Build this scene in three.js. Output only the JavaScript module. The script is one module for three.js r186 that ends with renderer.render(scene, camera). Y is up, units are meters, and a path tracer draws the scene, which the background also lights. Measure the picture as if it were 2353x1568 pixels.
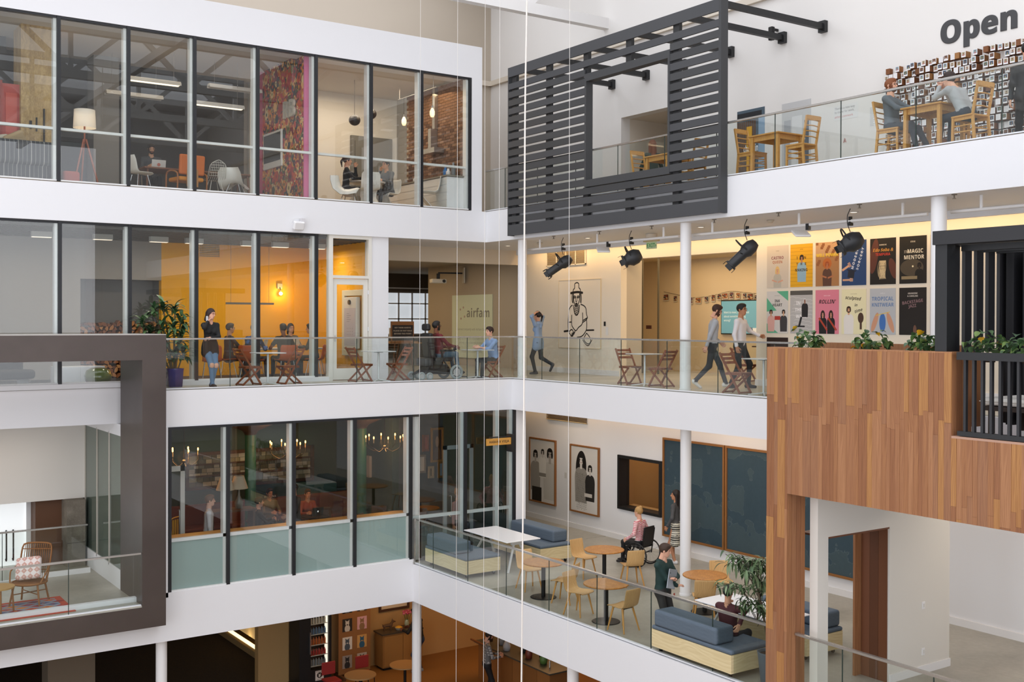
import * as THREE from 'three';
import { RoundedBoxGeometry } from 'three/addons/geometries/RoundedBoxGeometry.js';
import { mergeGeometries } from 'three/addons/utils/BufferGeometryUtils.js';
import { RectAreaLightUniformsLib } from 'three/addons/lights/RectAreaLightUniformsLib.js';

// ---------------------------------------------------------------- camera, sky, light, exposure
const scene = new THREE.Scene();
const camera = new THREE.PerspectiveCamera(34.42, 2353 / 1568, 0.1, 400);
{
  const yaw = Math.atan(1742.5 / 2531), pitch = -0.35 * Math.PI / 180, roll = 15 / 5420;
  const F = new THREE.Vector3(Math.sin(yaw) * Math.cos(pitch), Math.sin(pitch), -Math.cos(yaw) * Math.cos(pitch));
  const R0 = new THREE.Vector3(Math.cos(yaw), 0, Math.sin(yaw)), U0 = new THREE.Vector3().crossVectors(R0, F);
  const c = Math.cos(roll), s = Math.sin(roll);
  const R = R0.clone().multiplyScalar(c).addScaledVector(U0, s), U = U0.clone().multiplyScalar(c).addScaledVector(R0, -s);
  camera.quaternion.setFromRotationMatrix(new THREE.Matrix4().makeBasis(R, U, F.clone().negate()));
  camera.position.set(0, 10.1, 0);
  camera.setViewOffset(2353, 1568, 0, 29.74, 2353, 1568);
}
const renderer = new THREE.WebGLRenderer({ antialias: true });
renderer.toneMapping = THREE.LinearToneMapping;
renderer.toneMappingExposure = 0.66;
renderer.shadowMap.enabled = true;
RectAreaLightUniformsLib.init();
scene.background = new THREE.Color(0.92, 0.96, 1.0);
scene.backgroundIntensity = 1.2;

function areaLight(x, y, z, tx, ty, tz, w, h, color, intensity, name = 'added_ceiling_lamp') {
  const l = new THREE.RectAreaLight(color, intensity, w, h);
  l.name = name; l.position.set(x, y, z); l.lookAt(tx, ty, tz); l.castShadow = true; scene.add(l);
  return l;
}
function pointLight(x, y, z, color, intensity, radius = 2) {
  const l = new THREE.PointLight(color, intensity, 0, 2);
  l.position.set(x, y, z); l.castShadow = true; l.shadow.radius = radius; scene.add(l);
  return l;
}
const WARM = 0xffd9a8, SOFT = 0xffe9cf, COOL = 0xf3f6ff;

// ---------------------------------------------------------------- helpers
const { PI, sin, cos, abs, min, max, floor, sqrt, hypot } = Math;
const V = (x, y, z) => new THREE.Vector3(x, y, z);
let seedState = 12345;
const rnd = () => { seedState = (seedState * 1664525 + 1013904223) >>> 0; return seedState / 4294967296; };
const rr = (a, b) => a + (b - a) * rnd();
const pick = a => a[floor(rnd() * a.length)];

const matCache = new Map();
function M(color, roughness = 0.6, extra = {}) {
  const key = color + '|' + roughness + '|' + Object.entries(extra).map(([k, v]) => k + (v && v.uuid ? v.uuid : v)).join(',');
  if (!matCache.has(key)) {
    const physical = ['transmission', 'clearcoat', 'sheen', 'thickness', 'ior'].some(k => k in extra);
    matCache.set(key, new (physical ? THREE.MeshPhysicalMaterial : THREE.MeshStandardMaterial)({ color, roughness, ...extra }));
  }
  return matCache.get(key);
}
const glow = (color, k = 1) => M(0xffffff, 0.5, { emissive: color, emissiveIntensity: k });

// box between two corners, uv in metres
function bx(x0, x1, y0, y1, z0, z1) {
  const p = [], n = [], u = [];
  const q = (a, b, c, d, nn, uv) => { for (const i of [0, 1, 2, 0, 2, 3]) { p.push(...[a, b, c, d][i]); n.push(...nn); u.push(...uv[i]); } };
  const A = [x0, y0, z0], B = [x1, y0, z0], C = [x1, y1, z0], D = [x0, y1, z0], E = [x0, y0, z1], F = [x1, y0, z1], G = [x1, y1, z1], H = [x0, y1, z1];
  const ux = [[x0, y0], [x1, y0], [x1, y1], [x0, y1]], uz = [[z0, y0], [z1, y0], [z1, y1], [z0, y1]], uy = [[x0, z0], [x1, z0], [x1, z1], [x0, z1]];
  q(E, F, G, H, [0, 0, 1], ux); q(B, A, D, C, [0, 0, -1], [ux[1], ux[0], ux[3], ux[2]]);
  q(F, B, C, G, [1, 0, 0], [uz[1], uz[0], uz[3], uz[2]]); q(A, E, H, D, [-1, 0, 0], uz);
  q(H, G, C, D, [0, 1, 0], [uy[3], uy[2], uy[1], uy[0]]); q(A, B, F, E, [0, -1, 0], uy);
  const g = new THREE.BufferGeometry();
  g.setAttribute('position', new THREE.Float32BufferAttribute(p, 3));
  g.setAttribute('normal', new THREE.Float32BufferAttribute(n, 3));
  g.setAttribute('uv', new THREE.Float32BufferAttribute(u, 2));
  return g;
}
const cb = (w, h, d, x = 0, y = 0, z = 0) => bx(x - w / 2, x + w / 2, y - h / 2, y + h / 2, z - d / 2, z + d / 2);
const rb = (w, h, d, r, x = 0, y = 0, z = 0, seg = 2) => new RoundedBoxGeometry(w, h, d, seg, min(r, w / 2.01, h / 2.01, d / 2.01)).translate(x, y, z);
const cyl = (r0, r1, h, x = 0, y = 0, z = 0, seg = 20) => new THREE.CylinderGeometry(r0, r1, h, seg).translate(x, y, z);
const sph = (r, x = 0, y = 0, z = 0, sx = 1, sy = 1, sz = 1, seg = 18) => new THREE.SphereGeometry(r, seg, max(8, seg * 0.66 | 0)).scale(sx, sy, sz).translate(x, y, z);
const lathe = (pts, seg = 28) => new THREE.LatheGeometry(pts.map(p => new THREE.Vector2(p[0], p[1])), seg);
const torus = (r, t, x, y, z, arc = PI * 2, seg = 28) => new THREE.TorusGeometry(r, t, 8, seg, arc).translate(x, y, z);
const aim = (g, a, b) => {            // lay a geometry built along +y (centred) between two points
  const d = b.clone().sub(a), q = new THREE.Quaternion().setFromUnitVectors(V(0, 1, 0), d.clone().normalize());
  return g.applyQuaternion(q).translate(...a.clone().add(b).multiplyScalar(0.5).toArray());
};
const P3 = a => Array.isArray(a) ? V(...a) : a;
const bar = (a, b, r, r2 = r, seg = 8) => { a = P3(a); b = P3(b); return aim(new THREE.CylinderGeometry(r2, r, a.distanceTo(b), seg), a, b); };
function sq(a, b, w, d, side = V(1, 0, 0)) {   // rectangular bar; w is measured along `side`
  a = P3(a); b = P3(b);
  const y = b.clone().sub(a), L = y.length(); y.normalize();
  const z = new THREE.Vector3().crossVectors(side, y).normalize(), x = new THREE.Vector3().crossVectors(y, z).normalize();
  return cb(w, L, d).applyMatrix4(new THREE.Matrix4().makeBasis(x, y, z)).translate(...a.clone().add(b).multiplyScalar(0.5).toArray());
}
const tube = (pts, r, seg = 24, rs = 6, closed = false) => new THREE.TubeGeometry(new THREE.CatmullRomCurve3(pts.map(P3), closed, 'catmullrom', 0.3), seg, r, rs, closed);
const T = (g, x = 0, y = 0, z = 0, ry = 0, rx = 0, rz = 0) => { const c = g.clone(); if (rz) c.rotateZ(rz); if (rx) c.rotateX(rx); if (ry) c.rotateY(ry); return c.translate(x, y, z); };
function extrude(pts, depth, bevel = 0, holes = []) {
  const s = new THREE.Shape(pts.map(p => new THREE.Vector2(p[0], p[1])));
  for (const h of holes) s.holes.push(new THREE.Path(h.map(p => new THREE.Vector2(p[0], p[1]))));
  return new THREE.ExtrudeGeometry(s, { depth, bevelEnabled: bevel > 0, bevelSize: bevel, bevelThickness: bevel, bevelSegments: 2, curveSegments: 8 });
}
function merge(gs) {
  if (!Array.isArray(gs)) return gs;
  const list = gs.flat(Infinity).map(g => {
    const c = g.index ? g.toNonIndexed() : g.clone();
    for (const k of Object.keys(c.attributes)) if (!['position', 'normal', 'uv'].includes(k)) c.deleteAttribute(k);
    if (!c.attributes.uv) c.setAttribute('uv', new THREE.Float32BufferAttribute(new Float32Array(c.attributes.position.count * 2), 2));
    if (!c.attributes.normal) c.computeVertexNormals();
    return c;
  });
  return list.length === 1 ? list[0] : mergeGeometries(list);
}
const taken = new Map();
function numbered(name) {
  const k = taken.get(name) ?? 0; taken.set(name, k + 1);
  return k ? name + '_' + String(k).padStart(3, '0') : name;
}
function mesh(parent, name, geo, mat) {
  const m = new THREE.Mesh(merge(geo), mat); m.castShadow = m.receiveShadow = true;
  m.name = parent === scene ? numbered(name) : name; parent.add(m);
  return m;
}
function thing(name, label, category, pos = [0, 0, 0], turn = 0, group) {
  const o = new THREE.Group(); o.name = numbered(name); scene.add(o);
  o.position.set(...pos); o.rotation.y = turn; o.userData = { label, category };
  if (group) o.userData.group = group;
  return o;
}
function single(name, label, category, geo, mat, group) {
  const m = mesh(scene, name, geo, mat); m.userData = { label, category };
  if (group) m.userData.group = group;
  return m;
}
function struct(name, label, geo, mat) {
  const m = geo ? mesh(scene, name, geo, mat) : new THREE.Group();
  if (!geo) { m.name = numbered(name); scene.add(m); }
  m.userData = { kind: 'structure', label, category: name.replace(/_.*/, '') };
  return m;
}
function dup(src, pos, turn, label, group) {
  const c = src.clone(); c.name = numbered(src.name.replace(/_\d{3}$/, '')); scene.add(c);
  c.position.set(...pos); c.rotation.set(0, turn, 0); c.userData = { ...src.userData };
  if (label) c.userData.label = label;
  if (group) c.userData.group = group;
  return c;
}

// ---------------------------------------------------------------- procedural textures
function dataTex(w, h, fn, srgb = true, rep = [1, 1]) {
  const d = new Uint8Array(w * h * 4);
  for (let y = 0; y < h; y++) for (let x = 0; x < w; x++) {
    const c = fn(x / w, y / h, x, y), i = (y * w + x) * 4;
    d[i] = max(0, min(255, c[0])); d[i + 1] = max(0, min(255, c[1])); d[i + 2] = max(0, min(255, c[2])); d[i + 3] = 255;
  }
  const t = new THREE.DataTexture(d, w, h, THREE.RGBAFormat);
  t.magFilter = THREE.LinearFilter; t.minFilter = THREE.LinearFilter; t.wrapS = t.wrapT = THREE.RepeatWrapping;
  t.repeat.set(rep[0], rep[1]);
  if (srgb) t.colorSpace = THREE.SRGBColorSpace;
  t.needsUpdate = true;
  return t;
}
const hash2 = (x, y) => { let h = (x * 374761393 + y * 668265263) | 0; h = Math.imul(h ^ (h >>> 13), 1274126177); return ((h ^ (h >>> 16)) >>> 0) / 4294967296; };
function vnoise(x, y, px, py) {      // tiling value noise
  const xi = floor(x), yi = floor(y), fx = x - xi, fy = y - yi, sx = fx * fx * (3 - 2 * fx), sy = fy * fy * (3 - 2 * fy);
  const w = (a, p) => ((a % p) + p) % p, h = (a, b) => hash2(w(a, px), w(b, py));
  return (h(xi, yi) * (1 - sx) + h(xi + 1, yi) * sx) * (1 - sy) + (h(xi, yi + 1) * (1 - sx) + h(xi + 1, yi + 1) * sx) * sy;
}
const fbm = (u, v, fx, fy, o = 4) => { let s = 0, a = 0.5, t = 0; for (let i = 0; i < o; i++) { s += a * vnoise(u * fx, v * fy, fx, fy); t += a; a *= 0.5; fx *= 2; fy *= 2; } return s / t; };
const mix3 = (a, b, t) => [a[0] + (b[0] - a[0]) * t, a[1] + (b[1] - a[1]) * t, a[2] + (b[2] - a[2]) * t];
const hex3 = h => [(h >> 16) & 255, (h >> 8) & 255, h & 255];
function woodTex(dark, light, along = 'v', rep = [1, 1], n = 256, grain = 40) {
  const a = hex3(dark), b = hex3(light);
  return dataTex(n, n, (u, v) => { if (along === 'u') [u, v] = [v, u]; const wav = fbm(u, v, 4, 2, 3); const g = fbm(u + wav * 0.06, v, grain, 3, 3); const t = 0.65 * g + 0.35 * (0.5 + 0.5 * sin((u * 9 + wav * 3) * PI * 2)); return mix3(a, b, t); }, true, rep);
}
function canvasTex(w, h, draw) {
  const c = document.createElement('canvas'); c.width = w; c.height = h;
  draw(c.getContext('2d'), w, h);
  const t = new THREE.CanvasTexture(c); t.colorSpace = THREE.SRGBColorSpace;
  return t;
}
// flat print on a thin panel: a box whose front face carries the picture
function panelGeo(w, h, d = 0.01) {     // front face (+z) with uv 0..1
  const g = bx(-w / 2, w / 2, -h / 2, h / 2, -d, 0), uv = g.attributes.uv;
  for (let i = 0; i < uv.count; i++) uv.setXY(i, (g.attributes.position.getX(i) + w / 2) / w, (g.attributes.position.getY(i) + h / 2) / h);
  return g;
}
// ---------------------------------------------------------------- levels and finishes
const L1 = 4.33, L2 = 8.66, L3 = 12.99;
const concreteTex = dataTex(512, 512, (u, v) => { const a = fbm(u, v, 5, 5, 5), b = fbm(u, v, 60, 60, 2); const t = 0.75 * a + 0.25 * b; return mix3([140, 136, 124], [190, 186, 174], t); }, true, [0.28, 0.28]);
const carpetTex = dataTex(256, 256, (u, v, x, y) => { const n = hash2(x, y) * 0.5 + fbm(u, v, 64, 16, 2) * 0.5; return mix3([34, 26, 18], [74, 56, 38], n); }, true, [1.2, 1.2]);
const white = M(0xe4e4e6, 0.6), whiteSatin = M(0xe9e8e8, 0.35), cream = M(0xe6dccb, 0.7), beige = M(0xd8cebf, 0.75);
const concreteFloor = M(0xffffff, 0.32, { map: concreteTex }), groundFloor = M(0x8a6f4c, 0.5), carpet = M(0xffffff, 0.95, { map: carpetTex });
const darkMetal = M(0x26272a, 0.4, { metalness: 0.3 }), steel = M(0xbfc0c2, 0.28, { metalness: 0.9 }), rawSteel = M(0x4a423e, 0.42, { metalness: 0.55 });
const glassPane = M(0xf9fbfa, 0.0, { transmission: 1, thickness: 0, ior: 1.5 });
const glassRail = M(0xf8fbfa, 0.0, { transmission: 1, thickness: 0, ior: 1.5 });
const charcoal = M(0x3a3b3d, 0.55), blackPaint = M(0x1d1e20, 0.5);

// floors: white concrete slabs with a finish laid on top
struct('floor', 'brown tiled ground floor of the atrium', bx(-8, 24, -0.3, 0, -38, 6), groundFloor);
struct('floor', 'white slab of the first gallery with its deep edge beam', [bx(-8, 23, 3.42, 4.31, -38, -22.9), bx(12.93, 23, 3.42, 4.31, -22.9, 6)], white);
struct('floor', 'polished grey concrete floor of the cafe gallery', [bx(13.05, 23, 4.31, 4.33, -22.9, 6), bx(-8, 23, 4.31, 4.33, -38, -22.98)], concreteFloor);
struct('trim_1', 'white kerb under the restaurant glazing', bx(-8, 12.93, 4.31, 4.43, -23.02, -22.9), white);
struct('floor', 'white slab of the balcony gallery with its deep edge beam', [bx(6.96, 15.8, 7.87, 8.64, -24.4, -22.95), bx(-8, 24, 7.87, 8.64, -38, -24.4), bx(15.8, 24, 7.87, 8.64, -24.4, 6)], white);
struct('floor', 'pale concrete finish of the balcony gallery', [bx(6.97, 15.85, 8.64, 8.66, -24.4, -23.0), bx(-8, 24, 8.64, 8.66, -38, -24.45), bx(15.85, 24, 8.64, 8.66, -24.4, 6)], concreteFloor);
struct('floor', 'white slab of the top gallery with its deep edge beam', [bx(-8, 15.83, 12.17, 12.97, -30, -24.18), bx(15.83, 22, 12.17, 12.97, -30, 6)], white);
struct('floor', 'wood finish of the top gallery', [bx(-8, 15.83, 12.97, 12.99, -30, -24.25), bx(15.9, 22, 12.97, 12.99, -30, 6)], M(0xa08a6a, 0.5));

// walls of the right-hand galleries
const W = (name, label, geo, mat) => struct(name, label, geo, mat);
W('wall_right', 'tall white gallery wall carrying the word Open', [bx(18.8, 19.1, 12.97, 21, -28.5, -22.27), bx(18.8, 19.1, 15.46, 21, -22.27, -20.4), bx(18.8, 19.1, 12.97, 21, -20.4, 6)], M(0xe3e0dc, 0.65));
W('wall_right', 'beige recess behind the top gallery', [bx(20.6, 20.8, 12.97, 15.6, -23, -19.8), bx(19.1, 20.6, 12.97, 15.6, -22.5, -22.27), bx(19.1, 20.6, 12.97, 15.6, -20.4, -20.2), bx(19.1, 20.6, 15.46, 15.6, -22.3, -20.4)], beige);
W('wall_right', 'cream balcony gallery wall with drawing and posters', [bx(18.8, 19.0, 8.66, 12.17, -26.7, -22.26), bx(18.8, 19.0, 11.73, 12.17, -22.26, -17.5), bx(18.8, 19.0, 8.66, 12.17, -17.5, 6)], cream);
W('wall_right', 'beige lounge recess behind the balcony gallery', [bx(22.3, 22.5, 8.66, 12.17, -26, -16), bx(19.0, 22.3, 8.66, 12.17, -26, -25.8), bx(19.0, 22.3, 8.66, 12.17, -16.2, -16), bx(19.0, 22.3, 11.9, 12.17, -25.8, -16.2)], M(0xcfbd9f, 0.7));
W('wall_right', 'white cafe wall with photographs and boards', [bx(18.9, 19.2, 4.33, 7.87, -31, -22.43), bx(18.9, 19.2, 4.33, 5.15, -22.43, -20.74), bx(18.9, 19.2, 6.575, 7.87, -22.43, -20.74), bx(18.9, 19.2, 4.33, 7.87, -20.74, 6)], white);
W('baseboard_right', 'white skirting along the cafe wall', bx(18.86, 18.9, 4.33, 4.47, -31, 6), whiteSatin);
W('baseboard_right', 'white skirting along the balcony gallery wall', [bx(18.76, 18.8, 8.66, 8.8, -26.5, -22.26), bx(18.76, 18.8, 8.66, 8.8, -17.5, 6)], whiteSatin);
W('wall_right', 'tan room seen through the cafe wall window', [bx(21.2, 21.4, 4.33, 7.87, -24, -18), bx(19.2, 21.2, 4.33, 7.87, -23.2, -23), bx(19.2, 21.2, 4.33, 7.87, -19.6, -19.4)], M(0xc9a878, 0.7));
W('wall_back', 'beige wall above and behind the glazed top room', [bx(-8, 19.1, 12.97, 21, -28.8, -28.5)], M(0xbcb0a0, 0.75));
W('trim_2', 'beige ledge running round the upper corner', [bx(18.7, 18.8, 17.35, 17.5, -28.5, 6), bx(10, 18.8, 17.35, 17.5, -28.5, -28.4)], beige);
W('wall_back', 'beige bulkhead over the hall opening', [bx(12.97, 18.8, 11.75, 12.17, -26.75, -26.5)], M(0xcfc3b0, 0.75));
W('wall_right', 'grey presentation room wall that takes the projection', bx(19.2, 19.4, 8.66, 12.17, -33, -26.75), M(0xbdb09b, 0.8));
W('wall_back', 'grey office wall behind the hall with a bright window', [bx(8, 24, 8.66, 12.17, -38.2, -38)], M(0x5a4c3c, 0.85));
W('ceiling', 'grey ceiling of the presentation room', bx(12.97, 24, 11.95, 12.17, -38, -26.75), M(0xa9a08f, 0.85));
W('wall_back', 'white pier between yellow room and hall', [bx(12.5, 12.97, 8.66, 12.17, -24.6, -24.25), bx(12.75, 12.97, 8.66, 12.17, -38, -24.6)], white);
// enclosure behind the viewer
W('wall_front', 'white atrium wall on the street side with added tall window openings', [bx(-8, 24, 0, 2, 6, 6.3), bx(-8, 24, 18.5, 20.4, 6, 6.3), bx(-8, -5, 2, 18.5, 6, 6.3), bx(0, 2, 2, 18.5, 6, 6.3), bx(7, 9, 2, 18.5, 6, 6.3), bx(13, 24, 2, 18.5, 6, 6.3)], white);  // openings here and opposite are added to brighten the galleries
W('wall_left', 'white atrium wall opposite the galleries with added tall window openings', [bx(-8.3, -8, 0, 2, -24, 6.3), bx(-8.3, -8, 18.5, 20.4, -24, 6.3), bx(-8.3, -8, 2, 18.5, 3, 6.3), bx(-8.3, -8, 2, 18.5, -6, -3.5), bx(-8.3, -8, 2, 18.5, -15, -12.5), bx(-8.3, -8, 2, 18.5, -24, -21)], white);
W('ceiling', 'white roof around the long skylight', [bx(-8.3, 24, 20.4, 20.7, 3, 6.3), bx(-8.3, 24, 20.4, 20.7, -30, -27.8), bx(-8.3, -5, 20.4, 20.7, -27.8, 3), bx(17.5, 24, 20.4, 20.7, -27.8, 3)], white);
W('wall_right', 'white outer wall closing the galleries on the far side', [bx(23, 23.3, 0, 20.4, -38, 6.3)], white);
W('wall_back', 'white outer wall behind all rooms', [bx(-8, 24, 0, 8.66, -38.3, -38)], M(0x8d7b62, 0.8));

// ---------------------------------------------------------------- glazed facades
function glazing(name, label, { z, x, y0, y1, mull = 0.075, panes, innerBar, innerPost = true, depth = 0.12 }) {
  const g = struct(name, label);
  g.userData.category = 'window';
  const wt = M(0xdcdcda, 0.4);
  for (let i = 0; i < x.length; i++) {
    mesh(g, 'mullion', bx(x[i] - mull / 2, x[i] + mull / 2, y0, y1, z - depth, z + 0.02), darkMetal);
    if (innerPost) mesh(g, 'inner_post', bx(x[i] - mull / 2 - 0.06, x[i] - mull / 2, y0, y1, z - 0.2, z - 0.04), wt);
    if (i + 1 < x.length) {
      mesh(g, 'pane', bx(x[i] + mull / 2, x[i + 1] - mull / 2, y0, y1, z - 0.022, z - 0.016), glassPane);
      if (innerBar) mesh(g, 'transom', bx(x[i] + mull / 2, x[i + 1] - mull / 2, innerBar, innerBar + 0.055, z - 0.16, z - 0.06), wt);
    }
  }
  mesh(g, 'head_frame', bx(x[0], x.at(-1), y1 - 0.05, y1, z - depth, z), darkMetal);
  mesh(g, 'sill_frame', bx(x[0], x.at(-1), y0, y0 + 0.03, z - depth, z), wt);
  return g;
}
const x3 = [-1.96, -0.52, 0.92, 2.36, 3.8, 5.22, 6.64, 8.08, 9.55, 11.0, 12.46, 13.88, 15.32];
glazing('window_1', 'row of tall panes along the glazed top room', { z: -24.2, x: x3, y0: 12.99, y1: 16.42, innerBar: 14.06 });
W('wall_left', 'white surround framing the glazed top room', [bx(-8, 15.68, 16.42, 17.25, -24.9, -24.18), bx(15.36, 15.68, 12.97, 16.42, -24.9, -24.18), bx(-8, 15.68, 16.95, 17.25, -28.5, -24.9)], white);
W('ceiling', 'pale ceiling of the glazed top room', bx(-8, 15.4, 16.5, 16.6, -28.5, -24.3), M(0xcfc8bd, 0.8));
const x2 = [3.8, 5.26, 6.69, 8.15, 9.6, 11.05];
glazing('window_2', 'row of tall panes along the yellow meeting room', { z: -24.27, x: x2, y0: 8.76, y1: 12.17 });
W('trim_3', 'white sill under the meeting room glazing', bx(-8, 11.36, 8.66, 8.76, -24.45, -24.22), white);
const x1 = [7.13, 8.39, 9.9, 11.4, 12.87];
glazing('window_3', 'row of tall panes along the dark green restaurant', { z: -22.92, x: x1, y0: 4.43, y1: 7.87 });
W('wall_left', 'white pier between steel bay and restaurant glazing', bx(6.95, 7.1, 4.33, 7.87, -23.4, -22.9), white);
// daylight: the roof skylight and unseen windows added behind the viewer to even out the light
areaLight(6.25, 20.35, -12.4, 6.25, 0, -12.4, 22.3, 30.6, 0xf6f7ff, 1.85, 'skylight');
for (const z of [-18, -9.25, -0.25]) areaLight(-7.95, 10.25, z, 10, 10.25, z, 6, 16, 0xf6f7ff, 3.2, 'added_window_light');
for (const x of [-2.5, 4.5, 11]) areaLight(x, 10.25, 5.95, x, 10.25, -20, 4.8, 16, 0xf6f7ff, 3.2, 'added_window_light');
// ---------------------------------------------------------------- glass railings
const glassEdge = M(0x2c3a36, 0.25), railSteel = M(0xb9b6b1, 0.25, { metalness: 0.75 }), shoe = M(0xdfe2e6, 0.35);
function railing(label, axis, c, cuts, y, top = 1.07) {      // axis 'x': runs along x at z = c; 'z': runs along z at x = c
  const g = thing('glass_railing', label, 'railing');
  const box = (a, b, y0, y1, t0, t1) => axis === 'x' ? bx(a, b, y0, y1, c + t0, c + t1) : bx(c + t0, c + t1, y0, y1, a, b);
  const a0 = cuts[0], a1 = cuts.at(-1);
  mesh(g, 'handrail', box(a0, a1, y + top - 0.035, y + top, -0.03, 0.03), railSteel);
  mesh(g, 'base_channel', box(a0, a1, y, y + 0.02, -0.035, 0.035), shoe);
  for (let i = 0; i + 1 < cuts.length; i++) {
    mesh(g, 'pane', box(cuts[i] + 0.01, cuts[i + 1] - 0.01, y + 0.02, y + top - 0.035, -0.004, 0.004), glassRail);
    if (i) mesh(g, 'joint_seal', box(cuts[i] - 0.007, cuts[i] + 0.007, y + 0.02, y + top - 0.035, -0.006, 0.006), glassEdge);
  }
  return g;
}
const steps = (a, b, d) => { const o = []; for (let v = a; d > 0 ? v <= b + 1e-6 : v >= b - 1e-6; v += d) o.push(v); return o; };
railing('glass railing along the edge of the cafe gallery', 'z', 12.99, [-22.86, ...steps(-22.07, -11.9, 1.508), -11.72], L1);
railing('glass railing under the timber clad pod beside the doorway wall', 'z', 12.99, [-11.26, -10.4, -8.9, -7.4, -5.9], L1);
railing('glass railing along the balcony in front of the yellow room', 'x', -22.98, [6.97, 8.45, 9.96, 11.47, 12.97, 14.48, 15.82], L2);
railing('glass railing of the balcony gallery facing the drawing', 'z', 15.85, [-22.96, ...steps(-21.73, -11.3, 1.49), -11.2], L2);
railing('glass railing along the top gallery behind the slatted screen', 'z', 15.88, [-24.3, -23.4, ...steps(-21.98, -2, 1.53), -1.5], L3);
{ const g = thing('railing_post', 'steel end post of the cafe gallery railing at the restaurant corner', 'post'); mesh(g, 'post', bx(12.93, 12.97, 4.36, 5.4, -22.9, -22.86), railSteel); mesh(g, 'post_foot', bx(12.92, 12.98, 4.33, 4.36, -22.91, -22.85), railSteel); }

// ---------------------------------------------------------------- columns
function column(label, x, z, y0, y1, r = 0.115) {
  const g = thing('round_column', label, 'column', [x, y0, z]);
  mesh(g, 'shaft', cyl(r, r, y1 - y0, 0, (y1 - y0) / 2, 0, 32), whiteSatin);
  mesh(g, 'collar', cyl(r + 0.012, r + 0.012, 0.04, 0, 0.02, 0, 32), whiteSatin);
}
column('round white column at the inner corner of the balcony', 16.1, -22.93, L2, 12.17);
column('round white column in front of the lounge recess', 16.1, -16.97, L2, 12.17);
column('round white column beside the black pergola', 16.1, -10.98, L2, 12.17, 0.125);
column('round white column standing among the cafe tables', 16.2, -17.05, L1, 7.87);
column('round white column inside the restaurant corner', 13.16, -23.25, L1, 7.87);
column('round white ground floor column under the restaurant corner', 13.2, -23.2, 0, 3.42);
column('round white ground floor column near the steel framed bay', 7.05, -23.2, 0, 3.42);
column('round white ground floor column beside the coffee counter', 13.25, -17.1, 0, 3.42);
single('square_pier', 'square white pier at the end of the restaurant glazing', 'pier', bx(15.9, 16.2, L1, 7.87, -23.2, -22.9), white);

// ---------------------------------------------------------------- slatted timber screen hung off the top gallery
{
  const g = thing('slatted_screen', 'large charcoal slatted timber screen with a square opening', 'screen');
  const X0 = 15.64, X1 = 15.83, za = -22.93, zb = -15.51, y0 = 12.25, y1 = 16.47, oz0 = -19.76, oz1 = -17.04, oy0 = 13.33, oy1 = 15.58;
  const tones = [M(0x3c3d3f, 0.6), M(0x414245, 0.62), M(0x37383a, 0.58)];
  mesh(g, 'frame_side', bx(X0, X1, y0, y1, za, za + 0.035), tones[0]);
  mesh(g, 'frame_side', bx(X0, X1, y0, y1, zb - 0.07, zb), tones[0]);
  mesh(g, 'top_board', bx(X0, X0 + 0.045, y1 - 0.24, y1, za + 0.035, zb - 0.07), tones[1]);
  mesh(g, 'bottom_board', bx(X0, X0 + 0.045, y0, y0 + 0.27, za + 0.035, zb - 0.07), tones[1]);
  mesh(g, 'opening_frame', [bx(X0 - 0.005, X1, oy0 - 0.16, oy0, oz0 - 0.06, oz1 + 0.06), bx(X0 - 0.005, X1, oy1, oy1 + 0.17, oz0 - 0.06, oz1 + 0.06), bx(X0 - 0.005, X1, oy0, oy1, oz0 - 0.06, oz0), bx(X0 - 0.005, X1, oy0, oy1, oz1, oz1 + 0.06)], tones[0]);
  const pitch = 0.2085, h = 0.15;
  for (let k = 0; k < 18; k++) {
    const ya = y0 + 0.27 + 0.06 + k * pitch, yb = ya + h;
    if (yb > y1 - 0.26) break;
    const m = tones[k % 3];
    if (yb < oy0 - 0.16 || ya > oy1 + 0.17) mesh(g, 'slat', bx(X0, X0 + 0.045, ya, yb, za + 0.035, zb - 0.07), m);
    else { mesh(g, 'slat', bx(X0, X0 + 0.045, ya, yb, za + 0.035, oz0 - 0.06), m); mesh(g, 'slat', bx(X0, X0 + 0.045, ya, yb, oz1 + 0.06, zb - 0.07), m); }
  }
  for (const zc of [-22.72, -21.28, -16.84]) mesh(g, 'batten', bx(X0 + 0.045, X0 + 0.13, y0 + 0.05, y1 - 0.05, zc - 0.09, zc + 0.09), blackPaint);
  for (const zc of [-19.83, -18.34]) { mesh(g, 'batten', bx(X0 + 0.045, X0 + 0.13, y0 + 0.05, oy0 - 0.16, zc - 0.09, zc + 0.09), blackPaint); mesh(g, 'batten', bx(X0 + 0.045, X0 + 0.13, oy1 + 0.17, y1 - 0.05, zc - 0.09, zc + 0.09), blackPaint); }
  for (const zc of [-22.6, -21.24, -19.85, -18.3, -16.72, -15.6]) {
    const s = mesh(g, 'strut', bx(X1 - 0.02, 18.72, 16.33, 16.45, zc - 0.05, zc + 0.05), blackPaint);
    mesh(s, 'wall_plate', bx(18.7, 18.8, 16.27, 16.51, zc - 0.09, zc + 0.09), blackPaint);
  }
}

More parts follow.
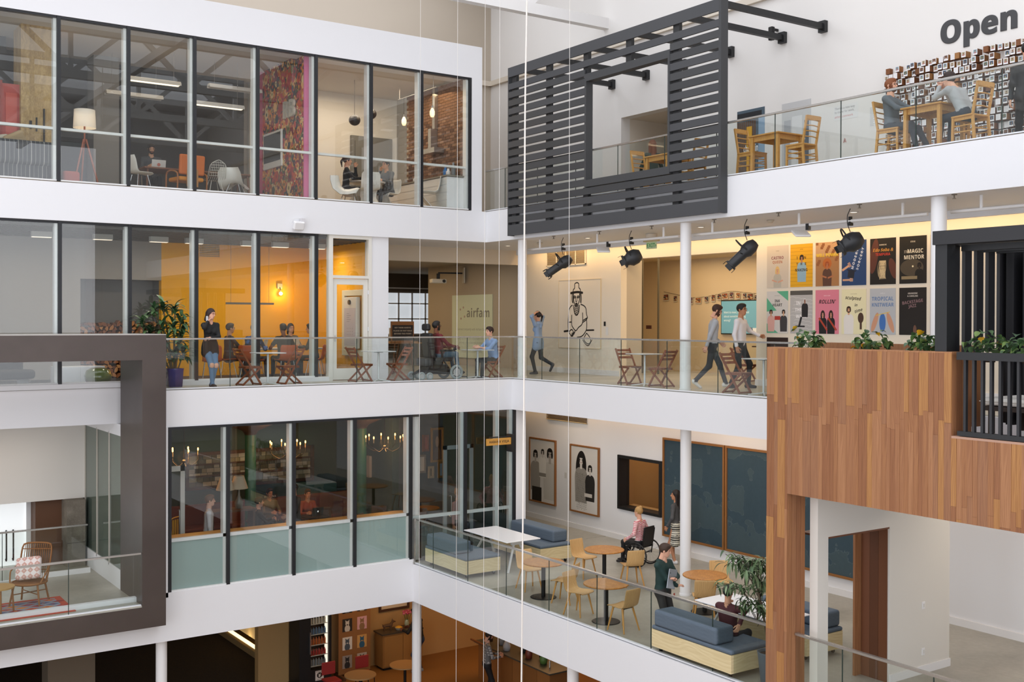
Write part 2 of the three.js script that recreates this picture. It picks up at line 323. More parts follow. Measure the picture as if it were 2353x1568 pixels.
// ---------------------------------------------------------------- timber clad pod with pergola
const oakTex = [[0x865636, 0xaa774c], [0x8a5a3a, 0xa8764e], [0x7c4e30, 0xa06c46], [0x8f5f3c, 0xb4825a], [0x946236, 0xba8850], [0x82563c, 0xa67650]].map(([a, b]) => woodTex(a, b, 'v', [4, 0.7], 256, 36));
const darkOak = [0x6a3d20, 0x5c341b, 0x71442a].map(c => M(c, 0.55));
const oak = oakTex.map(t => M(0xffffff, 0.6, { map: t }));
{
  const g = thing('timber_pod', 'balcony pod clad in upright strips of warm brown oak on a tall leg', 'pod');
  const X = 12.8, back = 0.022;
  mesh(g, 'core', [bx(X + back, 13.25, 7.52, 9.7, -11.67, -8.55), bx(X + back, 13.25, 7.52, 8.59, -8.55, -2), bx(13.25, 16, 7.52, 7.86, -11.67, -2), bx(X + back, 13.2, 0, 7.52, -11.67, -11.3)], M(0x5c3a1f, 0.7));
  const strip = (x0, x1, ya, yb, z0, z1) => mesh(g, 'plank', bx(x0, x1, ya, yb, z0, z1), pick(oak));
  const cols = (z0, z1, ya, yb) => {
    let z = z0;
    while (z < z1 - 0.02) {
      const w = min(rnd() < 0.25 ? 0.145 : rr(0.062, 0.085), z1 - z); let y = yb, first = rr(0.7, 1.1);
      while (y > ya + 0.02) { const L = first || rr(1.5, 1.9), yn = max(ya, y - L); first = 0; const d = rr(0, 0.008); strip(X - d, X + back, yn, y, z, z + w - 0.002); y = yn - 0.0015; }
      z += w;
    }
  };
  cols(-11.69, -11.28, 0, 9.7); cols(-11.28, -8.53, 7.52, 9.7); cols(-8.53, -5.5, 7.52, 8.6);
  for (let k = 0; k < 4; k++) mesh(g, 'plank', bx(X + 0.005 + k * 0.1, X + 0.1 + k * 0.1, 0, 7.52, -11.3, -11.28), oak[k % 3]);            // inner face of the leg
  for (let k = 0; k < 4; k++) mesh(g, 'plank', bx(X + 0.005 + k * 0.11, X + 0.11 + k * 0.11, 8.6, 9.7, -8.55, -8.53), oak[(k + 1) % 3]);  // end face beside the balusters
  mesh(g, 'capping', bx(X - 0.004, 13.0, 9.7, 9.72, -11.69, -8.53), oak[3]);
  mesh(g, 'ledge', bx(X - 0.004, 13.2, 8.6, 8.63, -8.53, -5.5), M(0xb38d78, 0.6));
  mesh(g, 'inner_ledge', bx(13.9, 14.05, 8.66, 9.78, -11.6, -8.9), oak[0]);
  mesh(g, 'planter_trough', bx(13.02, 13.3, 9.5, 9.69, -11.6, -8.6), M(0x3b2a1d, 0.8));
}
{
  const g = thing('black_pergola', 'black timber pergola with upright fins standing on the oak pod', 'pergola');
  mesh(g, 'post', bx(12.82, 13.0, 9.72, 11.12, -8.795, -8.62), blackPaint);
  mesh(g, 'beam', bx(12.78, 13.0, 11.12, 11.3, -8.81, -4.5), M(0x232326, 0.55));
  mesh(g, 'beam', bx(13.0, 15.2, 11.12, 11.3, -8.81, -8.6), blackPaint);
  mesh(g, 'back_panel', bx(14.4, 14.45, 8.7, 11.12, -8.8, -4.5), M(0x0e0e10, 0.7));
  for (let k = 0; k < 12; k++) mesh(g, 'fin', bx(14.18, 14.4, 8.7, 11.12, -8.62 + k * 0.24, -8.62 + k * 0.24 + 0.11), M(0x1b1b1e, 0.5));
  for (let k = 0; k < 5; k++) mesh(g, 'side_fin', bx(13.06 + k * 0.27, 13.06 + k * 0.27 + 0.15, 9.7, 11.12, -8.74, -8.69), M(0x202023, 0.5));
  for (let k = 0; k < 3; k++) mesh(g, 'roof_slat', bx(13.1 + k * 0.4, 13.2 + k * 0.4, 11.04, 11.12, -8.6, -4.5), blackPaint);
}
{
  const g = thing('baluster_rail', 'black railing of upright bars let into the oak pod', 'railing');
  mesh(g, 'top_rail', bx(12.78, 12.88, 9.62, 9.72, -8.45, -5), blackPaint);
  mesh(g, 'bottom_rail', bx(12.8, 12.88, 8.64, 8.7, -8.45, -5), blackPaint);
  for (let k = 0; k < 16; k++) mesh(g, 'baluster', bx(12.81, 12.86, 8.7, 9.62, -8.37 + k * 0.121, -8.37 + k * 0.121 + 0.035), M(0x222225, 0.45));
  const c = thing('bench_cushion', 'white seat cushion behind the black bars of the pod', 'cushion', [13.6, 9.08, -7.75]);
  mesh(c, 'pad', rb(0.9, 0.1, 1.2, 0.045), M(0xdcd8d0, 0.9));
  mesh(c, 'piping', rb(0.92, 0.015, 1.22, 0.007), M(0xc8c2b8, 0.9));
  const b = thing('pod_bench', 'dark bench holding the white cushion inside the pod', 'bench', [13.6, 8.66, -7.75]);
  mesh(b, 'seat_box', cb(0.85, 0.06, 1.15, 0, 0.33, 0), M(0x2a1c12, 0.7));
  for (const [x, z] of [[-0.35, -0.5], [0.35, -0.5], [-0.35, 0.5], [0.35, 0.5]]) mesh(b, 'leg', cb(0.06, 0.3, 0.06, x, 0.15, z), M(0x2a1c12, 0.7));
}
// white wall with the cased doorway under the pod
{
  const g = struct('wall_front', 'white wall under the oak pod with a tall doorway', [bx(13.22, 13.46, L1, 7.52, -11.2, -11.05), bx(13.46, 14.95, 6.83, 7.52, -11.2, -11.05), bx(14.95, 16.55, L1, 7.52, -11.2, -11.05)], M(0xdcd8d0, 0.65));
  mesh(g, 'skirting', bx(14.95, 16.56, L1, L1 + 0.13, -11.05, -11.03), whiteSatin);
  const plate = (x, y) => { const p = mesh(g, 'wall_socket', rb(0.075, 0.12, 0.012, 0.004, x, y, -11.045), whiteSatin); mesh(p, 'switch_rocker', cb(0.03, 0.06, 0.008, x, y, -11.038), M(0xd6d3cd, 0.5)); };
  plate(15.83, L1 + 1.12); plate(15.83, L1 + 0.36);
  const d = struct('door_1', 'dark stained oak casing of the doorway');
  for (let k = 0; k < 3; k++) mesh(d, 'casing_board', bx(14.93, 14.95, L1, 6.83, -11.25 - 0.165 * k, -11.09 - 0.165 * k), darkOak[k]);
  mesh(d, 'casing_edge', bx(14.78, 14.95, L1, 6.83, -11.63, -11.59), oak[0]);
  mesh(d, 'head_casing', bx(13.46, 14.95, 6.8, 6.83, -11.59, -11.06), darkOak[0]);
}

// ---------------------------------------------------------------- dark steel picture frame round the bay
{
  const steelTex = dataTex(256, 256, (u, v) => { const t = fbm(u, v, 3, 3, 5); return mix3([66, 57, 53], [88, 78, 73], t); }, true, [0.35, 0.35]);
  const m = M(0xffffff, 0.38, { map: steelTex, metalness: 0.35 });
  const g = thing('steel_portal', 'dark brown steel portal framing the lounge bay', 'portal');
  mesh(g, 'jamb', bx(6.45, 6.93, 3.87, 9.804, -24.1, -22.5), m);
  mesh(g, 'lintel', bx(-3, 6.45, 9.297, 9.804, -24.1, -22.5), m);
  mesh(g, 'threshold', bx(-3, 6.45, 3.87, 4.3, -24.1, -22.5), m);
  mesh(g, 'top_trim', bx(-3, 6.93, 9.804, 9.818, -24.1, -22.5), M(0xb9b5b0, 0.4));
}
railing('glass railing inside the dark steel portal', 'x', -22.56, [-1, 0.6, 2.2, 3.8, 5.05, 6.44], 4.335);
struct('wall_left', 'white bulkhead over the lounge bay', bx(-8, 6.45, 5.9, 7.87, -27.4, -27.2), M(0xdad6d0, 0.7));
struct('floor', 'concrete floor of the lounge bay', bx(-8, 6.45, 4.3, 4.335, -31, -22.52), concreteFloor);
{
  const g = struct('window_4', 'glass partition on the right of the lounge bay'); g.userData.category = 'window';
  for (const [a, b] of [[-27.2, -26.1], [-26.1, -25.05], [-25.05, -24.11]]) { mesh(g, 'pane', bx(6.47, 6.48, 4.75, 7.62, a + 0.02, b - 0.02), M(0xbccac4, 0.02, { transmission: 0.9, thickness: 0, ior: 1.5 })); mesh(g, 'mullion', bx(6.45, 6.5, 4.7, 7.65, a - 0.02, a + 0.02), M(0xb8b2a8, 0.4)); }
  mesh(g, 'head_frame', bx(6.45, 6.5, 7.62, 7.87, -27.2, -24.11), white); mesh(g, 'sill_frame', bx(6.45, 6.5, 4.33, 4.75, -27.2, -24.11), white);
}
struct('wall_left', 'white wall between lounge bay and restaurant', bx(6.52, 6.82, L1, 7.87, -31, -24.12), M(0xc9c4bb, 0.7));

// ---------------------------------------------------------------- roof trusses
function truss(label, z) {
  const g = thing('roof_truss', label, 'truss'), m = M(0xe2e0de, 0.5);
  mesh(g, 'bottom_chord', bx(-8, 18.8, 17.92, 18.2, z - 0.11, z + 0.11), m);
  mesh(g, 'top_chord', bx(-8, 18.8, 19.75, 20, z - 0.11, z + 0.11), m);
  for (let x = -7; x < 18; x += 3.86) {
    mesh(g, 'diagonal', sq([x, 18.1, z], [x + 1.93, 19.85, z], 0.16, 0.16), m);
    mesh(g, 'diagonal', sq([x + 3.86, 18.1, z], [x + 1.93, 19.85, z], 0.16, 0.16), m);
    mesh(g, 'upright', bx(x - 0.07, x + 0.07, 18.15, 19.8, z - 0.07, z + 0.07), m);
  }
}
truss('white steel roof truss along the glazed top room', -22.9);
for (const [z, w] of [[-17, 'second'], [-11, 'third'], [-5, 'fourth'], [1, 'fifth']]) truss('white steel roof truss over the atrium, ' + w + ' from the glazed top room', z);
for (const x of [-1, 4.5, 10]) single('roof_beam', 'white steel roof beam crossing the trusses', 'beam', bx(x - 0.1, x + 0.1, 17.95, 18.2, -22.8, 6), M(0xe2e0de, 0.5), 'cross beams of the atrium roof');

// ---------------------------------------------------------------- cables hanging through the atrium
for (const [z, y0] of [[-15.74, 0], [-14.58, 0], [-13.8, 0], [-13.41, 0], [-11.73, 0]])
  single('hanging_cable', 'thin pale steel cable hanging from the roof through the atrium', 'cable', bar([9, y0, z], [9, 18, z], 0.003), M(0xd8d4ce, 0.4), 'thin cables hanging through the atrium');
single('hanging_rope', 'thicker white rope hanging from the roof with slight bends', 'rope', tube([[9, 18, -12.73], [9, 15, -12.72], [9, 13.2, -12.76], [9, 11, -12.77], [9, 9, -12.77], [9, 7, -12.79], [9, 5, -12.81], [9, 2.5, -12.86], [9, 0.05, -12.8]], 0.013, 60, 6), M(0xe4ded6, 0.6));
// ---------------------------------------------------------------- furniture kinds (local +z is the way a sitter faces)
const teak = M(0xffffff, 0.55, { map: woodTex(0x6b3418, 0x94522a, 'v', [4, 4], 128) });
const honey = M(0xffffff, 0.45, { map: woodTex(0xb9803c, 0xd9a558, 'v', [4, 4], 128) });
const honeyTop = M(0xffffff, 0.4, { map: woodTex(0xb67c3a, 0xd6a155, 'u', [1.5, 1.5], 128) });
const paleply = M(0xffffff, 0.45, { map: woodTex(0xc49a62, 0xdcb47c, 'v', [3, 1.5], 128) });
const birch = M(0xffffff, 0.55, { map: woodTex(0xcdb88a, 0xe2d2a8, 'u', [0.8, 1.6], 256) });
const whiteTop = M(0xf0efef, 0.3), whiteMetal = M(0xd9dcdd, 0.4, { metalness: 0.2 }), black = M(0x161617, 0.5), blackMetal = M(0x1c1a1a, 0.42, { metalness: 0.4 });
const whitePlastic = M(0xe6e4de, 0.28), chrome = M(0xcfd1d4, 0.15, { metalness: 1 });
const greyFabric = M(0xffffff, 0.9, { map: dataTex(128, 128, (u, v, x, y) => mix3([78, 90, 102], [100, 113, 126], hash2(x, y) * 0.6 + fbm(u, v, 6, 6, 2) * 0.4), true, [4, 4]) });

function foldingChair(label, pos, turn) {
  if (foldingChair.src) return dup(foldingChair.src, pos, turn, label);
  const t = foldingChair.src = thing('folding_chair', label, 'chair', pos, turn, 'teak folding chairs on the balcony');
  for (const s of [-1, 1]) {
    mesh(t, 'back_leg', sq([s * 0.19, 0.82, -0.3], [s * 0.19, 0.01, 0.2], 0.022, 0.042), teak);        // long stile that leans back
    mesh(t, 'front_leg', sq([s * 0.165, 0.4, 0.2], [s * 0.165, 0.01, -0.24], 0.022, 0.038), teak);
    mesh(t, 'seat_rail', cb(0.022, 0.035, 0.4, s * 0.165, 0.395, 0.03), teak);
  }
  for (let k = 0; k < 6; k++) mesh(t, 'seat_slat', cb(0.37, 0.014, 0.052, 0, 0.42, -0.13 + k * 0.066), teak);
  for (let k = 0; k < 3; k++) { const y = 0.62 + k * 0.08; mesh(t, 'back_slat', cb(0.38, 0.055, 0.014).rotateX(-0.55).translate(0, y, -0.18 - k * 0.049), teak); }
  mesh(t, 'stretcher', cb(0.36, 0.03, 0.02, 0, 0.03, 0.185), teak); mesh(t, 'stretcher', cb(0.33, 0.03, 0.02, 0, 0.03, -0.225), teak);
  return t;
}
function bistroTable(label, pos, turn = 0) {
  if (bistroTable.src) return dup(bistroTable.src, pos, turn, label);
  const t = bistroTable.src = thing('bistro_table', label, 'table', pos, turn, 'small white bistro tables on the balcony');
  mesh(t, 'tabletop', rb(0.62, 0.02, 0.62, 0.008, 0, 0.715, 0), M(0xc9cccf, 0.35));
  mesh(t, 'top_plate', cyl(0.11, 0.11, 0.015, 0, 0.697, 0), black);
  mesh(t, 'pedestal', cyl(0.024, 0.024, 0.66, 0, 0.365, 0), whiteMetal);
  for (let k = 0; k < 4; k++) mesh(t, 'foot', sq([0, 0.05, 0], [0.3 * cos(k * PI / 2 + PI / 4), 0.012, 0.3 * sin(k * PI / 2 + PI / 4)], 0.035, 0.02, V(-sin(k * PI / 2 + PI / 4), 0, cos(k * PI / 2 + PI / 4))), whiteMetal);
  return t;
}
function ladderChair(label, pos, turn) {
  if (ladderChair.src) return dup(ladderChair.src, pos, turn, label);
  const t = ladderChair.src = thing('ladderback_chair', label, 'chair', pos, turn, 'honey coloured ladderback chairs on the top gallery');
  mesh(t, 'seat', rb(0.43, 0.035, 0.42, 0.015, 0, 0.455, 0), honeyTop);
  for (const s of [-1, 1]) {
    mesh(t, 'leg', sq([s * 0.19, 0.44, 0.18], [s * 0.19, 0, 0.19], 0.036, 0.036), honey);
    mesh(t, 'back_post', [sq([s * 0.185, 0, -0.23], [s * 0.185, 0.46, -0.19], 0.034, 0.04), sq([s * 0.185, 0.45, -0.19], [s * 0.185, 0.97, -0.29], 0.034, 0.034)], honey);
    mesh(t, 'side_stretcher', bar([s * 0.19, 0.2, 0.18], [s * 0.186, 0.2, -0.2], 0.011), honey); mesh(t, 'side_stretcher', bar([s * 0.19, 0.3, 0.18], [s * 0.186, 0.3, -0.2], 0.011), honey);
  }
  for (let k = 0; k < 4; k++) { const y = 0.59 + k * 0.1; mesh(t, 'ladder_rung', tube([[-0.18, y, -0.215 - k * 0.019], [0, y + 0.005, -0.245 - k * 0.019], [0.18, y, -0.215 - k * 0.019]], 0.012, 8, 6).scale(1, 1, 1), honey); }
  mesh(t, 'crest_rail', [cb(0.37, 0.075, 0.02, 0, 0.94, -0.292)], honey);
  for (const [y, r] of [[0.24, 0.011], [0.33, 0.011]]) mesh(t, 'front_stretcher', bar([-0.19, y, 0.185], [0.19, y, 0.185], r), honey);
  mesh(t, 'back_stretcher', bar([-0.185, 0.24, -0.21], [0.185, 0.24, -0.21], 0.011), honey);
  mesh(t, 'apron', [cb(0.38, 0.05, 0.018, 0, 0.415, 0.18), cb(0.018, 0.05, 0.36, -0.18, 0.415, 0), cb(0.018, 0.05, 0.36, 0.18, 0.415, 0)], honey);
  return t;
}
function oakTable(label, pos, turn = 0) {
  if (oakTable.src) return dup(oakTable.src, pos, turn, label);
  const t = oakTable.src = thing('oak_table', label, 'table', pos, turn, 'square honey coloured tables on the top gallery');
  mesh(t, 'tabletop', rb(0.78, 0.03, 0.78, 0.008, 0, 0.73, 0), honeyTop);
  mesh(t, 'apron', [cb(0.62, 0.09, 0.02, 0, 0.67, 0.31), cb(0.62, 0.09, 0.02, 0, 0.67, -0.31), cb(0.02, 0.09, 0.62, 0.31, 0.67, 0), cb(0.02, 0.09, 0.62, -0.31, 0.67, 0)], honey);
  for (const [x, z] of [[-1, -1], [1, -1], [-1, 1], [1, 1]]) mesh(t, 'leg', sq([x * 0.32, 0.715, z * 0.32], [x * 0.325, 0, z * 0.325], 0.06, 0.06), honey);
  return t;
}
// bent plywood shell: swept profile with a curved back
function shellGeo(profile, halfW, thick, curve = 0.03) {   // profile: [y, z, width factor]
  const n = 10, P = [], rows = profile.length, idx = [];
  for (const side of [1, -1]) for (let i = 0; i < rows; i++) for (let j = 0; j <= n; j++) {
    const a = (j / n) * 2 - 1, [y, z, w = 1] = profile[i];
    const p0 = profile[max(0, i - 1)], p1 = profile[min(rows - 1, i + 1)], ty = p1[0] - p0[0], tz = p1[1] - p0[1], L = hypot(ty, tz) || 1;
    const ny = -tz / L, nz = ty / L, d = curve * a * a + side * thick / 2;
    P.push(a * halfW * w, y + ny * d, z + nz * d);
  }
  const at = (s, i, j) => s * rows * (n + 1) + i * (n + 1) + j;
  for (let i = 0; i + 1 < rows; i++) for (let j = 0; j < n; j++) {
    idx.push(at(0, i, j), at(0, i, j + 1), at(0, i + 1, j + 1), at(0, i, j), at(0, i + 1, j + 1), at(0, i + 1, j));
    idx.push(at(1, i, j), at(1, i + 1, j + 1), at(1, i, j + 1), at(1, i, j), at(1, i + 1, j), at(1, i + 1, j + 1));
  }
  const rim = []; for (let j = 0; j <= n; j++) rim.push([0, j]); for (let i = 1; i < rows; i++) rim.push([i, n]); for (let j = n - 1; j >= 0; j--) rim.push([rows - 1, j]); for (let i = rows - 2; i > 0; i--) rim.push([i, 0]);
  for (let k = 0; k < rim.length; k++) { const [a, b] = rim[k], [c, d] = rim[(k + 1) % rim.length]; idx.push(at(0, a, b), at(1, c, d), at(0, c, d), at(0, a, b), at(1, a, b), at(1, c, d)); }
  const g = new THREE.BufferGeometry(); g.setAttribute('position', new THREE.Float32BufferAttribute(P, 3));
  const uv = []; for (let i = 0; i < P.length; i += 3) uv.push(P[i], P[i + 1] - P[i + 2]); g.setAttribute('uv', new THREE.Float32BufferAttribute(uv, 2));
  g.setIndex(idx); g.computeVertexNormals();
  return g;
}
function plyChair(label, pos, turn) {
  if (plyChair.src) return dup(plyChair.src, pos, turn, label);
  const t = plyChair.src = thing('plywood_chair', label, 'chair', pos, turn, 'pale plywood shell chairs of the cafe');
  mesh(t, 'seat_shell', shellGeo([[0.435, 0.22, 0.86], [0.452, 0.2, 0.95], [0.455, 0.1, 1], [0.445, 0, 1], [0.44, -0.1, 0.97], [0.455, -0.17, 0.94], [0.5, -0.21, 0.92], [0.58, -0.235, 0.92], [0.68, -0.255, 0.93], [0.78, -0.275, 0.92], [0.815, -0.28, 0.86]], 0.215, 0.013, 0.018), paleply);
  for (const [x, z] of [[-1, 1], [1, 1], [-1, -1], [1, -1]]) mesh(t, 'leg', bar([x * 0.21, 0, z > 0 ? 0.2 : -0.22], [x * 0.135, 0.44, z > 0 ? 0.12 : -0.11], 0.013, 0.021, 10), honey);
  mesh(t, 'under_frame', [cb(0.28, 0.02, 0.03, 0, 0.43, 0.12), cb(0.28, 0.02, 0.03, 0, 0.43, -0.11)], blackMetal);
  return t;
}
function cafeTable(label, pos) {
  if (cafeTable.src) return dup(cafeTable.src, pos, rr(-0.2, 0.2), label);
  const t = cafeTable.src = thing('round_table', label, 'table', pos, 0, 'round oak topped cafe tables');
  mesh(t, 'tabletop', lathe([[0, 0.712], [0.425, 0.712], [0.44, 0.72], [0.44, 0.736], [0.43, 0.745], [0, 0.745]], 48), M(0xffffff, 0.4, { map: woodTex(0x9c6228, 0xc98d45, 'u', [5, 1.5], 256, 12) }));
  { const g = t.children[0].geometry, p = g.attributes.position; for (let i = 0; i < p.count; i++) g.attributes.uv.setXY(i, p.getX(i), p.getZ(i)); }
  mesh(t, 'pedestal', cyl(0.045, 0.045, 0.7, 0, 0.36, 0), blackMetal);
  mesh(t, 'base_plate', lathe([[0, 0], [0.27, 0], [0.275, 0.008], [0.26, 0.016], [0.06, 0.022], [0, 0.022]], 40), blackMetal);
  return t;
}
function loungeBench(label, pos, turn, len, backLen, backAt) {
  const t = thing('padded_bench', label, 'bench', pos, turn, 'grey padded plywood benches on castors');   // x is its length, sitter faces +z
  mesh(t, 'plywood_box', cb(len, 0.3, 0.93, 0, 0.25, 0), birch);
  mesh(t, 'seat_pad', rb(len + 0.01, 0.07, 0.94, 0.03, 0, 0.435, 0), greyFabric);
  mesh(t, 'bolster', rb(backLen, 0.28, 0.44, 0.05, backAt, 0.61, -0.25, 3), greyFabric);
  for (const [x, z] of [[-1, -1], [1, -1], [-1, 1], [1, 1]]) { const c = mesh(t, 'castor', T(cyl(0.035, 0.035, 0.025, 0, 0, 0, 16), x * (len / 2 - 0.12), 0.036, z * 0.36, 0, 0, PI / 2), blackMetal); mesh(c, 'castor_fork', cb(0.05, 0.045, 0.05, x * (len / 2 - 0.12), 0.08, z * 0.36), steel); }
  return t;
}
function trestleTable(label, pos, turn, len = 1.85, w = 0.95) {
  const t = thing('trestle_table', label, 'table', pos, turn, 'white trestle tables of the cafe');
  mesh(t, 'tabletop', rb(w, 0.025, len, 0.01, 0, 0.728, 0), whiteTop);
  for (const s of [-1, 1]) {
    for (const q of [-1, 1]) mesh(t, 'leg', sq([q * 0.08, 0.6, s * (len / 2 - 0.3)], [q * 0.36, 0, s * (len / 2 - 0.12)], 0.045, 0.03), whiteMetal);
    mesh(t, 'leg_head', cb(0.3, 0.12, 0.05, 0, 0.65, s * (len / 2 - 0.3)), whiteMetal);
  }
  mesh(t, 'spine', cb(0.06, 0.05, len - 0.5, 0, 0.69, 0), whiteMetal);
  return t;
}
function orangeChair(label, pos, turn) {
  if (orangeChair.src) return dup(orangeChair.src, pos, turn, label);
  const t = orangeChair.src = thing('orange_chair', label, 'chair', pos, turn, 'orange shell chairs of the meeting room'), m = M(0xc4541c, 0.45);
  mesh(t, 'seat_shell', shellGeo([[0.43, 0.22, 0.85], [0.45, 0.18, 0.98], [0.445, 0, 1], [0.44, -0.13, 0.98], [0.48, -0.21, 0.98], [0.6, -0.25, 1], [0.78, -0.28, 0.98], [0.83, -0.29, 0.86]], 0.225, 0.02, 0.035), m);
  for (const [x, z] of [[-1, 1], [1, 1], [-1, -1], [1, -1]]) mesh(t, 'leg', bar([x * 0.22, 0, z * 0.21], [x * 0.16, 0.44, z * 0.13], 0.01), chrome);
  return t;
}

// ---------------------------------------------------------------- balcony: folding chairs and bistro tables
const fc = (what, x, z, turn) => foldingChair('teak folding chair ' + what, [x, L2, z], turn);
bistroTable('white bistro table behind the woman on the phone', [9.5, L2, -23.45]);
bistroTable('white bistro table by the glazed door', [12.28, L2, -23.45]);
bistroTable('white bistro table between wheelchair user and man in blue shirt', [15.07, L2, -23.42]);
bistroTable('white bistro table between two empty folding chairs beside the drawing', [16.5, L2, -18.7]);
bistroTable('white bistro table next to the oak pod', [16.35, L2, -15.02]);
fc('left of the table behind the woman on the phone', 9.08, -23.5, PI / 2 + 0.1);
fc('right of the table behind the woman on the phone', 9.98, -23.4, -PI / 2 + 0.1);
fc('left of the table by the glazed door', 11.83, -23.5, PI / 2 + 0.08);
fc('right of the table by the glazed door', 12.78, -23.4, -PI / 2 - 0.05);
fc('carrying the man in the blue shirt', 15.52, -23.48, -PI / 2);
fc('on the drawing side of the empty bistro table', 16.5, -19.22, -0.12);
fc('on the pod side of the empty bistro table', 16.5, -18.15, PI + 0.1);
fc('beside the two walking men', 16.3, -15.68, 0.15);
fc('half hidden behind the oak pod', 16.3, -14.5, PI);
fc('inside the lounge recess below the wall screen', 19.6, -18.6, 0.3);

// ---------------------------------------------------------------- cafe gallery
cafeTable('round oak table beside the white trestle table', [13.6, L1, -18.57]);
cafeTable('round oak table in front of the wheelchair user', [15.47, L1, -18.85]);
cafeTable('round oak table at the railing between two plywood chairs', [13.49, L1, -16.38]);
cafeTable('round oak table next to the white column', [15.57, L1, -15.83]);
const pc = (what, x, z, turn) => plyChair('pale plywood chair ' + what, [x, L1, z], turn);
pc('tucked under the table beside the trestle table', 13.74, -19.28, -0.12);
pc('on the restaurant side of the railing table', 13.38, -17.09, 0.25);
pc('half hidden behind another chair near the railing', 13.72, -18.0, PI + 0.5);
pc('with its back to the grey bench in the middle', 15.45, -19.55, 0.1);
pc('beside the wheelchair user, turned sideways', 15.82, -18.33, PI - 0.35);
pc('at the railing with its back to the near bench', 13.39, -15.76, PI + 0.12);
pc('in front of the table next to the white column', 15.17, -15.45, PI * 0.78);
pc('behind the table next to the white column', 16.35, -16.15, 1.0 - PI / 2);
loungeBench('grey padded bench along the railing by the restaurant corner', [13.55, L1, -21.7], PI / 2, 1.8, 1.3, 0.2);
loungeBench('grey padded bench with its back to the cafe photographs', [15.72, L1, -22.0], -PI / 2, 2.1, 1.8, -0.02);
loungeBench('grey padded bench where a man in maroon sits', [13.4, L1, -13.5], PI / 2, 1.9, 1.5, 0.15);
loungeBench('grey padded bench seen through the cased doorway', [15.15, L1, -13.4], -PI / 2, 1.8, 1.5, 0.1);
trestleTable('white trestle table between the two grey benches', [14.57, L1, -21.58], 0);
trestleTable('white trestle table in front of the man in maroon', [14.5, L1, -13.6], 0);

// ---------------------------------------------------------------- top gallery
oakTable('square honey coloured table between two empty ladderback chairs', [16.42, L3, -14.78]);
oakTable('square honey coloured table with two men', [16.42, L3, -11.3]);
oakTable('square honey coloured table behind the screen opening', [16.55, L3, -18.0]);
const lc = (what, x, z, turn) => ladderChair('honey ladderback chair ' + what, [x, L3, z], turn);
lc('next to the right end of the slatted screen', 16.35, -15.35, 0.05);
lc('facing the slatted screen across an empty table', 16.35, -14.1, PI);
lc('of the man with glasses', 16.35, -12.05, 0.1);
lc('of the man in the pale grey jumper', 16.3, -10.55, PI - 0.1);
lc('seen through the screen opening', 16.5, -18.7, 0.0);
lc('seen through the right-hand slats of the screen', 16.5, -17.2, PI);
// ================================================================ glazed top room (left)
const honeyLite = M(0xb58a55, 0.5), darkWall0 = 0;
const darkWall = M(0x2b2927, 0.85), greyWall = M(0x8d8a86, 0.8);
struct('wall_back', 'dark charcoal back wall of the top room', [bx(2, 10.78, L3, 16.5, -28.48, -28.3), bx(2, 4.7, L3, 16.5, -28.3, -27.0)], darkWall);
struct('wall_back', 'pale back wall of the dining end of the top room', [bx(10.95, 15.4, L3, 16.5, -28.48, -28.3)], M(0xd9d3c8, 0.75));
const osbTex = dataTex(256, 256, (u, v, x, y) => { const a = fbm(u, v, 20, 5, 3), b = hash2(x >> 2, y >> 3); return mix3([150, 118, 70], [214, 182, 128], a * 0.7 + b * 0.3); }, true, [0.9, 0.9]);
{
  const g = struct('wall_left', 'flaky pressed-board partition in the top room', bx(4.75, 5.5, L3, 16.5, -26.4, -25.6), M(0xffffff, 0.8, { map: osbTex }));
  mesh(g, 'door_handle', bx(5.2, 5.23, 13.9, 14.7, -25.6, -25.55), blackMetal); mesh(g, 'key_plate', bx(5.05, 5.08, 14.2, 14.5, -25.6, -25.57), blackMetal); mesh(g, 'card_reader', bx(4.92, 4.97, 14.25, 14.42, -25.6, -25.57), blackMetal);
  const d = struct('door_2', 'coral red door leaf beside the pressed-board partition', bx(4.4, 4.75, L3, 15.2, -26.0, -25.75), M(0xb8453a, 0.6));
  mesh(d, 'door_frame', bx(4.36, 4.4, L3, 15.25, -26.0, -25.7), M(0xa03a30, 0.6)); mesh(d, 'inner_panel', bx(4.47, 4.7, L3 + 0.2, 15.0, -25.75, -25.73), M(0xc9584a, 0.6));
  struct('wall_left', 'grey steel door column in the top room', bx(6.75, 7.35, L3, 16.5, -28.2, -27.6), greyWall);
}
